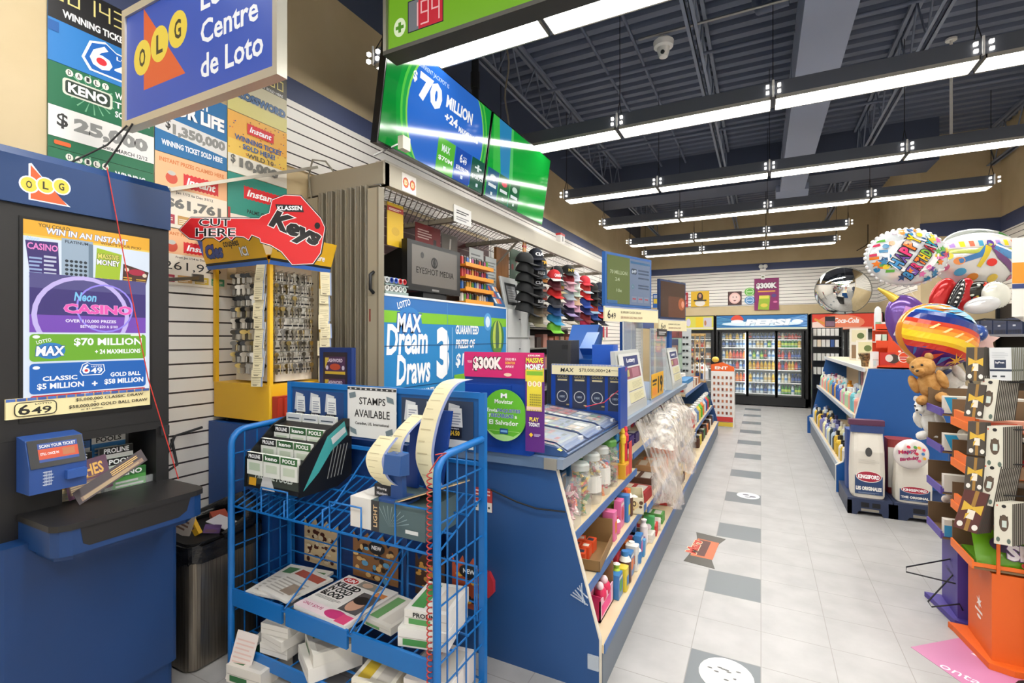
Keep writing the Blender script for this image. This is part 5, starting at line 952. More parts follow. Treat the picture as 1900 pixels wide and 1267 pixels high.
def screen(name, lab, O, yaw, w, h, frame, draw, depth=.03, fr=.014, strip=None, post=None):
    """flat screen; lower left corner O, yaw = angle of its width from +X"""
    t = thing(name, lab, 'screen', O)
    u = Vector((math.cos(yaw), math.sin(yaw), 0)); z = Vector((0, 0, 1)); n = u.cross(z); O = Vector(O)
    def slab(b, x0, x1, y0, y1, d0, d1, m):
        q = [O + u * x + z * y + n * d for d in (d0, d1) for x, y in ((x0, y0), (x1, y0), (x1, y1), (x0, y1))]; b.add(q, [(3, 2, 1, 0), (4, 5, 6, 7), (0, 1, 5, 4), (1, 2, 6, 5), (2, 3, 7, 6), (3, 0, 4, 7)], m)
    b = B(); slab(b, 0, w, 0, h, -depth, 0, C(frame, .35)); part('housing', b, t)
    b = B(); slab(b, fr, w - fr, fr, h - fr, 0, .001, C('#0c0c0e', .15)); p = Pan(b, O + u * fr + z * fr + n * .001, u, z, .0008, .85, .2); draw(p, w - 2 * fr, h - 2 * fr); part('display', b, t)
    if strip:
        b = B(); slab(b, -.01, w + strip[1], -strip[0], -.004, -.01, .004, C('#e4dab2', .6)); p = Pan(b, O - u * .01 - z * strip[0] + n * .004, u, z, .0008); p.rect(0, strip[0] - .014, w + strip[1], .01, '#8f9cc0'); p.txt('6', .03, .02, .04, .065, '#222222', .01); p.txt('49', .075, .02, .06, .045, '#222222', .01); p.txt('$5,000,000 CLASSIC DRAW', .2, .062, .28, .02, '#5a5648', .01); p.txt('$58,000,000 GOLD BALL DRAW', .2, .022, .3, .02, '#8a5a48', .01); part('jackpot_strip', b, t)
    if post: b = B(); slab(b, post[0], post[1], post[2], 0, -.05 - depth, -depth, C('#1f4f94', .4)); part('post', b, t)
    return t
def dr1(p, W, H):
    p.rect(0, 0, W, H, '#6f7f9a'); p.rect(0, 0, W * .5, H, '#63713a'); p.rect(0, 0, W * .22, H * .07, '#3a6a9c'); p.txt('70 MILLION', W * .06, H * .62, W * .38, H * .08, '#aeb890', .02); p.txt('24', W * .17, H * .48, W * .1, H * .07, '#aeb890'); p.txt('10x', W * .2, H * .25, W * .12, H * .07, '#aeb890'); p.rect(W * .52, H * .9, W * .47, H * .05, '#3a6a94'); p.rrect(W * .54, H * .67, W * .12, H * .12, .01, '#22344a'); p.txt('649', W * .55, H * .69, W * .1, H * .08, '#c8d4e0', .02)
    for y in (.75, .68, .58, .42, .36): p.rect(W * .7, H * y, W * .26, H * .035, '#42546e')
    for k in range(3): p.rect(W * (.54 + .15 * k), H * .06, W * .12, H * .13, '#808aa0'); p.rect(W * (.56 + .15 * k), H * .12, W * .08, H * .03, '#a84a5a')
    p.ring(W * .57, H * .4, .012, .016, '#3a8a8a')
screen('jackpot_screen', 'nearer blue-framed jackpot screen on a post over the counter', (-1.02, 3.52, 1.755), math.radians(70), .63, .40, '#2a5a9a', dr1, .03, .02, (.115, .10), (.30, .38, -.77))
def dr2(p, W, H): p.rect(0, 0, W, H, '#4a342e'); p.rect(W * .3, 0, W * .7, H * .6, '#6a4236'); p.ell(W * .85, H * .4, W * .14, H * .18, '#b8603c'); p.ell(W * .9, H * .4, W * .06, H * .1, '#f0a080')
screen('advert_screen', 'farther dark-framed advert screen glowing red-brown over the counter', (-.95, 5.30, 1.72), math.radians(73), .62, .42, '#22345a', dr2, .03, .02, (.13, .02), (.28, .34, -.735))
# blue lottery terminal
t = thing('lottery_terminal', 'blue lottery terminal with hooded screen on the counter', 'terminal', (-1.17, 3.6, .985))
part('terminal_body', B().rbox(-1.38, -1.05, 3.40, 3.80, .986, 1.36, .03, C('#1a4f9c', .35)), t)
part('screen_hood', B().prism([(3.50, 1.36), (3.74, 1.36), (3.80, 1.60), (3.70, 1.62)], 'x', -1.34, -1.12, C('#2258a6', .35)).prism([(3.46, 1.44), (3.56, 1.36), (3.68, 1.54), (3.64, 1.56)], 'x', -1.20, -1.10, C('#2f68b4', .3)), t)
part('side_screen', B().box(-1.05, -.90, 3.30, 3.42, .986, 1.47, C('#1a55b8', .35)), t)
b = B(); b.rbox(-1.34, -1.16, 3.16, 3.36, .986, 1.50, .02, C('#2a2a2a', .45)); 
for i in range(5): b.box(-1.22 + .01 * i, -1.216 + .01 * i, 3.158, 3.16, 1.44, 1.47, C('#101010'))
solo('receipt_printer', b, 'black receipt printer in front of the blue terminal', 'printer')
# slip displays along the counter nose
def slipdisp(lab, y0, y1, h, x0=-.80, x1=-.87):
    t = thing('slip_display', lab, 'slip display', (x0, (y0 + y1) / 2, .986))
    W = y1 - y0; b = B(); w = Vector((x1 - x0, 0, h)).normalized(); b.prism([(x0 - .075, .986), (x0, .986), (x0, 1.03), (x1, .986 + h), (x1 - .03, .986 + h)], 'y', y0, y1, C('#b9bcb8', .35))
    part('stand', b, t)
    b = B(); p = Pan(b, (x0 + .002, y0, 1.03), (0, 1, 0), w, .001); p.rrect(.03, .02, W - .06, h - .08, .02, '#d0d2ce'); H = h - .08
    p.rect(W * .22, H * .80, W * .62, H * .2, '#26366e'); p.txt('Lottery', W * .34, H * .85, W * .36, H * .11, '#f0f2f4', .03); p.rect(W * .22, H * .55, W * .66, H * .22, '#8a5060'); p.rect(W * .26, H * .6, W * .12, H * .13, '#b8b070'); p.rect(W * .5, H * .57, W * .3, H * .18, '#a87080')
    for k in range(2): p.rect(W * .24, H * (.32 - .23 * k), W * .64, H * .2, '#d4cfa8'); p.lines(W * .42, H * (.36 - .23 * k), W * .4, H * .13, 5, '#b0aa84', .35); p.rect(W * .24, H * (.305 - .23 * k), W * .64, H * .014, '#7a7a88')
    part('front', b, t); return t
slipdisp('white-grey Lottery slip display, the nearer one on the counter edge', 3.22, 3.92, .44)
slipdisp('white-grey Lottery slip display, the farther one on the counter edge', 5.15, 5.85, .42)
ACR = clear('acrylic_shield', '#c4ccd0', .38, .05)
def shield(lab, y0, y1, x, z1, sign):
    t = thing('acrylic_shield', lab, 'shield', (x, (y0 + y1) / 2, .986))
    part('clear_sheet', B().box(x - .004, x, y0, y1, .986, z1, ACR).box(x - .006, x + .002, y0, y0 + .012, .986, z1, C('#b8bcbc', .3)), t)
    part('foot', B().box(x - .10, x + .01, y0, y0 + .012, .986, 1.0, C('#c0c4c4', .3)), t)
    if sign:
        b = B(); b.box(x + .001, x + .005, y0 + .04, y1 - .2, .99, 1.20, C('#e0a820', .45)); p = Pan(b, (x + .005, y0 + .04, .99), (0, 1, 0), (0, 0, 1), .001); W = y1 - .24 - y0; p.txt('19', W * .5, .02, W * .42, .16, '#181410', .03); p.rect(W * .06, .14, W * .35, .02, '#302818'); p.rect(W * .06, .11, W * .3, .015, '#302818'); p.rect(W * .04, .02, W * .4, .07, '#e8902c'); part('age_sign', b, t)
        b = B(); b.box(x + .001, x + .005, y0 + .3, y1, z1 - .07, z1, C('#1c1c1e', .4)); p = Pan(b, (x + .005, y0 + .3, z1 - .07), (0, 1, 0), (0, 0, 1), .001); p.lines(.06, .018, y1 - y0 - .42, .035, 2, '#e0e0e0'); part('top_sign', b, t)
shield('clear sheet shield standing behind the nearer Lottery display', 3.55, 4.22, -.895, 1.64, 0)
shield('grey-tinted clear shield with a yellow 19 sign between the Lottery displays', 4.25, 5.05, -.84, 1.60, 1)
solo('shield_support', B().box(-.93, -.905, 3.95, 4.75, 1.60, 1.66, C('#1c4282', .4)).box(-.93, -.905, 3.95, 4.0, .986, 1.60, C('#1c4282', .4)).box(-.93, -.905, 4.70, 4.75, .986, 1.60, C('#1c4282', .4)), 'dark blue frame standing behind the clear shields', 'frame')
b = B(); b.box(-1.02, -.98, 6.10, 6.8, .846, 1.50, C('#23305c', .4)); p = Pan(b, (-.98, 6.10, .95), (0, 1, 0), (0, 0, 1), .001); p.rect(.05, .05, .6, .42, '#8a6a5a')
for j in range(4): p.rect(.08, .08 + .1 * j, .5, .06, ['#b8a890', '#6a4a4a', '#c8b8a0', '#8a5050'][j])
solo('navy_frame', b, 'navy framed notice behind the farther Lottery display', 'frame')
b = B(); b.box(-1.12, -1.09, 6.85, 8.1, .846, 1.62, C('#5a6a70', .5)); p = Pan(b, (-1.09, 6.85, .986), (0, 1, 0), (0, 0, 1), .001); p.rect(.1, .05, .5, .22, '#98b8a4'); p.rect(.1, .3, .95, .22, '#9cbca8'); p.rect(.05, .53, 1.1, .10, '#7a1f24'); p.txt('19', .55, .545, .25, .07, '#1a0808', .04); p.rect(.7, .05, .4, .22, '#a0c0ac')
solo('notice_board', b, 'board of pale green sheets under a dark red 19 sign on the counter', 'notice board')
for i, (y, c, lab) in enumerate([(5.2, '#d8d4cc', 'white flyer flat on the counter behind the farther Lottery display'), (5.48, '#d8785c', 'orange-printed flyer flat on the counter'), (5.76, '#c8d0d8', 'pale blue flyer flat on the counter')]): solo('flyer', B().box(-.97, -.885, y, y + .24, .986, .992, C(c, .6)), lab, 'flyer')
# sunglasses spinner
t = thing('sunglasses_stand', 'narrow grey stand of dark sunglasses on the far counter', 'display stand', (-.95, 7.4, .846))
part('column', B().box(-1.01, -.89, 7.38, 7.42, .846, 1.64, C('#b8bcbc', .4)), t)
for i in range(7):
    for sx in (0, 1):
        z = .95 + .095 * i; x = -.985 + .045 * sx; b = B(); b.ell((x, 7.37, z), (.018, .006, .014), C('#141416', .15), 10, 6).bar((x - .02, 7.372, z + .012), (x + .02, 7.372, z + .012), .003, BLACK)
        solo('sunglasses', b, 'dark sunglasses lens pair, %s row up, %s side of the grey stand' % (ORD[i], ['wall', 'aisle'][sx]), 'sunglasses')
t = thing('trinket_rack', 'light wooden rack of hanging trinkets at the far counter end', 'rack', (-.86, 7.9, .846))
for x in (-.97, -.90, -.83, -.76): part('upright', B().box(x, x + .012, 7.88, 7.9, .846, 1.56, C('#b8925c', .5)), t)
part('crossbar', B().box(-.98, -.74, 7.88, 7.9, 1.54, 1.58, C('#c8a468', .5)), t); part('base', B().box(-.98, -.74, 7.82, 7.96, .846, .86, C('#a88450', .5)), t)
for i in range(8):
    for j in range(3):
        solo('trinket', B().ell((-.93 + .07 * j, 7.872, 1.0 + .066 * i), (.018, .008, .024), C(['#b84a3a', '#5a5048', '#c8a870', '#8a8a88', '#3a3430'][(i * 3 + j) % 5], .4), 8, 5), 'small %s trinket on the wooden rack' % ['red', 'dark', 'gold', 'grey', 'black'][(i * 3 + j) % 5], 'trinket', '%s trinkets' % ['red', 'dark', 'gold', 'grey', 'black'][(i * 3 + j) % 5])
t = thing('white_jug', 'big round white jug with a blue label at the far counter end', 'jug', (-.86, 8.2, .846))
part('jug_body', B().lathe([(.11, 0), (.13, .03), (.13, .16), (.09, .25), (.04, .28)], (-.86, 8.2, .846), C('#dfe2e4', .35), 16), t); part('cap', B().lathe([(.05, .28), (.05, .33)], (-.86, 8.2, .846), C('#2f3a58', .4), 12), t); part('label', B().box(-.92, -.80, 8.065, 8.075, .88, .98, C('#2a4a84', .5)), t)
b = B(); b.rbox(-1.07, -.95, 7.05, 7.3, .847, 1.02, .03, C('#e6e4e0', .6)); solo('tissue_pack', b, 'white soft pack lying by the sunglasses stand', 'pack')
# floor display at the counter end
t = thing('floor_display', 'white cardboard floor display with an orange header at the counter end', 'display stand', (-.58, 9.15, 0))
b = B(); b.box(-.76, -.40, 9.0, 9.3, 0, .95, C('#e2ded8', .6)); p = Pan(b, (-.76, 9.0, 0), (1, 0, 0), (0, 0, 1), .002)
for j in range(7):
    for i in range(5): p.rect(.035 + .065 * i, .22 + .1 * j, .032, .045, '#b06a48' if (i + j) % 3 else '#7a3a28')
p.rect(.02, .1, .32, .08, '#c83a34'); p.rect(.02, .02, .32, .07, '#d8b83a')
part('display_body', b, t)
b = B(); b.prism([(-.76, .95), (-.40, .95), (-.40, 1.02), (-.58, 1.10), (-.76, 1.06)], 'y', 9.0, 9.02, C('#e2601f', .5)); p = Pan(b, (-.76, 9.0, .95), (1, 0, 0), (0, 0, 1), .002); p.txt('ENT', .06, .03, .2, .05, '#f4ece4', .04); part('header', b, t)
solo('plush_topper', B().ell((-.70, 9.12, 1.14), (.06, .05, .05), C('#d8b84a', .6), 10, 6), 'yellow soft ball sitting on the white floor display', 'toy')
# ============================================================ BACK BAR ALONG THE LEFT WALL
CAN = C('#b0a895', .45); CAN2 = C('#958c7a', .45)
t = thing('canopy', 'beige steel canopy with a perforated soffit over the back bar', 'canopy', (-2.45, 4.85, 2.49))
part('outer_beam', B().box(-2.17, -2.12, 2.40, 7.3, 2.49, 2.63, CAN).box(-2.20, -2.12, 2.40, 7.3, 2.63, 2.645, C('#c8c2b4', .4)), t)
part('end_beam', B().box(-2.79, -2.12, 2.38, 2.44, 2.49, 2.63, CAN2), t)
for y in (3.4, 4.4, 5.4, 6.4, 7.26): part('cross_beam', B().box(-2.79, -2.17, y, y + .04, 2.48, 2.52, CAN2), t)
b = B()
w, L0, L1, p_ = .62, 2.44, 7.26, .058
k = 0; y = L0 - w
while y < L1:
    for sgn in (1, -1):
        a, e = (y, y + w) if sgn > 0 else (y + w, y); x0, x1 = -2.79, -2.17
        if a < L0: x0 += (L0 - a) / (e - a) * (x1 - x0); a = L0
        if e < L0: x1 = -2.79 + (L0 - (y + w)) / (-w) * .62; e = L0
        if a > L1: x0 += (L1 - a) / (e - a) * (x1 - x0); a = L1
        if e > L1: x1 = x0 + (L1 - a) / (e - a) * (x1 - x0); e = L1
        if abs(a - e) > .02: b.quad((x0, a, 2.512 + .002 * sgn), (x1, e, 2.512 + .002 * sgn), (x1, e + .011, 2.512 + .002 * sgn), (x0, a + .011, 2.512 + .002 * sgn), CAN2)
    y += p_
part('perforated_grating', b, t)
b = B(); p = Pan(b, (-2.119, 2.56, 2.495), (0, 1, 0), (0, 0, 1), .001); p.rect(0, 0, .15, .12, '#e8e2da')
for k in (0, 1): p.ell(.04 + .07 * k, .06, .03, .036, '#c8302a', 8); p.ell(.04 + .07 * k, .06, .022, .027, '#d89030', 8); p.txt('ID', .026 + .07 * k, .045, .028, .03, '#f4e8c8', .03)
part('id_sticker', b, t, 'white sticker with two red ID octagons')
# folding grille
t = thing('folding_shutter', 'beige accordion shutter folded against the back bar end', 'shutter', (-2.42, 2.42, 0))
SH = C('#9c937f', .4); SH2 = C('#857c69', .45)
b = B(); x = -2.66; n = 10
for k in range(n):
    a = x + .043 * k; e = .025 * (k % 2)
    b.prism([(a, 2.35 + e), (a + .012, 2.345 + e), (a + .02, 2.36 + e), (a + .034, 2.465), (a + .024, 2.475), (a + .008, 2.365 + e)], 'z', .02, 2.49, SH if k % 2 else SH2)
    b.prism([(a + .030, 2.46), (a + .043, 2.35), (a + .037, 2.345), (a + .022, 2.455)], 'z', .02, 2.49, SH2)
part('shutter_folds', b, t)
part('rear_panel', B().box(-2.785, -2.675, 2.36, 2.38, .02, 2.47, SH), t)
part('end_post', B().box(-2.215, -2.135, 2.345, 2.385, .02, 2.46, C('#a89f8a', .4)).box(-2.135, -2.12, 2.34, 2.39, .02, 2.46, SH2), t)
part('handle', B().tube([(-2.165, 2.345, 1.80), (-2.165, 2.315, 1.82), (-2.165, 2.315, 1.91), (-2.165, 2.345, 1.93)], .011, BLACK, 8), t)
part('lock_plate', B().box(-2.20, -2.19, 2.343, 2.346, 1.62, 1.70, C('#8a3a30', .5)), t)
part('roller_bolts', B().tube([(-2.66, 2.38, 2.485), (-2.14, 2.38, 2.485)], .008, STEEL, 6), t)
solo('loop_cable', B().tube([(-2.74, 2.39, 2.3), (-2.75, 2.35, 2.62), (-2.70, 2.34, 2.72), (-2.60, 2.36, 2.70), (-2.56, 2.39, 2.635)], .006, C('#8f8878', .5), 6), 'grey cable looping over the shutter head', 'cable')
# twin screens
TVW = Vector((.099, 0, .664)); th_ = TVW.normalized()
def tv(lab, y0, y1, draw):
    t = thing('wide_screen', lab, 'screen', (-2.02, (y0 + y1) / 2, 2.67))
    O = Vector((-2.017, y0, 2.67)); n = Vector((0, 1, 0)).cross(th_); H = TVW.length; W = y1 - y0; b = B()
    q = [O + Vector((0, 1, 0)) * a + th_ * h + n * d for d in (-.05, 0) for a, h in ((0, 0), (W, 0), (W, H), (0, H))]; b.add(q, [(3, 2, 1, 0), (4, 5, 6, 7), (0, 1, 5, 4), (1, 2, 6, 5), (2, 3, 7, 6), (3, 0, 4, 7)], C('#101012', .25)); part('housing', b, t)
    b = B(); p = Pan(b, O + Vector((0, .01, 0)) + th_ * .014 + n * .001, (0, 1, 0), th_, .001, .8, .08); draw(p, W - .02, H - .024); part('display', b, t); return t
def tvl(p, W, H):
    p.rect(0, 0, W, H, '#12a03a'); p.poly([(.0, 0), (.16, 0), (.1, H * .5), (.16, H), (.0, H)], '#0c8c34'); p.ell(W * .56, H * .56, .47, .47, '#7fd06a', 40) if False else None
    cir = lambda r, c: p.poly([(max(0, min(W, W * .56 + r * math.cos(2 * math.pi * i / 48))), max(0, min(H, H * .5 + r * math.sin(2 * math.pi * i / 48)))) for i in range(48)], c)
    cir(.52, '#58c84a'); cir(.50, '#28a848'); cir(.47, '#8ad85a'); cir(.455, '#2f6fd0')
    p.txt('CURRENT JACKPOT IS', .27, H * .86, .34, .035, '#c8dcf8', .01); p.txt('$', .235, H * .7, .04, .07, '#ffffff', .04); p.txt('70', .30, H * .58, .25, .17, '#ffffff', .06); p.txt('MILLION', .60, H * .68, .34, .085, '#ffffff', .04); p.txt('+24', .60, H * .54, .16, .06, '#ffffff', .04); p.txt('MAXMILLIONS', .78, H * .52, .27, .04, '#ffffff', .04)
    for k, (c, s) in enumerate((('#58b83a', '$70M'), ('#1c50b0', '$58,000,000'), ('#1a5a48', '$126,723'))):
        x = .56 + .22 * k; wd = min(.21, W - x); p.rect(x, 0, wd, H * .36, c); (l649(p, x + .05, H * .2, .11, .08, '#ffffff', None) if k == 1 else p.txt(['MAX', '', '+'][k], x + .05, H * .22, .1, .05, '#e8f4f0', .03)); p.txt(s, x + .02, H * .12, .17, .035, '#ffffff', .02); p.rect(x + .09, H * .04, .03, .025, '#d8e8f0')
def tvr(p, W, H):
    p.rect(0, 0, W, H, '#12a83a'); p.poly([(.1, H), (.32, H), (.42, 0), (.3, 0)], '#2f8cc0'); p.poly([(.0, H), (.1, H), (.3, 0), (.15, 0)], '#3fc04a'); p.poly([(.32, H), (.36, H), (.5, 0), (.42, 0)], '#58c86a')
    for k, (c, s, s2) in enumerate((('#1f5c80', '$2,500', 'LIFE'), ('#156a3c', '$1,000', 'LIGHTNING'), ('#12603a', '$250', 'PICK'))):
        x = .02 + .2 * k; p.rect(x, 0, .19, H * .36, c); p.ell(x + .095, H * .26, .05, .025, '#e85060' if k == 1 else '#c8dcd0'); p.rect(x + .03, H * .14, .13, .025, '#e8f0f0'); p.rect(x + .08, H * .04, .03, .025, '#d8e8e0')
tv('nearer wide screen showing the 70 MILLION jackpot on blue and green', 2.21, 3.42, tvl)
tv('farther wide screen with a mostly green picture', 3.44, 4.65, tvr)
solo('screen_pole', B().tube([(-2.08, 3.43, 2.75), (-2.08, 3.43, CH - .02)], .03, BLACK, 10).tube([(-2.08, 3.43, 3.55), (-2.08, 3.43, 3.68)], .037, BLACK, 10), 'black ceiling pole behind the twin wide screens', 'pole')
solo('twisted_cable', B().tube([(-2.06 + .02 * math.sin(i * .9), 3.95, 3.30 + .08 * i) for i in range(15)], .009, C('#8a8478', .5), 6), 'twisted grey cable hanging behind the farther wide screen', 'cable')
solo('sensor_box', B().box(-1.96, -1.92, 2.33, 2.40, 2.66, 2.74, C('#cfc8ba', .5)).bar((-2.12, 2.30, 2.64), (-1.95, 2.36, 2.71), .006, STEEL), 'small beige sensor box on a rod below the nearer wide screen', 'sensor')
b = B(); b.box(-2.118, -2.112, 3.17, 3.42, 2.42, 2.55, C('#d8d6d2', .6)); p = Pan(b, (-2.112, 3.17, 2.42), (0, 1, 0), (0, 0, 1), .001); p.lines(.03, .07, .18, .035, 2, '#303030'); p.lines(.03, .02, .18, .035, 2, '#808080'); solo('paper_notice', b, 'small white paper notice taped to the canopy beam', 'notice')
# green jackpot sign at the top
t = thing('led_sign', 'green jackpot sign with red digits hanging at the top', 'sign', (-1.08, 1.9, 2.92))
b = B(); b.box(-1.66, -.45, 1.9, 1.98, 2.945, 3.42, C('#6f9a2a', .4)); p = Pan(b, (-1.66, 1.9, 2.945), (1, 0, 0), (0, 0, 1), .001, .8, .2); p.rect(.01, .005, 1.19, .46, '#78b02a'); p.ell(.075, .10, .037, .046, '#e4f0c8'); p.txt('+', .05, .075, .05, .05, '#58942a', .06); p.rect(.125, .055, .21, .155, '#26282a'); p.rect(.13, .06, .2, .145, '#75787c'); p.rect(.19, .06, .14, .145, '#c8303c'); seven(p, '194', .14, .075, .19, .115, '#f4b8b8'); p.txt('MAXMILLIONS', .36, .185, .35, .05, '#ffffff', .03, .15); p.ell(.85, .3, .28, .2, '#2f7fc8')
part('sign_face', b, t)
part('sign_frame', B().box(-1.68, -.43, 1.885, 1.99, 2.925, 2.945, C('#3a3832', .4, .4)).box(-1.68, -1.66, 1.885, 1.99, 2.945, 3.44, C('#8a8678', .4, .4)).box(-.45, -.43, 1.885, 1.99, 2.945, 3.44, C('#8a8678', .4, .4)).box(-1.68, -.43, 1.885, 1.99, 3.42, 3.44, C('#8a8678', .4, .4)), t)
for x in (-1.5, -.6): part('hanger', B().bar((x, 1.94, 3.44), (x, 1.94, CH), .006, STEEL, 6), t)
# Lotto Max cabinet
t = thing('ticket_cabinet', 'blue Dream Draws lottery cabinet behind the counter', 'cabinet', (-2.4, 3.33, 0))
part('cabinet_body', B().box(-2.64, -2.21, 2.48, 4.20, 0, 1.80, C('#cfd4d6', .5)), t)
b = B(); b.box(-2.21, -2.2, 2.48, 4.20, .95, 1.795, C('#2b86c4', .4)); p = Pan(b, (-2.2, 0, 0), (0, 1, 0), (0, 0, 1), .001)
p.rect(2.48, 1.62, 1.72, .08, '#7fc02c'); p.rect(2.48, 1.70, 1.72, .095, '#2a6fb4'); lottomax(p, 2.60, 1.52, .28, .26); p.txt('Dream', 2.50, 1.40, .45, .21, '#ffffff', .03, .1); p.txt('Draws', 2.60, 1.19, .38, .21, '#ffffff', .03, .1); p.txt('MARCH 26 UNTIL MAY', 2.72, 1.10, .42, .05, '#ffffff', .03); p.txt('3', 3.06, 1.20, .17, .40, '#ffffff', .06); p.rect(3.27, 1.2, .006, .4, '#a8d0ec')
for i, (s, h) in enumerate((('GUARANTEED', .075), ('PRIZES OF', .075), ('$100,000', .12))): p.txt(s, 3.32, (1.545, 1.43, 1.27)[i], (.36, .30, .5)[i], h, '#ffffff', .03, .15)
p.rect(3.3, 1.16, .5, .06, '#7fc02c'); p.ell(4.02, 1.52, .13, .16, '#3f7a3c'); p.ell(4.02, 1.52, .085, .16, '#b8cc50'); p.ell(4.02, 1.52, .035, .16, '#4a6a48'); p.poly([(3.93, 1.42), (4.11, 1.42), (4.02, 1.26)], '#5a8a40'); p.ell(3.84, 1.66, .07, .08, '#58a0d8'); p.ell(3.84, 1.66, .04, .05, '#d8e8f4')
for z in (1.17, 1.46): p.rect(2.48, z, 1.72, .005, '#1a3f6a')
for y in (3.2,): p.rect(y, 1.0, .005, .79, '#4a90c0')
part('printed_front', b, t); part('top_edge', B().box(-2.215, -2.195, 2.48, 4.21, 1.795, 1.81, C('#dfe2e4', .4)).box(-2.215, -2.195, 4.20, 4.215, .95, 1.81, C('#dfe2e4', .4)), t)
# monitor
t = thing('monitor', 'thick black monitor reading EYESHOT MEDIA on the blue cabinet', 'monitor', (-2.3, 3.08, 1.81))
b = B(); b.box(-2.27, -2.22, 2.74, 3.42, 1.86, 2.22, C('#141414', .35)); b.prism([(-2.27, 1.88), (-2.27, 2.20), (-2.50, 2.12), (-2.50, 1.94)], 'y', 2.80, 3.36, C('#1a1a1a', .4)); part('housing', b, t)
b = B(); b.box(-2.22, -2.219, 2.79, 3.37, 1.905, 2.19, C('#6a6560', .25)); p = Pan(b, (-2.219, 2.79, 1.905), (0, 1, 0), (0, 0, 1), .001, 0, .25); p.ring(.27, .18, .028, .042, '#1a1a1c'); p.ell(.27, .18, .018, .03, '#101012'); p.txt('EYESHOT MEDIA', .05, .085, .48, .045, '#18181a', .0); p.ell(.12, .22, .02, .022, '#28282a'); part('display', b, t)
part('stand', B().box(-2.40, -2.24, 2.95, 3.25, 1.811, 1.86, BLACK), t)
part('brand_plate', B().box(-2.2195, -2.218, 3.03, 3.12, 1.87, 1.885, C('#9a9a9a', .3, .6)), t)
# tape rolls
b = B(); b.box(-2.30, -2.205, 2.50, 2.735, 1.811, 1.83, C('#8fa09c', .5)); b.box(-2.30, -2.205, 2.50, 2.735, 1.87, 1.878, C('#8fa09c', .5)); b.box(-2.31, -2.30, 2.50, 2.735, 1.811, 1.94, C('#8fa09c', .5)); solo('roll_tray', b, 'grey-green tray of tape rolls left of the monitor', 'tray')
for j in range(2):
    for i in range(5):
        c = (['#c8ccd0', '#2f4fa8', '#3a5ab8', '#c03038', '#c83a40'], ['#e0e0dc', '#dcdcd8', '#e4e4e0', '#d8dcd8', '#c8d4cc'])[j][i]; y = 2.522 + .045 * i; z = 1.905 if j == 0 else 1.85
        b = B(); k0 = len(b.v); b.lathe([(.020, 0), (.020, .05), (.013, .05), (.013, .02), (0, .02)], (0, 0, 0), [C('#e4e4e2', .4), C(c, .4), C(c, .4), C('#303438', .4)], 12); b.xf(Matrix.Translation((-2.26, y, z)) @ Matrix.Rotation(math.pi / 2, 4, 'Y'), k0)
        solo('tape_roll', b, '%s-rimmed tape roll, %s along the %s of the tray' % (['grey', 'blue', 'light blue', 'red', 'scarlet'][i] if j == 0 else 'pale', ORD[i], ['upper row', 'lower row'][j]), 'tape')
# orange lighter rack
t = thing('lighter_rack', 'orange tiered rack of lighters and batteries right of the monitor', 'display rack', (-2.3, 3.72, 1.81))
for j in range(4): part('shelf', B().box(-2.42 + .02 * j, -2.22, 3.50, 3.98, 1.812 + .105 * j, 1.83 + .105 * j, C('#d8841f', .45)).box(-2.222, -2.215, 3.50, 3.98, 1.812 + .105 * j, 1.845 + .105 * j, C('#e09428', .45)), t)
part('back', B().box(-2.44, -2.42, 3.50, 3.98, 1.812, 2.2, C('#4a3a30', .6)), t)
rnd = random.Random(9)
for j in range(4):
    for i in range(11):
        c, nm = rnd.choice([('#b83a34', 'red'), ('#3a6ab0', 'blue'), ('#58a040', 'green'), ('#d8d4cc', 'white'), ('#2a2a2c', 'black'), ('#d8a030', 'amber'), ('#b04a80', 'pink')]); y = 3.515 + .042 * i; h = .06 + .012 * rnd.random()
        solo('lighter', B().box(-2.29, -2.265, y, y + .028, 1.831 + .105 * j, 1.831 + .105 * j + h, C(c, .3)).box(-2.287, -2.268, y + .004, y + .024, 1.831 + .105 * j + h, 1.831 + .105 * j + h + .01, STEEL), '%s lighter on the %s shelf of the orange rack' % (nm, ['bottom', 'second', 'third', 'top'][j]), 'lighter', '%s lighters, %s shelf' % (nm, ['bottom', 'second', 'third', 'top'][j]))
t = thing('card_rack', 'blue slanted rack of small packs beside the orange rack', 'display rack', (-2.25, 4.08, 1.81))
b = B(); b.prism([(-2.36, 1.812), (-2.205, 1.812), (-2.205, 1.83), (-2.31, 2.02), (-2.36, 2.02)], 'y', 4.0, 4.19, C('#2f5f8c', .45)); p = Pan(b, (-2.205, 4.0, 1.83), (0, 1, 0), (-.105, 0, .19), .001)
for j in range(3):
    for i in range(4): p.rect(.01 + .044 * i, .01 + .07 * j, .036, .055, ['#c8d0d8', '#d88a3c', '#b8483c', '#3a5a80'][(i + j) % 4])
part('rack_body', b, t)
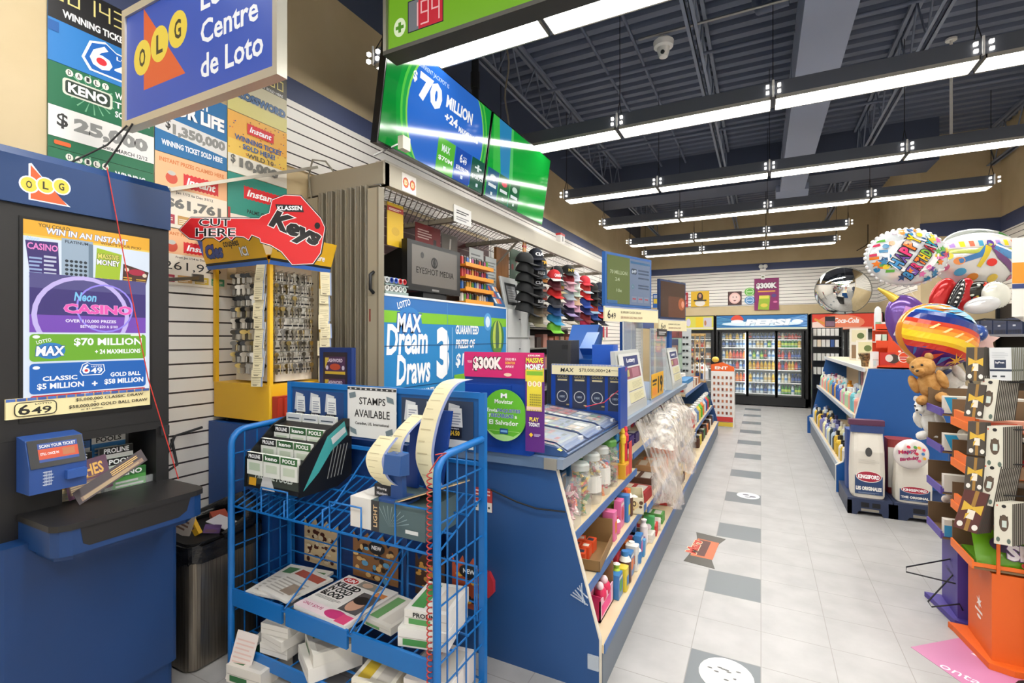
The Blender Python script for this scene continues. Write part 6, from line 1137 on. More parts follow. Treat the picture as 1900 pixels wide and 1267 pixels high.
# paper and boards hung under the canopy
def hung(nm, x, y0, y1, z0, z1, lab, c, draw, cat='sign'):
    b = B(); b.box(x, x + .004, y0, y1, z0, z1, C(c, .5)); b.bar((x + .002, (y0 + y1) / 2, z1), (x + .002, (y0 + y1) / 2, 2.51), .002, BLACK); draw(Pan(b, (x + .004, y0, z0), (0, 1, 0), (0, 0, 1), .001), y1 - y0, z1 - z0); solo(nm, b, lab, cat)
hung('yellow_sign', -2.30, 2.62, 2.79, 2.16, 2.46, 'yellow sign with a red top band hung under the canopy', '#d8b020', lambda p, W, H: (p.rect(0, H * .8, W, H * .12, '#a82a24'), p.lines(W * .1, H * .83, W * .75, H * .06, 2, '#f0e0d0'), p.ell(W * .5, H * .35, W * .25, H * .1, '#c8a018')))
hung('red_sign', -2.45, 3.12, 3.46, 2.18, 2.44, 'dark red notice with white lines hung behind the monitor', '#7a1a1e', lambda p, W, H: (p.lines(W * .08, H * .55, W * .55, H * .32, 4, '#d8b8b0', .45), p.rect(W * .7, 0, W * .12, H * .6, '#2a0c0e')))
hung('clear_bag', -2.50, 3.55, 3.80, 2.10, 2.44, 'grey crinkled plastic bag hung under the canopy', '#6a655e', lambda p, W, H: (p.poly([(W * .4, 0), (W * .6, H * .9), (W * .5, H * .9)], '#c8c4bc'), p.rect(W * .6, 0, W * .3, H * .2, '#c85a30')), 'bag')
hung('price_sheet', -2.42, 3.88, 4.14, 2.06, 2.36, 'white price sheet hung at the left of a pair', '#c8cac8', lambda p, W, H: p.lines(W * .1, H * .1, W * .8, H * .8, 7, '#7a7c7c', .4), 'notice')
hung('price_sheet', -2.42, 4.18, 4.40, 2.02, 2.32, 'white price sheet hung at the right of a pair', '#c4c8c6', lambda p, W, H: p.lines(W * .1, H * .1, W * .8, H * .8, 8, '#868a88', .4), 'notice')
solo('wood_board', B().box(-2.50, -2.47, 4.50, 4.78, 1.9, 2.47, noisy('oak', '#8a5a2c', '#a06c38', 3, .5, 0, (1, 6, 1))), 'brown wooden board standing under the canopy', 'board')
b = B(); b.box(-2.48, -2.47, 4.82, 5.3, 1.85, 2.511, C('#5f7a68', .4)); p = Pan(b, (-2.47, 4.82, 1.85), (0, 1, 0), (0, 0, 1), .001)
rnd = random.Random(5)
for i in range(26): p.ell(rnd.uniform(.04, .42), rnd.uniform(.04, .57), .03, .035, rnd.choice(['#8aa890', '#3f5a48', '#a84a4a', '#b8c4b8', '#c87a80']), 8)
solo('printed_panel', b, 'green flower-printed panel behind the black caps', 'panel')
solo('brace_bar', B().bar((-2.75, 4.46, 2.0), (-2.2, 4.46, 2.50), .012, CAN2, 4), 'beige diagonal brace under the canopy by the wooden board', 'brace')
# white drawers and low shelves
t = thing('drawer_unit', 'white metal drawer unit right of the blue cabinet', 'drawers', (-2.4, 4.48, 0))
part('unit_body', B().box(-2.64, -2.215, 4.23, 4.76, 0, 1.80, C('#b8b8b4', .45)), t)
for j in range(4): f = part('drawer', B().box(-2.215, -2.20, 4.24, 4.75, .62 + .30 * j, .90 + .30 * j, C('#c8c8c4', .4)), t); part('lock', B().lathe([(.012, 0), (.012, .008)], (-2.2, 4.5, .80 + .30 * j), BLACK, 8), f)
b = B(); k0 = len(b.v); b.box(-.015, .0, -.19, .19, 0, .34, C('#c4c6c4', .4)); b.box(0, .002, -.12, .13, .05, .28, C('#1f2022', .4)); p = Pan(b, (.002, -.10, .08), (0, 1, 0), (0, 0, 1), .001); p.rect(0, 0, .2, .17, '#8f9092'); p.lines(.02, .02, .15, .13, 5, '#c0c0be', .4)
o = solo('framed_picture', b, 'white picture frame leaning on the drawer unit', 'frame', None, None, Vector((-2.26, 4.50, 1.803))); o.rotation_euler = (0, -.2, 0)
t = thing('shelf_unit', 'low dark shelf unit of small boxes under the caps', 'shelves', (-2.5, 6.0, 0))
part('back', B().box(-2.70, -2.68, 4.78, 7.2, 0, 1.66, C('#2a2826', .6)), t)
for z in (.9, 1.15, 1.40, 1.63): part('shelf', B().box(-2.68, -2.30, 4.78, 7.2, z - .015, z, C('#a8a49c', .4, .3)), t)
part('upright', B().box(-2.32, -2.295, 4.77, 4.80, 0, 1.66, C('#a8a49c', .4, .3)), t); part('upright', B().box(-2.32, -2.295, 7.18, 7.21, 0, 1.66, C('#a8a49c', .4, .3)), t)
rnd = random.Random(11)
for j, z in enumerate((1.15, 1.40)):
    for i in range(12):
        c, nm = rnd.choice([('#c8a888', 'tan'), ('#d8d0c8', 'pale'), ('#b06a4a', 'copper'), ('#4a3a34', 'dark'), ('#c88a78', 'rose')]); y = 4.84 + .19 * i; h = rnd.uniform(.1, .17)
        solo('small_box', B().box(-2.44, -2.33, y, y + .13, z + .001, z + h, C(c, .5)), '%s box on the %s shelf under the caps, %s along' % (nm, ['lower', 'upper'][j], ORD[i]), 'box')
# caps
def cap(c, bc, txt=None, tc='#e8e8e8', patch=None):
    b = B(); vs = []; n, k = 16, 6
    for i in range(k + 1):
        th = math.pi / 2 * i / k; r = .088 * math.cos(th) if i < k else .001
        for j in range(n): a = 2 * math.pi * j / n; vs.append((r * math.cos(a) * 1.08, r * math.sin(a) * .92, .105 * math.sin(th) ** .8))
    b.add(vs, [(i * n + j, i * n + (j + 1) % n, (i + 1) * n + (j + 1) % n, (i + 1) * n + j) for i in range(k) for j in range(n)], C(c, .8), True)
    br = [(.09 * math.cos(a), .078 * math.sin(a)) for a in [math.radians(-62 + 124 * i / 8) for i in range(9)]]; ft = [(.105 + .068 * math.cos(a) , .074 * math.sin(a)) for a in [math.radians(-78 + 156 * i / 8) for i in range(9)]]
    vv = [(x, y, .003) for x, y in br] + [(x, y, -.012 - .010 * abs(y) / .07) for x, y in ft]
    b.add(vv, [(i, i + 9, i + 10, i + 1) for i in range(8)], C(bc, .8), True); b.add([(x, y, z - .003) for x, y, z in vv], [(i, i + 1, i + 10, i + 9) for i in range(8)], C(bc, .8), True)
    if patch:
        b.add([(.085 * math.cos(a) * 1.13, .088 * math.sin(a), z) for z in (.02, .065) for a in (-.5, -.25, 0, .25, .5)], [(i, i + 1, i + 6, i + 5) for i in range(4)], C(patch, .7), True)
    if txt:
        p = Pan(b, (.098, -.05, .025), (0, 1, 0), (-.25, 0, 1), .001); p.txt(txt, 0, 0, .1, .035, tc, .04)
    return b
HX = -2.15
def column(y, x, ztop, seq, yaw, where):
    for i, (c, bc, nm, tx, tc, pt) in enumerate(seq):
        o = solo('baseball_cap', cap(c, bc, tx, tc, pt), '%s cap, %s down in %s' % (nm, ORD[i], where), 'cap', 'hanging caps', None, Vector((x, y, ztop - .098 * i - .1)))
        o.rotation_euler = (0, .18 + .05 * (i % 2), yaw + .12 * ((i * 7) % 3 - 1))
    solo('hanging_string', B().bar((x, y, ztop - .01), (x, y, 2.512), .002, C('#c8c4bc', .6)), 'string holding ' + where, 'string')
K_ = lambda c, nm, bc=None, tx=None, tc='#e8e8e8', pt=None: (c, bc or c, nm, tx, tc, pt)
blk = '#17171a'; col_defs = [
 (4.42, HX + .04, 2.37, [K_('#1c1d1e', 'plain black')] * 3 + [K_('#1a1b1c', 'plain charcoal')] * 2 + [K_('#202122', 'plain black')], .35, 'the nearest column of caps'),
 (4.78, HX, 2.47, [K_('#141826', 'navy CIA', None, 'CIA'), K_('#141a2a', 'navy badge', None), K_(blk, 'black POLICE', None, 'POLICE'), K_(blk, 'black CIA', None, 'CIA'), K_(blk, 'black badge', None), K_(blk, 'black SECURITY', None, 'SECURITY'), K_('#5a5040', 'olive', '#6a5a40', None, '#d88a5a'), K_('#6f684f', 'camouflage', '#8a8468')], -.55, 'the second column of caps'),
 (5.02, HX - .06, 2.42, [K_(blk, 'black yellow-lettered', None, 'TR', '#e8b030'), K_('#1f3a4a', 'teal'), K_('#2a2a2a', 'dark orange-patched', '#c8c4bc', None, '', '#d88a3a'), K_('#3a3a3a', 'dark pink-patched', None, None, '', '#c87a6a'), K_(blk, 'black red-patched', '#c0bcb4', None, '', '#b8483a'), K_('#5a4a3a', 'brown'), K_('#c8c0b0', 'cream')], -.5, 'the third column of caps'),
 (5.25, HX + .02, 2.30, [K_('#c8282c', 'red CANADA', '#e0dcd8', 'CANADA'), K_('#5a1a24', 'maroon'), K_('#d82c2c', 'bright red'), K_('#3a3c44', 'dark grey'), K_('#1f4a84', 'blue'), K_('#3a9ac8', 'sky blue'), K_('#8ad84a', 'lime green')], -.5, 'the fourth column of caps'),
 (5.5, HX - .05, 2.38, [K_('#26282a', 'black'), K_('#3a4440', 'grey-green'), K_('#2a2a2c', 'black gold-patched', '#c8b890', None, '', '#c8a040'), K_('#c8a070', 'tan', '#e8e4dc'), K_('#1c1c20', 'black white-lettered', None, 'NY'), K_('#1a1a1e', 'black white-edged', '#e0dcd4'), K_('#d0c8b8', 'beige')], -.5, 'the fifth column of caps'),
 (5.75, HX, 2.42, [K_('#222222', 'black gold NY', None, 'NY', '#c8b040'), K_('#8a2028', 'dark red', '#d8a8b4'), K_('#d8b0bc', 'pale pink'), K_('#a8b4bc', 'grey-blue'), K_('#c8a0c0', 'lilac'), K_('#3a3050', 'purple printed', '#a898c8'), K_('#1c1c1e', 'black', '#d8d0c0')], -.5, 'the sixth column of caps'),
 (6.05, HX - .03, 2.38, [K_('#b8b8c4', 'pale grey'), K_('#d0d4cc', 'white printed'), K_('#c8d8c8', 'mint'), K_('#d8b898', 'peach'), K_('#d0a0b8', 'pink'), K_('#5a3a5a', 'plum'), K_('#c8c4a8', 'cream grey')], -.5, 'the seventh column of caps'),
 (6.4, HX, 2.36, [K_('#c82a38', 'crimson'), K_('#c0302c', 'red', '#b8d0d8'), K_('#d83030', 'scarlet'), K_('#2f4fa8', 'royal blue'), K_('#2a3a7a', 'dark blue'), K_('#8a2a30', 'wine'), K_('#d83a60', 'rose red')], -.5, 'the eighth column of caps'),
 (6.75, HX, 2.30, [K_('#161616', 'black')] * 3 + [K_('#d84a3a', 'orange-red', '#8ab0c8'), K_('#2a4a90', 'blue'), K_('#26262a', 'black'), K_('#e0d8d0', 'white')], -.5, 'the ninth column of caps'),
 (7.1, HX, 2.34, [K_('#2a3040', 'slate'), K_('#1c2438', 'navy'), K_('#3a3a44', 'charcoal'), K_('#2a4a9a', 'blue'), K_('#c83a44', 'red'), K_('#30303a', 'dark')], -.5, 'the tenth column of caps')]
for y, x, z, seq, yaw, wh in col_defs: column(y, x, z, seq, yaw, wh)
for i in range(5):
    c, nm = [('#e07a2c', 'rainbow-edged orange'), ('#58a048', 'green'), ('#c83a44', 'red'), ('#e0d8d4', 'white'), ('#b84a60', 'pink')][i]
    solo('keychain_card', B().box(-2.12, -2.115, 7.0 + .09 * i, 7.07 + .09 * i, 1.52 - .04 * (i % 2), 1.68 - .04 * (i % 2), C(c, .5)).bar((-2.118, 7.035 + .09 * i, 1.66), (-2.118, 7.035 + .09 * i, 2.50), .0015, BLACK), nm + ' card hanging below the far caps', 'card')
b = B(); b.box(-2.18, -2.12, 5.45, 5.58, 2.646, 2.74, C('#dcd6d0', .5)); b.box(-2.182, -2.118, 5.445, 5.585, 2.74, 2.765, C('#b02a2c', .5)); Pan(b, (-2.12, 5.45, 2.65), (0, 1, 0), (0, 0, 1), .001).txt('1', .05, .02, .03, .06, '#404040', .03); solo('number_box', b, 'white box with a red top standing on the canopy beam', 'box')
solo('caution_tag', B().box(-2.165, -2.155, 4.50, 4.56, 2.37, 2.50, C('#c8842c', .5)).box(-2.168, -2.153, 4.49, 4.57, 2.44, 2.46, C('#b8302a', .5)), 'orange tag over the nearest cap column', 'tag')
# ============================================================ BACK WALL
def wallsign(nm, x0, x1, z0, z1, lab, base, draw, cat='poster'):
    b = B(); b.box(x0, x1, 12.872, 12.884, z0, z1, C(base, .5)); draw(Pan(b, (x0, 12.872, z0), (1, 0, 0), (0, 0, 1), .002), x1 - x0, z1 - z0); solo(nm, b, lab, cat)
wallsign('poster', -2.48, -2.25, 2.28, 2.64, 'blue poster with yellow lettering on the back wall slats', '#1f5fae', lambda p, W, H: (p.rect(W * .08, H * .3, W * .84, H * .35, '#e0c040'), p.lines(W * .1, H * .72, W * .7, H * .2, 3, '#e8ecf0')))
wallsign('poster', -1.80, -1.62, 2.28, 2.64, 'narrow red poster on the back wall slats', '#b02c30', lambda p, W, H: (p.txt('11', W * .25, H * .5, W * .5, H * .3, '#f0e4e0', .05), p.lines(W * .1, H * .15, W * .8, H * .25, 3, '#e0b0a8')))
wallsign('poster', -1.55, -1.13, 2.28, 2.66, 'yellow poster of a long-haired person on the back wall slats', '#e2b41f', lambda p, W, H: (p.ell(W * .5, H * .62, W * .17, H * .3, '#3a2418'), p.ell(W * .5, H * .7, W * .08, H * .14, '#c89070'), p.ell(W * .5, H * .22, W * .28, H * .2, '#e8e0d8'), p.rect(W * .15, H * .35, W * .7, H * .1, '#3a3020')))
wallsign('round_face_sign', -.71, -.41, 2.30, 2.62, 'dark square sign with a pink round face on the back wall', '#4a2a28', lambda p, W, H: (p.ell(W * .5, H * .5, W * .42, H * .42, '#e8b8b0'), p.ell(W * .5, H * .5, W * .34, H * .34, '#f0d0c8'), p.ell(W * .38, H * .58, W * .03, H * .05, '#4a2a28'), p.ell(W * .62, H * .58, W * .03, H * .05, '#4a2a28'), p.ell(W * .5, H * .32, W * .1, H * .04, '#7a3030')), 'sign')
for nm, zc, c, c2 in (('green', 2.60, '#6ab84a', '#c8e8b0'), ('blue', 2.40, '#5a94c8', '#c8dcf0')):
    b = B(); b.prism([(-.235 + .115 * math.cos(2 * math.pi * i / 20), zc + .098 * math.sin(2 * math.pi * i / 20)) for i in range(20)], 'y', 12.872, 12.884, C(c, .5)); p = Pan(b, (-.235, 12.872, zc), (1, 0, 0), (0, 0, 1), .002); p.ring(0, 0, .07, .085, c2); p.rect(-.06, -.012, .12, .024, c2); solo('round_sign', b, 'round %s sign on the back wall beside the magenta poster' % nm, 'sign')
wallsign('poster', -.14, .37, 2.16, 2.90, 'big magenta $300K poster on the back wall', '#8a1f62', lambda p, W, H: (p.txt('$300K', W * .08, H * .66, W * .84, H * .2, '#f0ecec', .06, 0, '#301020', .05), p.rect(W * .15, H * .57, W * .7, H * .04, '#e8a040'), p.poly([(W * .15, H * .02), (W * .6, 0), (W * .65, H * .45), (W * .2, H * .45)], '#9ab82c'), p.rect(W * .2, H * .36, W * .4, H * .1, '#e0d850'), p.ell(W * .4, H * .15, W * .15, H * .06, '#e0c84a'), p.ell(W * .8, H * .45, W * .1, H * .06, '#5a3a80'), p.ell(W * .85, H * .25, W * .09, H * .03, '#d86aa0')))
# coolers
CB = C('#121214', .35); IN = C('#cfd6d8', .5)
def cooler(lab, x0, x1, doors, header, glow):
    t = thing('drinks_cooler', lab, 'cooler', ((x0 + x1) / 2, 12.5, 0)); y0, y1, H = 12.2, 12.86, 2.03
    b = B(); b.box(x0, x1, y1 - .04, y1, 0, H, CB); b.box(x0, x0 + .05, y0, y1, .02, H, CB); b.box(x1 - .05, x1, y0, y1, .02, H, CB); b.box(x0, x1, y0, y1, .02, .20, CB); b.box(x0, x1, y0 + .02, y1, 1.66, H, CB); b.box(x0 + .05, x1 - .05, y1 - .05, y1 - .04, .2, 1.66, IN)
    part('cabinet', b, t)
    b = B(); b.box(x0 + .015, x1 - .015, y0 - .01, y0 + .02, 1.69, H - .01, C('#202022')); header(Pan(b, (x0 + .02, y0 - .01, 1.70), (1, 0, 0), (0, 0, 1), .002, .95), x1 - x0 - .04, .31); part('lit_header', b, t)
    for a, e in doors:
        f = part('door', B().box(a - .03, a + .015, y0 - .005, y0 + .02, .2, 1.66, CB).box(e - .015, e + .03, y0 - .005, y0 + .02, .2, 1.66, CB).box(a, e, y0 - .005, y0 + .02, 1.63, 1.66, CB).box(a, e, y0 - .005, y0 + .02, .2, .225, CB), t)
        part('glass', B().box(a + .015, e - .015, y0 + .003, y0 + .008, .22, 1.64, clear('cooler_glass', '#e8f0f0', .06, .03)), f)
        for z in (.27, .52, .80, 1.03, 1.29, 1.47): part('shelf', B().box(a, e, y0 + .06, y1 - .06, z - .012, z, C('#d8dcdc', .4)).box(a, e, y0 + .055, y0 + .06, z - .014, z + .01, C('#eceeee', .4)).box(a, e, y0 + .057, y0 + .06, z + .045, z + .05, C('#eceeee', .4)), t)
    for x in glow: part('door_lamp', B().box(x - .012, x + .012, y0 + .025, y0 + .04, .25, 1.62, C('#f4fbff', .5, 0, 5.0)), t)
    return t
def hp(p, W, H):
    p.rect(0, 0, W, H, '#1c6ca8'); p.rect(0, 0, W, H * .14, '#cfd6c0')
    for i in range(16): a = i / 15; p.poly([(W * .45, H * .5), (W * (-.0 + a * .0), H * (.16 + .84 * a)), (0, H * min(1, .2 + .84 * a))], '#6ab8d8' if i % 2 else '#124a80'); p.poly([(W * .6, H * .5), (W, H * min(1, .2 + .82 * a)), (W, H * (.16 + .8 * a))], '#8ac4ec' if i % 2 else '#1a50a0')
    p.ell(W * .5, H * .40, W * .44, H * .17, '#dff0f8'); p.ell(W * .9, H * .55, W * .06, H * .14, '#f0f8ff')
    c = [(W * .24 + .135 * math.cos(math.radians(a)), H * .62 + .13 * math.sin(math.radians(a))) for a in range(10, 171, 10)]; p.poly(c + [(W * .24, H * .62)], '#e0482e'); p.ell(W * .24, H * .57, .13, .04, '#f4f8fa')
    p.txt('PEPSI', W * .33, H * .28, W * .5, H * .44, '#f4f8fc', .06, .15, '#a8b8c8', .05)
cooler('three-door black cooler with a lit blue PEPSI header', -.93, .90, [(-.82, -.29), (-.26, .285), (.315, .79)], hp, [-.305, .30])
def hy(p, W, H): p.rect(0, 0, W, H, '#d8cf50'); p.rect(0, H * .05, W, H * .12, '#e0d8c8'); p.rect(W * .38, H * .2, W * .25, H * .75, '#e8c41f'); p.rect(W * .66, H * .2, W * .28, H * .7, '#c8c0c8'); p.ell(W * .72, H * .5, W * .04, H * .2, '#b87a50'); p.ell(W * .12, H * .55, W * .08, H * .3, '#d0c8d8')
cooler('narrow cooler with a yellow food header left of the PEPSI cooler', -1.62, -.96, [(-1.56, -1.02)], hy, [])
def hc(p, W, H): p.rect(0, 0, W, H, '#d8402c'); p.ell(W * .42, H * .45, W * .34, H * .5, '#e8805c'); p.rect(0, 0, W, H * .12, '#e0a890'); p.poly([(0, 0), (W * .22, 0), (W * .08, H * .5), (0, H * .45)], '#f0d0c0'); p.poly([(W * .04, H * .75), (W * .2, H * .4), (W * .17, H * .3), (W * .03, H * .6)], '#d8903c'); p.txt('Coca-Cola', W * .32, H * .38, W * .36, H * .36, '#fdf4ec', .03, .35)
cooler('red-headed Coca-Cola cooler right of the PEPSI cooler', .95, 2.2, [(1.04, 1.55), (1.6, 2.12)], hc, [])
def bottle(c, cc, lab2, k):
    b = B(); 
    if k == 'can': b.lathe([(.026, 0), (.031, .01), (.031, .11), (.026, .122)], (0, 0, 0), C(c, .25, .3), 10)
    else: b.lathe([(.03, 0), (.034, .01), (.034, .06), (.034, .11), (.03, .13), (.013, .175), (.013, .185), (.016, .185), (.016, .205)], (0, 0, 0), [C(c, .15), C(c, .15), C(lab2, .4), C(c, .15), C(c, .15), C(c, .15), C(cc, .4), C(cc, .4)], 10)
    return b.mesh('drink_bottle')
BM = {n: bottle(*a) for n, a in {'clear': ('#c8d4d8', '#3a6ab0', '#5a8ac0', 0), 'orange': ('#d8702c', '#e8e4e0', '#e09040', 0), 'green': ('#3f8a3a', '#3a7a30', '#b8d050', 0), 'cola': ('#3a1e18', '#c83030', '#b02c30', 0), 'dark blue': ('#26365a', '#2a4a90', '#3a5aa0', 0), 'yellow': ('#d8b83a', '#e8e0d0', '#c89a30', 0), 'red': ('#b8342c', '#e8e0dc', '#d8584a', 0), 'pale': ('#d8cfb0', '#e8e4dc', '#c8b070', 0)}.items()}
rnd = random.Random(21)
rows = [['dark blue', 'clear', 'dark blue', 'yellow'], ['clear', 'yellow', 'dark blue'], ['orange', 'red', 'clear', 'yellow'], ['dark blue', 'green', 'red', 'clear'], ['orange', 'red'], ['clear', 'dark blue']]
rowsB = [['dark blue', 'cola', 'dark blue'], ['pale', 'green', 'clear'], ['green', 'clear', 'cola'], ['pale', 'yellow', 'orange'], ['clear', 'yellow', 'pale'], ['clear', 'dark blue']]
rowsC = [['pale', 'red', 'cola'], ['green', 'yellow', 'pale'], ['red', 'cola', 'dark blue'], ['red', 'dark blue', 'yellow'], ['dark blue', 'clear', 'pale'], ['green', 'green', 'clear']]
for d, (a, e, rr_) in enumerate([(-.80, -.31, rows), (-.245, .27, rowsB), (.335, .775, rowsC)]):
    for j, z in enumerate((1.47, 1.29, 1.03, .80, .52, .27)):
        for i in range(7):
            n = rnd.choice(rr_[j]); o = bpy.data.objects.new('drink_bottle', BM[n]); COL.objects.link(o); o.location = (a + .03 + (e - a - .06) * i / 6, 12.31 + .015 * (i % 2), z + .001); o.scale = (1, 1, .72 if j == 0 else 1.0)
            tag(o, '%s drink bottle on the %s shelf behind the %s cooler door' % (n, ['top', 'second', 'third', 'fourth', 'fifth', 'bottom'][j], ['left', 'middle', 'right'][d]), 'bottle', '%s bottles, %s shelf, %s door' % (n, ['top', 'second', 'third', 'fourth', 'fifth', 'bottom'][j], ['left', 'middle', 'right'][d]))
for j, z in enumerate((1.03, .80, 1.29)):
    for i in range(4): carton('packaged_food', -1.48 + .13 * i, 12.36, z + .002, .11, .1, .13, 0, ['#a85a4a', '#d8c8a8', '#5a4a6a', '#c88a50'][(i + j) % 4], '%s food pack on the %s shelf of the yellow-headed cooler' % (['red', 'cream', 'plum', 'amber'][(i + j) % 4], ['middle', 'lower', 'upper'][j]), '#e8e0d0')
# chip racks at the back left
t = thing('chip_rack', 'rack of orange and red snack bags in the back left corner', 'rack', (-1.75, 10.9, 0))
part('frame', B().box(-2.05, -1.45, 11.0, 11.03, 0, 1.66, C('#2a2a30', .5)).box(-2.05, -1.45, 10.85, 11.0, 1.18, 1.20, C('#3a3a40', .5)).box(-2.05, -1.45, 10.85, 11.0, 1.42, 1.44, C('#3a3a40', .5)), t)
for j in range(2):
    for i in range(4):
        x = -1.98 + .14 * i; z = 1.2 + .24 * j; b = B(); b.prism([(x - .05, z), (x + .05, z), (x + .062, z + .1), (x + .05, z + .2), (x - .05, z + .2), (x - .062, z + .1)], 'y', 10.88, 10.94, C('#d8502c' if j else '#b82a28', .35)); p = Pan(b, (x - .05, 10.88, z), (1, 0, 0), (0, 0, 1), .002); p.ell(.05, .08, .035, .04, '#58802c' if j else '#e0a040'); p.rect(.01, .14, .08, .03, '#e8b040')
        solo('snack_bag', b, '%s snack bag on the %s shelf of the corner rack, %s along' % (['red', 'orange'][j], ['lower', 'upper'][j], ORD[i]), 'snack')
# dark rack of white packs right of the coolers
t = thing('pack_rack', 'black rack of white packs in front of the red cooler', 'rack', (1.06, 10.55, 0))
b = B(); b.box(.83, 1.30, 10.65, 10.68, 0, 1.70, CB); b.box(.83, .85, 10.45, 10.68, 0, 1.70, CB); b.box(1.28, 1.30, 10.45, 10.68, 0, 1.70, CB); part('frame', b, t)
for z in (.60, .85, 1.10, 1.35, 1.55): part('shelf', B().box(.85, 1.28, 10.45, 10.65, z - .015, z, CB), t)
for j, z in enumerate((.85, 1.10, 1.35, 1.55)):
    for i in range(6):
        x = .875 + .068 * i; c, nm = [('#d4d2cc', 'white'), ('#c8c4bc', 'grey-white'), ('#3a5a94', 'blue'), ('#d8c8b0', 'cream')][(i * 5 + j * 3) % 4 if (i + j) % 3 == 0 else 0]
        solo('small_pack', B().box(x - .028, x + .028, 10.48, 10.56, z + .001, z + .13, C(c, .5)), '%s pack on the %s shelf of the black rack' % (nm, ORD[j]), 'pack', '%s packs, %s shelf of the black rack' % (nm, ORD[j]))
solo('framed_print', B().box(1.20, 1.38, 12.17, 12.18, 1.74, 1.96, C('#2a2a34', .4)).box(1.21, 1.37, 12.168, 12.171, 1.76, 1.86, C('#8a6a80', .5)), 'small dark calendar stuck on the red cooler header', 'sign')
# convex mirror
t = thing('convex_mirror', 'large round convex mirror high in the back right corner', 'mirror', (1.409, 11.4, 2.42))
b = B(); vs = []; n, k, R, MA = 40, 12, .46, math.radians(48); MT = at(1.409, 11.4, 2.42) @ Matrix.Rotation(-.22, 4, 'Z') @ Matrix.Rotation(.30, 4, 'X')
for i in range(k + 1):
    a = i / k * MA; r = R * math.sin(a) / math.sin(MA); y = -R * (math.cos(a) - math.cos(MA)) / math.sin(MA)
    for j in range(n): q = 2 * math.pi * j / n; vs.append(tuple(MT @ Vector((r * math.cos(q), y, r * math.sin(q)))))
b.add(vs, [(i * n + j, i * n + (j + 1) % n, (i + 1) * n + (j + 1) % n, (i + 1) * n + j) for i in range(k) for j in range(n)], C('#f2f2ee', .02, 1.0), True); part('mirror_dome', b, t)
part('rim', B().tube([MT @ Vector((R * math.cos(2 * math.pi * j / 40), .01, R * math.sin(2 * math.pi * j / 40))) for j in range(40)], .014, C('#8a8a84', .4, .4), 6, True), t); part('bracket', B().tube([(1.409, 11.43, 2.42), (1.52, 12.885, 2.42)], .022, STEEL, 6), t)

# ============================================================ RIGHT SIDE
t = thing('shelf_gondola', 'blue-ended shelf gondola of toiletries right of the aisle', 'shelves', (1.2, 7.4, 0))
GB = C('#17569c', .42); ge = [(.66, 0), (.66, .26), (.72, .30), (.92, 1.22), (1.46, 1.22), (1.66, .30), (1.72, .26), (1.72, 0)]
part('end_panel', B().prism(ge, 'y', 5.75, 5.775, GB), t); part('end_panel', B().prism(ge, 'y', 9.10, 9.125, GB), t)
part('end_edge', B().prism([(.655, 0), (.66, 0), (.66, .26), (.72, .30), (.92, 1.22), (.914, 1.222), (.714, .305), (.655, .265)], 'y', 5.748, 5.777, C('#d8d4cc')), t)
part('centre_panel', B().box(1.18, 1.20, 5.775, 9.10, .1, 1.22, C('#c8b894', .5)), t)
part('top_shelf', B().box(.90, 1.48, 5.775, 9.10, 1.195, 1.22, WOOD).box(.885, .90, 5.775, 9.10, 1.185, 1.225, C('#c8ccd0', .4)), t)
part('middle_shelf', B().box(.80, 1.18, 5.775, 9.10, .74, .765, WOOD).box(.785, .80, 5.775, 9.10, .73, .77, C('#aab2bc', .4)), t)
part('base_shelf', B().box(.70, 1.18, 5.775, 9.10, .22, .25, WOOD).box(.685, .70, 5.775, 9.10, .20, .255, C('#aab2bc', .4)).box(.70, .715, 5.775, 9.10, 0, .20, KICK), t)
tc = [('#e0d8cc', '#1a1a1a', 'white black-capped'), ('#d8b030', '#2a2a2a', 'yellow'), ('#2a3a40', '#d8d8d0', 'dark'), ('#b8c8d8', '#5a6a9a', 'pale blue'), ('#e8e0b0', '#e8e4dc', 'cream'), ('#7a7ab0', '#3a3a6a', 'lavender')]
tm = [('#6ab8c0', '#e0e8e8', 'aqua'), ('#e8a090', '#e8e0dc', 'salmon'), ('#b8d8b0', '#e8ece4', 'mint'), ('#d890a8', '#7a3a60', 'pink'), ('#2a5aa8', '#d8dce4', 'blue'), ('#e0a020', '#c8801a', 'amber')]
def toil(c, cc, s):
    h = .2 * s; return B().lathe([(.036, 0), (.04, .01), (.04, h * .62), (.03, h * .74), (.014, h * .8), (.017, h * .8), (.017, h)], (0, 0, 0), [C(c, .3)] * 4 + [C(cc, .4)] * 2, 10).mesh('toiletry_bottle')
T1 = [toil(a, b_, 1.1) for a, b_, _ in tc]; T2 = [toil(a, b_, 1.0) for a, b_, _ in tm]; rnd = random.Random(31)
for lv, (z, x0, ms, nm) in enumerate([(.252, .76, T1, tc), (.767, .86, T2, tm)]):
    for row in range(2):
        for i in range(26):
            k = (i // 3 + row + rnd.randrange(2)) % 6; o = bpy.data.objects.new('toiletry_bottle', ms[k]); COL.objects.link(o); o.location = (x0 + .11 * row, 5.86 + .122 * i, z); o.scale = (1, 1, rnd.uniform(.85, 1.2))
            tag(o, '%s toiletry bottle on the %s shelf of the gondola, %s row' % (nm[k][2], ['base', 'middle'][lv], ['front', 'second'][row]), 'bottle', '%s bottles, %s shelf, %s row' % (nm[k][2], ['base', 'middle'][lv], ['front', 'second'][row]))
for i in range(5): solo('hanging_pack', B().box(.98, .985, 5.95 + .16 * i, 6.06 + .16 * i, .93, 1.15, C(['#c8603c', '#3a3a40', '#d8c8b8', '#8a3a50', '#5a6a80'][i], .4)).bar((.98, 6.0 + .16 * i, 1.15), (1.18, 6.0 + .16 * i, 1.15), .003, STEEL), ['orange', 'black', 'beige', 'plum', 'slate'][i] + ' pack hanging over the middle gondola shelf', 'pack')
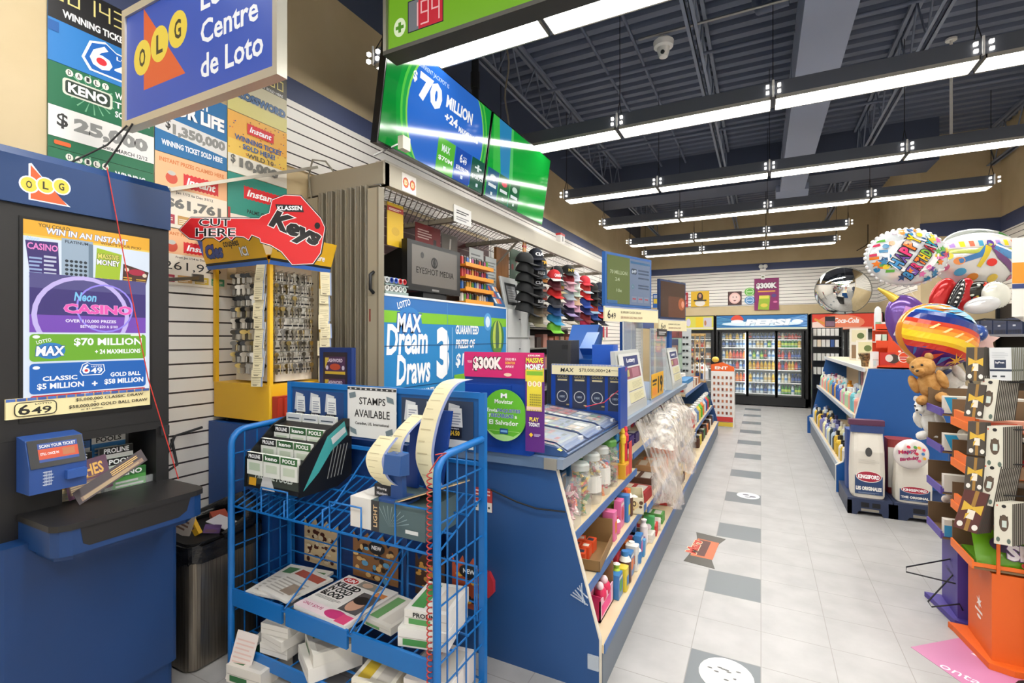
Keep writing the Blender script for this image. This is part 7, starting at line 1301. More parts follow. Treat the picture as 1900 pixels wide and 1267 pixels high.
# boxes on the gondola top
t = thing('cardboard_display', 'orange-red cardboard display of drink mix on the gondola top', 'display box', (1.1, 5.9, 1.22))
OR = C('#e0481c', .5); b = B(); b.box(1.0, 1.24, 5.80, 6.05, 1.222, 1.235, OR); b.box(1.0, 1.24, 5.80, 5.808, 1.222, 1.25, OR); b.box(1.08, 1.24, 5.80, 5.808, 1.25, 1.45, OR); b.box(1.24, 1.248, 5.80, 6.05, 1.222, 1.44, OR); b.box(1.0, 1.24, 6.042, 6.05, 1.222, 1.64, OR); b.box(.99, 1.18, 5.805, 5.813, 1.42, 1.49, OR); b.box(.99, 1.14, 5.83, 5.838, 1.58, 1.65, OR)
p = Pan(b, (1.0, 5.80, 1.222), (1, 0, 0), (0, 0, 1), .001); p.rect(.02, .035, .12, .12, '#c83028'); p.ell(.12, .095, .05, .045, '#4a3a34'); p.ell(.09, .1, .03, .035, '#e0d4cc'); p.ell(.20, .11, .042, .05, '#f0e4dc'); p.ell(.20, .11, .036, .043, '#e0481c'); p.rect(.165, .09, .07, .025, '#f0e4dc'); p.rect(.17, .095, .06, .015, '#c02a28'); p.ell(.17, .165, .012, .01, '#f0e4dc')
part('carton', b, t)
for j in range(2): part('tray', B().box(1.0, 1.2, 5.83, 6.04, 1.47 + .12 * j, 1.48 + .12 * j, C('#d8d4cc', .5)), t)
for j in range(2):
    for i in range(4): solo('drink_sachet', B().box(1.0 + .045 * i, 1.035 + .045 * i, 5.84, 5.90, 1.482 + .12 * j, 1.55 + .12 * j, C([['#e8e0d8', '#b8d0b8', '#d8503c', '#c8ccd0'], ['#8ab090', '#d8d4d0', '#5a7a60', '#c8483c']][j][i], .5)), '%s sachet on the %s tray of the orange display' % ([['cream', 'sage', 'red', 'grey'], ['green', 'white', 'dark green', 'scarlet']][j][i], ['lower', 'upper'][j]), 'sachet')
carton('tall_carton', .985, 5.86, 1.222, .05, .06, .16, .2, '#e8e4e0', 'white carton standing left of the orange display', '#c8d8d8')
solo('brush_bundle', B().lathe([(.03, 0), (.035, .06), (.06, .13), (.05, .14)], (.955, 6.15, 1.222), noisy('straw', '#3a3024', '#9a8258', 40, .7), 14), 'brown bristly bundle on the gondola top', 'brush')
for k, (x, y, w, h, c, lab) in enumerate([(1.09, 7.6, .2, .26, '#c8c49c', 'lower greeting print frame on the gondola top'), (1.06, 7.9, .2, .42, '#d8d0b0', 'taller greeting print frame behind it on the gondola top')]):
    b = B(); b.box(x, x + w, y, y + .02, 1.222, 1.222 + h, C('#d8d4cc', .5)); p = Pan(b, (x, y, 1.222), (1, 0, 0), (0, 0, 1), .001); p.rect(.02, h - .18, w - .04, .16, c); p.ell(w * .6, h - .1, .04, .04, '#5a6a3a'); p.rect(.02, .02, w - .04, h - .24, '#8a7058' if h > .27 else '#b8a888'); solo('greeting_print', b, lab, 'print')
solo('white_bottle', B().lathe([(.028, 0), (.032, .05), (.032, .14), (.026, .2), (.008, .225)], (1.035, 5.985, 1.602), C('#dfe2e2', .3), 14), 'white rounded bottle on top of the orange drink mix display', 'bottle')
# charcoal on plastic pallets
PL = C('#27324e', .45)
for k, (a, e) in enumerate(((.67, .985), (.99, 1.42))):
    b = B(); b.box(a, e, 5.10, 5.66, .12, .14, PL); w = e - a
    for f, y in (('f', 5.10), ('r', 5.62)):
        pts = [(a, 0), (a + w * .2, 0), (a + w * .25, .03), (a + w * .75, .03), (a + w * .8, 0), (e, 0), (e, .12), (a, .12)]; b.prism(pts, 'y', y, y + .03, PL)
    p = Pan(b, (a, 5.10, 0), (1, 0, 0), (0, 0, 1), .001); p.rect(w * .3, .035, w * .4, .022, '#8a8478'); 
    for q in (.3, .55): p.rect(w * q, .07, w * .18, .04, '#0c0e14')
    b.box(a, a + .03, 5.10, 5.66, 0, .12, PL); b.box(e - .03, e, 5.10, 5.66, 0, .12, PL)
    solo('plastic_pallet', b, 'navy plastic pallet under the %s charcoal bag' % ['LES ORIGINALES', 'THE ORIGINAL'][k], 'pallet')
def charcoal(lab, x, y, w, h, txt, navy_top):
    t = thing('charcoal_bag', lab, 'bag', (x + w / 2, y, .141)); b = B(); n = 8
    prof = [(.0, .94), (.03, 1.0), (.3, 1.02), (.6, .98), (.85, .92), (.93, .9)]; vs = []
    cxm = x + w / 2
    for s, q in prof:
        for j in range(16):
            a = 2 * math.pi * j / 16; X = math.copysign(abs(math.cos(a)) ** .45, math.cos(a)) * w / 2 * q; D = .10 * (1 if s < .8 else .6); Yy = math.copysign(abs(math.sin(a)) ** .45, math.sin(a)) * D
            vs.append((cxm + X, y + .10 + Yy, .142 + h * s))
    b.add(vs, [(i * 16 + j, i * 16 + (j + 1) % 16, (i + 1) * 16 + (j + 1) % 16, (i + 1) * 16 + j) for i in range(5) for j in range(16)], C('#dcd6ca', .6), False); b.add(vs[-16:], [tuple(range(16))], C('#dcd6ca', .6))
    part('bag_body', b, t)
    b = B(); p = Pan(b, (x, y - .004, .142), (1, 0, 0), (0, 0, 1), .001); p.rect(w * .1, h * .05, w * .8, h * .24, '#26406a'); p.ell(w * .5, h * .28, w * .37, h * .075, '#f0e8e0'); p.ell(w * .5, h * .28, w * .355, h * .066, '#a8243c'); p.txt('KINGSFORD', w * .19, h * .25, w * .62, h * .055, '#ffffff', .05); p.txt(txt, w * .13, h * .10, w * .74, h * .05, '#f0ece4', .05); p.lines(w * .2, h * .06, w * .6, h * .02, 2, '#8a98b0')
    if h > .5: p.ell(w * .5, h * .6, w * .1, h * .06, '#4a4a48'); p.lines(w * .2, h * .45, w * .6, h * .06, 4, '#c0bab0', .3)
    part('bag_print', b, t)
    if navy_top: part('rolled_top', B().box(x - .01, x + w + .0, y + .05, y + .13, .142 + h * .93, .142 + h * 1.0, C('#5a2f4a', .5)).box(x, x + w - .01, y + .03, y + .10, .142 + h * .84, .142 + h * .93, C('#2f4478', .5)), t)
charcoal('white and navy KINGSFORD charcoal bag lettered LES ORIGINALES', .70, 5.13, .245, .66, 'LES ORIGINALES', 1)
charcoal('squat white KINGSFORD charcoal bag lettered THE ORIGINAL', 1.01, 5.13, .25, .40, 'THE ORIGINAL', 0)
solo('charcoal_bag', B().rbox(.70, .94, 5.37, 5.56, .141, .68, .04, C('#2a4584', .5)), 'navy charcoal bag standing behind the LES ORIGINALES bag', 'bag')
solo('charcoal_bag', B().rbox(1.0, 1.2, 5.37, 5.56, .141, .62, .04, C('#8a2f2c', .5)).rbox(1.0, 1.2, 5.36, 5.37, .2, .55, .004, C('#c8c4bc', .5)), 'red and white bag behind the THE ORIGINAL bag', 'bag')

# foil balloons
def balloon(name, lab, c, r, rot, base, draw, tail=True, rim=None):
    """puffed foil balloon; artwork is laid over its bulging front"""
    b = B(); rx, ry, rz_ = r; k0 = 0
    b.ell((0, 0, 0), r, C(base, .16, .25), 36, 18)
    k0 = len(b.v); p = Pan(b, (0, 0, 0), (1, 0, 0), (0, 0, 1), .0006, 0, .18); draw(p, rx, rz_)
    for i in range(k0, len(b.v)):
        x, y, z = b.v[i]; q = (x / rx) ** 2 + (z / rz_) ** 2
        if q > .93: f = math.sqrt(.93 / q); x *= f; z *= f; q = .93
        b.v[i] = (x, -ry * math.sqrt(1 - q) + y - .003, z)
    if rim:
        for i in range(40): a = 2 * math.pi * i / 40; b.ell((rx * .99 * math.cos(a), 0, rz_ * .99 * math.sin(a)), (.016, .012, .014), C(rim, .2, .2), 7, 5)
    o = solo(name, b, lab, 'balloon', None, None, Vector(c)); o.rotation_euler = rot; return o
FACE = .25
def hb(p, X, Z):
    rnd = random.Random(14)
    for i in range(70):
        a, q = rnd.uniform(0, 6.28), rnd.uniform(.55, .95); x, y = X * q * math.cos(a), Z * q * math.sin(a); c = rnd.choice(['#c83a5a', '#2f7aa8', '#e0c030', '#6a3a8a', '#58a040', '#e07a2c', '#e8e8e8', '#204a7a', '#d86aa8'])
        k = i % 3
        if k == 0: p.star(x, y, .026, c)
        elif k == 1: p.rect(x - .02, y - .008, .045, .018, c)
        else: p.ell(x, y, .018, .016, c, 10)
    p.ell(0, 0, X * .62, Z * .6, '#ece8ea')
    cs = ['#3f8ac0', '#6a4aa0', '#d8306c', '#e8782c', '#e0c020', '#7ab03a', '#c8283a', '#2f9aa8']
    for wd, oy, sz in (('HAPPY', .015, .078), ('BIRTHDAY', -.085, .07)):
        n = len(wd); L = .235 if n == 5 else .27; ang = 1.0
        for i, ch in enumerate(wd):
            a = (i - n / 2) * L / n; p.txt(ch, a * math.cos(ang) - oy * math.sin(ang), a * math.sin(ang) + oy * math.cos(ang), L / n * .86, sz, cs[i], .05, 0, '#1c1424', .06, ang)
balloon('birthday_balloon', 'round scallop-edged HAPPY BIRTHDAY foil balloon', (.87, 4.15, 2.06), (.24, .10, .19), (0, 0, FACE), '#d8dcde', hb, True, '#e0dfe0')
def bow(p, X, Z):
    p.band([(-X, Z * .52), (X, Z * .52)], .028, '#c4bcb4', 20)
    for i in range(11): x = X * (-.9 + .17 * i); p.band([(x, Z * .52), (x + .026, Z * .52)], .02, ['#5a7ab0', '#9a7ab8', '#d8c030', '#c86a50', '#4a90b0'][i % 5], 2)
    p.band([(-X * .95, Z * .3), (-X * .3, Z * .22), (0, Z * .42), (X * .3, Z * .22), (X * .95, Z * .3)], .014, '#a8b048', 8)
    p.band([(-.01, Z * .42), (-X * .2, Z * .1), (-X * .6, -Z * .12)], (.02, .016), '#3f74a8'); p.band([(-.01, Z * .42), (-.03, Z * .1), (-.07, -Z * .35)], (.018, .012), '#c8b030')
    p.band([(.02, Z * .42), (X * .18, 0), (X * .5, -Z * .5)], (.024, .018), '#6a4070'); p.band([(.03, Z * .42), (X * .35, Z * .05), (X * .9, -Z * .1)], (.028, .02), '#4a80b0'); p.band([(.03, Z * .44), (X * .5, Z * .12), (X * .9, Z * .1)], .006, '#e8ecf0')
    p.ell(0, Z * .5, .02, .024, '#5a3a88')
    for x, y, c in ((-.6, -.1, '#e0883c'), (0, -.2, '#d82a22'), (-.55, -.5, '#4a9ac0'), (-.8, .1, '#d8c830'), (.1, -.75, '#d8b84a'), (-.3, -.7, '#d88a40'), (.55, -.75, '#b04a60'), (-.85, -.3, '#c86a90')): p.ell(X * x, Z * y, .030, .026, c, 12)
balloon('gift_balloon', 'clear-white balloon printed like a gift with a striped bow', (1.343, 4.497, 2.06), (.285, .13, .185), (0, 0, FACE), '#d2d0cc', bow)
def rain(p, X, Z):
    ys = [1, .62, .5, .3, .16, .04, -.1, -.3, -.42, -.6, -1]; cs = ['#2f8ac8', '#16408c', '#1f2f7a', '#c8381c', '#e8761a', '#f0a02c', '#f0cc28', '#e0b020', '#c8382a', '#5a2478']
    for i, c in enumerate(cs):
        f = lambda x, k: Z * (ys[k] + .10 * math.sin(2.2 * x / X + .6) + .06 * x / X)
        top = [(-X + 2 * X * j / 16, f(-X + 2 * X * j / 16, i) if i else Z) for j in range(17)]; bot = [(-X + 2 * X * j / 16, f(-X + 2 * X * j / 16, i + 1) if i < 9 else -Z) for j in range(17)]
        for j in range(16): p.poly([bot[j], bot[j + 1], top[j + 1], top[j]], c)
    for k in range(5): p.poly([(X * (-.6 + .25 * k), Z * (.62 + .02 * k)), (X * (-.35 + .25 * k), Z * .72), (X * (.1 + .15 * k), Z * .92), (X * (-.1 + .15 * k), Z * .9)], '#7cc4e4' if k % 2 else '#b8dcec')
    for k in range(4): p.poly([(X * (-.5 + .3 * k), Z * -.02), (X * (-.42 + .3 * k), Z * .0), (X * (-.3 + .3 * k), Z * .2), (X * (-.36 + .3 * k), Z * .2)], '#f8d890')
    for k in range(6): p.poly([(X * (-.5 + .22 * k), Z * -.7), (X * (-.4 + .22 * k), Z * -.95), (X * (-.3 + .22 * k), Z * -.55)], ['#3a70c0', '#a02a6a', '#d8401f'][k % 3])
    p.star(X * .55, -Z * .6, .05, '#f0b030', 8, .25)
balloon('rainbow_balloon', 'large tilted rainbow-striped foil balloon over the gondola end', (.95, 3.83, 1.535), (.215, .12, .19), (0, .45, FACE), '#d88a2c', rain)
b_ = balloon('unicorn_balloon', 'purple and pink horned foil balloon left of the rainbow balloon', (.875, 4.08, 1.61), (.13, .07, .20), (0, -.35, FACE), '#6a4a98', lambda p, X, Z: (p.band([(-.03, Z * .5), (.04, Z * .2), (.08, -.02)], .035, '#b880c8'), p.band([(-X * .9, -.02), (-.04, -.06), (.03, .02), (.05, .1)], .018, '#e8e4ec'), p.band([(-X * .8, -.06), (-.03, -.10), (.06, -.02), (.08, .08)], .005, '#16121c'), p.band([(-.04, -.13), (.06, -.14)], .035, '#d89ab4'), p.band([(-.07, -.10), (-.03, -.13)], .018, '#2a7a58')))
solo('balloon_horn', B().tube([(.795, 4.05, 1.77), (.755, 4.05, 1.81), (.70, 4.05, 1.85)], [.032, .02, .008], C('#d8b84a', .2, .3), 10), 'small striped gold horn on the purple balloon', 'balloon')
for nm, c, r, col, d in [('red', (1.10, 4.30, 1.80), (.07, .04, .13), '#c02828', None), ('red', (1.21, 4.34, 1.80), (.06, .04, .13), '#b82026', None), ('chevron', (1.155, 4.26, 1.78), (.035, .03, .14), '#18181a', 'ch'), ('zebra', (1.38, 4.32, 1.80), (.08, .04, .09), '#dcdcd0', 'z'), ('black', (1.30, 4.36, 1.83), (.09, .05, .07), '#26241f', 'm'), ('silver', (1.28, 4.22, 1.73), (.10, .05, .055), '#d0d0d0', None), ('pink', (1.20, 4.4, 1.86), (.08, .03, .04), '#d86a90', None), ('dark', (1.06, 4.25, 1.67), (.06, .04, .05), '#a82a30', 's')]:
    def dr(p, X, Z, d=d):
        if d == 'ch':
            for i in range(9): y = -Z + 2 * Z * i / 9; p.poly([(-X, y), (0, y + .015), (X, y), (X, y + .013), (0, y + .028), (-X, y + .013)], '#e8e6e0')
        elif d == 'z':
            for i in range(8): x = -X + 2 * X * i / 8; p.poly([(x, -Z), (x + .008, -Z), (x + .02, Z), (x + .008, Z)], '#1c1c1c')
        elif d in ('m', 's'):
            r_ = random.Random(2)
            for i in range(16): p.ell(r_.uniform(-X, X) * .8, r_.uniform(-Z, Z) * .8, .01, .008, r_.choice(['#c8b050', '#c8d0c0', '#a83a30', '#587a50']), 8)
    lab = {'red': 'glossy red foil balloon %s of the chevron balloon' % ('left' if c[0] < 1.15 else 'right'), 'chevron': 'black and white chevron foil balloon between red ones', 'zebra': 'zebra-striped foil balloon above the silver one', 'black': 'black speckled foil balloon', 'silver': 'silver heart-like foil balloon under the zebra one', 'pink': 'pink foil balloon edge behind the red ones', 'dark': 'small red speckled balloon beside the rainbow balloon'}[nm]
    balloon('foil_balloon', lab, c, r, (0, .35 if nm in ('red', 'chevron') else -.2, FACE), col, dr)
balloon('foil_balloon', 'silver-green foil balloon half hidden behind the gift-printed one', (1.66, 5.55, 2.30), (.27, .11, .15), (0, .1, FACE), '#b8bcb4', lambda p, X, Z: (p.band([(X * .3, Z * .6), (X * .8, 0)], .04, '#4f8a4a'), p.band([(-X * .8, Z * .2), (0, Z * .8)], .02, '#8a9088')))
solo('star_balloon', B().prism([(1.225 + (.07 if i % 2 == 0 else .035) * math.cos(math.radians(90 + 36 * i)), 1.50 + (.07 if i % 2 == 0 else .035) * math.sin(math.radians(90 + 36 * i))) for i in range(10)], 'y', 3.985, 4.015, C('#d8b4ac', .25, .2)), 'pale pink star balloon behind the blue flecked ball', 'balloon')
balloon('foil_balloon', 'small magenta crinkled balloon under the blue flecked ball', (1.155, 3.93, 1.40), (.045, .04, .06), (0, 0, FACE), '#b8186a', lambda p, X, Z: [p.band([(X * k, -Z), (X * k * .5, Z)], .004, '#e04a98') for k in (-.6, 0, .6)])
solo('plush_hook', B().tube([(1.155, 4.27, 1.60), (1.3, 4.25, 1.64), (1.46, 4.21, 1.625)], .006, BLACK, 5), 'black wire arm holding up the white plush bear', 'hook')
solo('spotted_ball', B().ell((1.17, 3.95, 1.545), (.055, .055, .055), noisy('blue_spots', '#14408c', '#c8d0d8', 60, .3, 0, (1, 1, 1), 1, 0, .62, .68), 14, 9), 'blue white-flecked ball right of the rainbow balloon', 'balloon')
balloon('heart_balloon', 'white heart-dotted Happy Birthday balloon resting on the squat charcoal bag', (1.10, 5.08, .56), (.12, .045, .125), (0, .6, .1), '#e4dcd8', lambda p, X, Z: ([p.ell(X * x, Z * y, .014, .012, c, 8) for x, y, c in [(-.5, .3, '#d83a50'), (0, .6, '#e8b030'), (.4, .4, '#3a7ab8'), (-.2, .5, '#58a048'), (.5, -.1, '#d86a90'), (-.6, -.2, '#e07a30'), (.1, .2, '#c83a4a'), (-.3, .05, '#3a8a98'), (.3, .65, '#e0506a'), (.65, .2, '#e8b030')]], p.txt('Happy', -.07, -.06, .13, .042, '#a8205c', .04, .2, None, 0, .85), p.txt('Birthday', -.03, -.10, .13, .036, '#a8205c', .04, .2, None, 0, .85)))
b_ = B(); b_.tube([(1.155, 4.27, 1.62), (1.16, 4.1, 1.35), (1.15, 3.8, 1.1)], .008, BLACK, 6); solo('balloon_stick', b_, 'dark pole holding the balloon cluster', 'pole')
for q in ([(.87, 4.15, 1.87), (1.05, 4.2, 1.6), (1.15, 4.2, 1.45)], [(1.34, 4.49, 1.88), (1.2, 4.3, 1.6), (1.15, 4.2, 1.45)]): solo('balloon_ribbon', B().tube(q, .002, C('#d8d4d0', .5), 4), 'thin ribbon under the %s balloon' % ('HAPPY BIRTHDAY' if q[0][0] < 1.1 else 'gift-printed'), 'ribbon')

# plush animals
def plush(lab, c, s, col, col2, rz_, tilt=0, bow_=None):
    fur = noisy('fur_' + col[1:], col, col2, 30, .95, 0, (1, 1, 1), 4, .8); t = thing('plush_bear', lab, 'plush toy', c)
    r = random.Random(int(s * 1000)); fz = lambda u: 1 + r.uniform(-.05, .05)
    b = B(); b.ell((0, 0, .11 * s), (.085 * s, .075 * s, .11 * s), fur, 16, 10, fz).ell((0, -.01 * s, .26 * s), (.08 * s, .075 * s, .075 * s), fur, 16, 10, fz)
    for sx in (-1, 1): b.ell((sx * .06 * s, 0, .325 * s), (.028 * s, .018 * s, .028 * s), fur, 10, 6, fz).ell((sx * .09 * s, -.03 * s, .15 * s), (.03 * s, .035 * s, .07 * s), fur, 10, 6, fz).ell((sx * .06 * s, -.08 * s, .035 * s), (.036 * s, .06 * s, .036 * s), fur, 10, 6, fz)
    b.ell((0, -.08 * s, .245 * s), (.035 * s, .03 * s, .028 * s), fur, 10, 6)
    b.xf(rz(rz_)); o = bpy.data.objects.new('body', b.mesh('body')); COL.objects.link(o); o.parent = t
    b = B(); b.ell((0, -.108 * s, .255 * s), (.011 * s, .008 * s, .008 * s), BLACK, 8, 5)
    for sx in (-1, 1): b.ell((sx * .03 * s, -.078 * s, .285 * s), (.009 * s, .006 * s, .009 * s), BLACK, 8, 5)
    b.xf(rz(rz_)); o = bpy.data.objects.new('face', b.mesh('face')); COL.objects.link(o); o.parent = t
    if bow_:
        b = B(); b.ell((0, -.05 * s, .19 * s), (.07 * s, .05 * s, .02 * s), C(bow_, .6), 10, 6); b.xf(rz(rz_)); o = bpy.data.objects.new('scarf', b.mesh('scarf')); COL.objects.link(o); o.parent = t
    t.rotation_euler = (0, tilt, 0); return t
plush('brown plush bear at the top of the purple candy stand', (.93, 3.70, 1.15), .80, '#a8763a', '#c8985a', -.6, -.35)
plush('white plush bear with a blue scarf above the brown bear', (1.10, 4.0, 1.16), .85, '#d8d4cc', '#eceae4', -.4, -.5, '#3a4a7a')
plush('white plush bear leaning out on the middle tier of the purple stand', (.94, 3.74, .93), .72, '#d4d0c8', '#eceae6', -.9, -.3)
plush('small cream plush bear between the stands', (1.02, 3.5, .96), .7, '#d8d0c4', '#eee8e0', -.3, .3)
plush('pale plush bear low behind the purple stand', (1.03, 3.75, .56), .62, '#d8c8c0', '#ece0d8', -.5, -.2)
plush('white plush bear high among the balloons', (1.47, 4.2, 1.62), .75, '#d8d6d0', '#ecebe6', -.2, .4)
solo('gift_pouch', B().rbox(.99, 1.06, 3.66, 3.76, .70, .80, .02, C('#c8503c', .5)).rbox(.97, 1.02, 3.66, 3.70, .78, .86, .01, C('#2f5fa8', .5)), 'red and blue gift pouches behind the purple stand', 'pouch')

# candy floor stands
def stand(lab, x0, x1, y0, y1, c, c2, txt, fc, tiers):
    t = thing('candy_stand', lab, 'display stand', ((x0 + x1) / 2, (y0 + y1) / 2, 0)); m, m2 = C(c, .5), C(c2, .5)
    part('foot_plate', B().prism([(x0 - .075, y1 + .02), (x0 - .065, y1 - .02), (x0 - .02, y0 - .03), (x0 + .06, y0 - .055), (x1, y0 - .045), (x1, y1 + .02)], 'z', 0.002, .03, m), t)
    b = B(); b.box(x0, x1, y0, y1, .03, .43, m); p = Pan(b, (x0, y1, .03), (0, -1, 0), (0, 0, 1), .001)
    if txt: p.ring((y1 - y0) / 2, .20, .06, .063, '#3a2f6a'); p.txt(txt, (y1 - y0) / 2 - .05, .185, .10, .03, '#2a2250', .01, .25)
    else: p.star((y1 - y0) / 2, .20, .035, '#f4e8e0', 6, .4); p.rect((y1 - y0) / 2 - .05, .15, .09, .012, '#f4e8e0'); p.ell((y1 - y0) / 2, .13, .025, .008, '#f4e8e0')
    part('column', b, t)
    for k, z in enumerate(tiers):
        f = B(); f.prism([(y0 - .0, z + .04), (y1 + .0, z + .04), (y1, z), (y0, z)], 'x', x0 - .07, x0 - .062, m2); f.box(x0 - .062, x1, y0, y1 + .02, z, z + .012, C('#7a5f40', .7)); f.box(x1 - .02, x1, y0, y1, z, z + .17, C('#8a6c48', .7)); f.box(x0 - .062, x1, y1, y1 + .006, z, z + .13, C('#6a5238', .7)); f.box(x0 - .062, x1, y0, y0 + .004, z + .01, z + .03, m2)
        part('tray', f, t)
    part('back_pole', B().box(x1 - .03, x1 - .01, y0 + .1, y0 + .12, .43, tiers[-1] + .2, BLACK), t)
    return t
stand('purple candy floor stand with stacked open trays', .93, 1.32, 3.39, 3.64, '#4a3a8c', '#5a4a9c', 'Cadbury', '', [.44, .68, .90, 1.10])
ot = stand('orange candy floor stand with a big green candy bag in its lowest tray', .95, 1.55, 3.02, 3.31, '#e0641c', '#ec7428', None, '', [.44, .64, .86, 1.07])
for x in (.965, 1.06): part('front_upright', B().box(x, x + (.012 if x < 1 else .03), 3.012, 3.02, .43, .63, C('#e0641c', .5)), ot)
for k, (z, c, lab) in enumerate([(.455, '#3a8ab8', 'blue-fronted'), (.695, '#8a8078', 'grey'), (.915, '#d8d0c4', 'white'), (1.115, '#d8ccc0', 'upper white')]):
    b = B(); b.box(.875, 1.25, 3.388, 3.43, z, z + .09, C('#d8d0c4', .6)); p = Pan(b, (.875, 3.388, z), (1, 0, 0), (0, 0, 1), .001)
    if k in (2, 3): p.poly([(.0, .085), (.05, .085), (.09, .005), (.03, .005)], '#2f94c0'); p.txt('HERSHEY', .10, .035, .24, .04, '#181414', .03)
    elif k == 0: p.rect(0, .0, .37, .06, '#3a94c0'); p.ell(.08, .03, .035, .025, '#5a7a3a'); p.txt('BOUNTY', .13, .02, .16, .03, '#f0f0ec', .03)
    else: p.rect(.1, 0, .12, .09, '#2a2224')
    solo('candy_tray_carton', b, '%s candy carton in the %s tray of the purple stand' % (lab, ORD[k]), 'box')
for k, (z, c, n2) in enumerate([(.66, '#58a8c8', 'blue and white'), (.88, '#8a6a4c', 'brown'), (1.09, '#d8947c', 'peach')]):
    b = B(); b.box(.90, 1.35, 3.0, 3.04, z, z + .05, C(c, .6)); b.box(.90, 1.35, 3.04, 3.28, z, z + .02, C('#c8c0b4', .6)); b.box(.885, .90, 3.0, 3.28, z - .0, z + .06, C('#e8702a', .5)); p = Pan(b, (.90, 3.0, z), (1, 0, 0), (0, 0, 1), .001); p.rect(.03, .005, .1, .035, '#d8e0e4' if k == 0 else '#d85a3c'); solo('candy_tray_carton', b, '%s candy carton in the %s tray of the orange stand' % (n2, ORD[k + 1]), 'box')
for i in range(5): solo('red_candy', B().ell((.94 + .05 * i, 3.10 + .03 * (i % 2), .925), (.028, .03, .02), C('#c02a2c', .3), 10, 6), 'red wrapped candy in the third tray of the orange stand', 'candy', 'red wrapped candies')
b = B(); gv = []
for i in range(15):
    for j in range(9):
        u, v = i / 14, j / 8; q = (1 - abs(2 * u - 1) ** 3) * (1 - abs(2 * v - 1) ** 3); gv.append((.905 + .55 * u, 3.045 + .08 * v - .02 * q, .456 + .145 * v))
b.add(gv, [(i * 9 + j, (i + 1) * 9 + j, (i + 1) * 9 + j + 1, i * 9 + j + 1) for i in range(14) for j in range(8)], C('#6aa81a', .3), True); b.box(.91, 1.45, 3.05, 3.26, .452, .47, C('#588a18', .4))
p = Pan(b, (.905, 3.024, .465), (1, 0, 0), (0, .07, .145), .003); p.ell(.10, .10, .05, .035, '#3a2a4a'); p.txt('Skittles', .105, .035, .27, .07, '#f4f0f4', .05, .1, '#6a4a80', .04)
for i in range(8): p.ell(.16 + .03 * i, .018 + .01 * (i % 3), .012, .011, ['#c83a3a', '#e8c030', '#6a3a80', '#58a030', '#e07a2c'][i % 5], 10)
solo('candy_bag', b, 'big green Skittles bag in the lowest tray of the orange stand', 'candy bag')
# black wire hooks on the purple stand
for q, lab in (([(.93, 3.50, .30), (.72, 3.42, .245), (.715, 3.40, .225), (.93, 3.42, .20)], 'upper black wire hook sticking out of the purple stand'), ([(.93, 3.46, .23), (.80, 3.36, .10), (.81, 3.34, .085), (.93, 3.36, .12), (.95, 3.385, .08)], 'lower black wire hook sticking out of the purple stand')): solo('wire_hook', B().tube(q, .004, BLACK, 5), lab, 'hook')
# gift bag stacks on a black wire rack
t = thing('gift_rack', 'black wire rack hung with stacks of gift bags at the right edge', 'rack', (1.06, 2.98, 0))
part('pole', B().tube([(1.075, 2.975, .03), (1.075, 2.975, 1.50)], .008, BLACK, 6), t)
part('base_ring', B().tube([(1.075 + .09 * math.cos(2 * math.pi * i / 16), 2.86 + .09 * math.sin(2 * math.pi * i / 16), .008) for i in range(16)], .007, BLACK, 5, True).bar((1.075, 2.86, .01), (1.075, 2.975, .04), .007, BLACK, 5), t)
ROWZ = [1.475, 1.335, 1.125, .97, .83]
for k, z in enumerate(ROWZ): part('hook', B().bar((.90, 2.925, z - .015), (1.075, 2.975, z - .015), .0035, BLACK, 5), t)
def giftbag(c, kind, w, h):
    b = B(); b.box(-w / 2, w / 2, -.003, .003, -h, 0, C(c, .55)); p = Pan(b, (-w / 2, -.003, -h), (1, 0, 0), (0, 0, 1), .0006)
    if kind == 0:
        p.rect(w * .42, 0, w * .16, h, '#a07838'); p.poly([(w * .1, h * .45), (w * .5, h * .55), (w * .9, h * .45), (w * .9, h * .7), (w * .5, h * .6), (w * .1, h * .7)], '#d8b03c'); p.rect(w * .35, h * .3, w * .3, h * .22, '#e8e0d0'); p.poly([(w * .3, h * .4), (w * .45, h * .45), (w * .3, h * .25)], '#d8b03c'); p.ell(w * .2, h * .13, w * .12, h * .07, '#e8e4dc'); p.ell(w * .8, h * .13, w * .12, h * .07, '#e8e4dc')
    elif kind == 1: p.ell(w * .5, h * .52, w * .25, h * .2, '#5a4a3c'); p.poly([(w * .3, h * .7), (w * .4, h * .66), (w * .28, h * .6)], '#4a3c30'); p.poly([(w * .7, h * .7), (w * .6, h * .66), (w * .72, h * .6)], '#4a3c30'); p.rect(w * .4, h * .42, w * .24, h * .16, '#c8d4cc'); p.ell(w * .2, h * .12, w * .1, h * .06, '#5a6a60'); p.ell(w * .75, h * .1, w * .1, h * .06, '#5a6a60'); p.ell(w * .5, h * .92, w * .12, h * .04, '#1c1a1a'); p.ell(w * .15, h * .93, w * .04, h * .02, '#d8502c')
    else: p.rect(w * .2, h * .38, w * .5, h * .25, '#24304c'); p.txt('byPost', w * .25, h * .5, w * .38, h * .08, '#e8e8ea', .03); p.rect(0, h * .28, w, h * .06, '#2a3448'); p.lines(w * .1, h * .7, w * .7, h * .2, 4, '#b8bcc0', .3); p.rect(w * .1, h * .1, w * .2, h * .05, '#3a4048'); p.rect(w * .45, h * .1, w * .2, h * .05, '#3a4048')
    p.rect(w - .0042, 0, .0042, h, '#3a342b' if kind != 2 else '#6a6a58'); return b.mesh('gift_bag')
gm = [giftbag('#4a423a', 0, .062, .15), giftbag('#d8d4c4', 1, .062, .185), giftbag('#d4d6d8', 2, .075, .145), giftbag('#5a2f2a', 0, .085, .19)]
NMB = ['dark brown bow-printed', 'cream animal-printed', 'white navy-printed', 'maroon bow-printed']
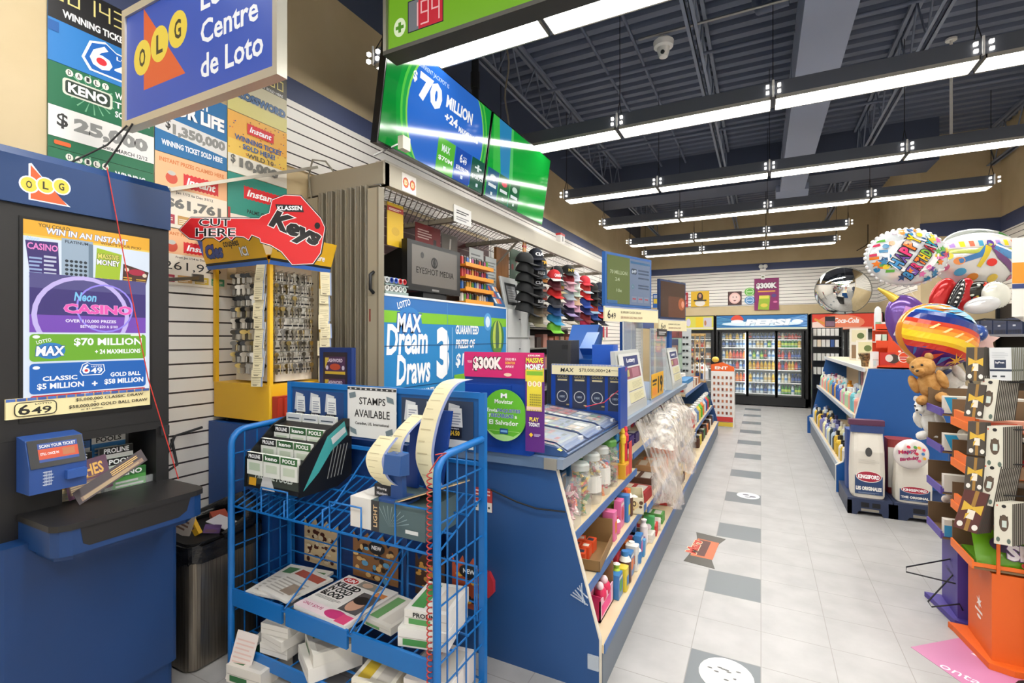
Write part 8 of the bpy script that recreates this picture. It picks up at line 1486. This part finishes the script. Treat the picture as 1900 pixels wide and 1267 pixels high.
def stack(k, x, z, n, lab, lean):
    for i in range(n):
        o = bpy.data.objects.new('gift_bag', gm[k]); COL.objects.link(o); o.location = (x + .0085 * i, 2.93 - .018 + .0072 * i, z); o.rotation_euler = (0, lean, -.1 + .02 * i)
        tag(o, '%s gift bag in %s' % (NMB[k], lab), 'gift bag', lab)
stack(0, .862, 1.475, 5, 'the top left stack of gift bags', .02); stack(2, .945, 1.475, 9, 'the top right stack of gift bags', -.02)
stack(0, .868, 1.31, 2, 'the left stack of the second gift bag row', .1); stack(1, .912, 1.335, 12, 'the right stack of the second gift bag row', .10)
stack(0, .868, 1.14, 3, 'the left stack of the third gift bag row', .03); stack(1, .925, 1.125, 11, 'the right stack of the third gift bag row', .0)
stack(0, .862, .98, 4, 'the left stack of the fourth gift bag row', .06); stack(1, .918, .955, 12, 'the right stack of the fourth gift bag row', .14)
stack(3, .868, .83, 8, 'the lowest left stack of gift bags', .22); stack(1, .955, .79, 9, 'the lowest right stack of gift bags', .0)
for i, (z, h, c, lab) in enumerate([(1.30, .20, '#2a5aa0', 'blue gift bag at the right frame edge, uppermost'), (1.10, .18, '#7ab0c8', 'pale blue gift bag at the right frame edge'), (.90, .2, '#c83028', 'red gift bag at the right frame edge'), (.66, .22, '#c84a6a', 'pink patterned gift bag at the right frame edge, lowest')]):
    b = B(); b.box(1.085, 1.16, 2.93, 2.95, z, z + h, C(c, .5)); b.bar((1.09, 2.94, z + h), (1.075, 2.975, z + h), .003, BLACK, 5); p = Pan(b, (1.085, 2.93, z), (1, 0, 0), (0, 0, 1), .001); r_ = random.Random(i)
    for j in range(8): p.ell(r_.uniform(.01, .065), r_.uniform(.02, h - .02), .009, .009, ['#e8e0d0', '#e0b040'][j % 2], 8)
    solo('gift_bag', b, lab, 'gift bag')
b = B(); b.box(1.08, 1.20, 3.2, 3.205, 1.62, 2.0, C('#dcd8d0', .5)); p = Pan(b, (1.08, 3.2, 1.62), (1, 0, 0), (0, 0, 1), .001); p.rect(0, .16, .12, .10, '#e08a1f'); p.rect(0, .135, .12, .022, '#2a3a70'); b.bar((1.14, 3.21, 1.2), (1.14, 3.21, 1.62), .006, BLACK, 5); solo('card_sign', b, 'white sign with orange and navy bands at the right edge', 'sign')
# navy crates on the right wall shelves
t = thing('wall_shelving', 'dark shelving of navy crates along the right wall', 'shelves', (2.95, 8.2, 0))
for z in (.6, 1.17, 1.56): part('shelf', B().box(2.74, 3.155, 6.6, 9.72, z - .03, z, C('#8a8c94', .4, .3)), t)
part('back', B().box(3.14, 3.158, 6.6, 9.72, 0, 2.0, C('#2a2422', .6)), t)
for y in (6.6, 9.70): part('upright', B().box(3.10, 3.14, y, y + .03, 0, 2.0, BLACK), t)
for j, z in enumerate((1.17, 1.56)):
    for i in range(7):
        y = 6.68 + .43 * i; b = B(); b.box(2.78, 3.10, y, y + .39, z + .001, z + .20, C('#2f3a58', .5)); p = Pan(b, (2.78, y + .39, z), (0, -1, 0), (0, 0, 1), .002)
        for q in range(8): p.rect(.03 + .044 * q, .01, .016, .05, '#12161f')
        p.rect(.15, .10, .08, .02, '#c8ccd4'); p.rect(0, .14, .39, .004, '#1a2030')
        solo('storage_crate', b, 'navy plastic crate on the %s wall shelf, %s from the near end' % (['lower', 'upper'][j], ORD[i]), 'crate')
# floor stickers
def sticker(lab, pts, c, draw, O=(0, 0), a=0):
    b = B(); b.prism(pts, 'z', .0005, .0015, C(c, .4)); u = (math.cos(a), math.sin(a), 0); w = (-math.sin(a), math.cos(a), 0); p = Pan(b, (O[0], O[1], .0015), u, w, .0003); draw(p); solo('floor_sticker', b, lab, 'floor sticker')
def cookie(p):
    r_ = random.Random(6)
    for i in range(9): p.ell(r_.uniform(-.07, .08), r_.uniform(-.07, .07), .012, .006, '#5a5a58', 7)
    p.ell(.07, -.03, .03, .05, '#c8c8e0')
cir = lambda x, y, a, b_: [(x + a * math.cos(2 * math.pi * i / 24), y + b_ * math.sin(2 * math.pi * i / 24)) for i in range(24)]
sticker('white speckled round floor sticker on the nearest grey tile', cir(-.14, 2.40, .115, .125), '#e4e2d8', cookie, (-.14, 2.40))
sticker('small white round floor sticker with grey marks farther down the aisle', cir(-.11, 5.22, .10, .10), '#dcdcdc', lambda p: (p.ell(-.02, .02, .03, .02, '#6a6a74'), p.ell(.04, -.02, .03, .02, '#5a5a68'), p.ell(0, -.05, .03, .015, '#8a8a90')), (-.11, 5.22))
sticker('Mars bar floor sticker beside the grey tile strip', [(-.47, 3.50), (-.27, 3.47), (-.30, 3.60), (-.275, 3.90), (-.235, 4.02), (-.45, 4.06), (-.43, 3.93), (-.45, 3.62)], '#4a453c', lambda p: (p.poly([(0, .0), (.145, -.01), (.165, .31), (.015, .33)], '#c86a3c'), p.poly([(.01, .03), (.09, .02), (.11, .30), (.03, .31)], '#5a2a20'), p.txt('Mars', .035, .03, .26, .075, '#c83a24', .04, .15, '#f0d8b0', .05, 1.5) ), (-.44, 3.61))
sticker('pink ontariotravel floor sticker under the orange stand', [(.655, 3.03), (.96, 3.29), (1.3, 3.1), (1.3, 2.55), (.98, 2.55), (.83, 2.75)], '#c07aa0', lambda p: (p.txt('ontariotravel', .03, -.07, .42, .05, '#f0e4ec', .0, 0, None, 0, -.62), p.poly([(.2, .12), (.22, .13), (.33, -.0), (.31, -.01)], '#f0e4ec'), p.poly([(.33, .0), (.37, .08), (.385, .07), (.34, -.02)], '#f0e4ec')), (.70, 2.98))
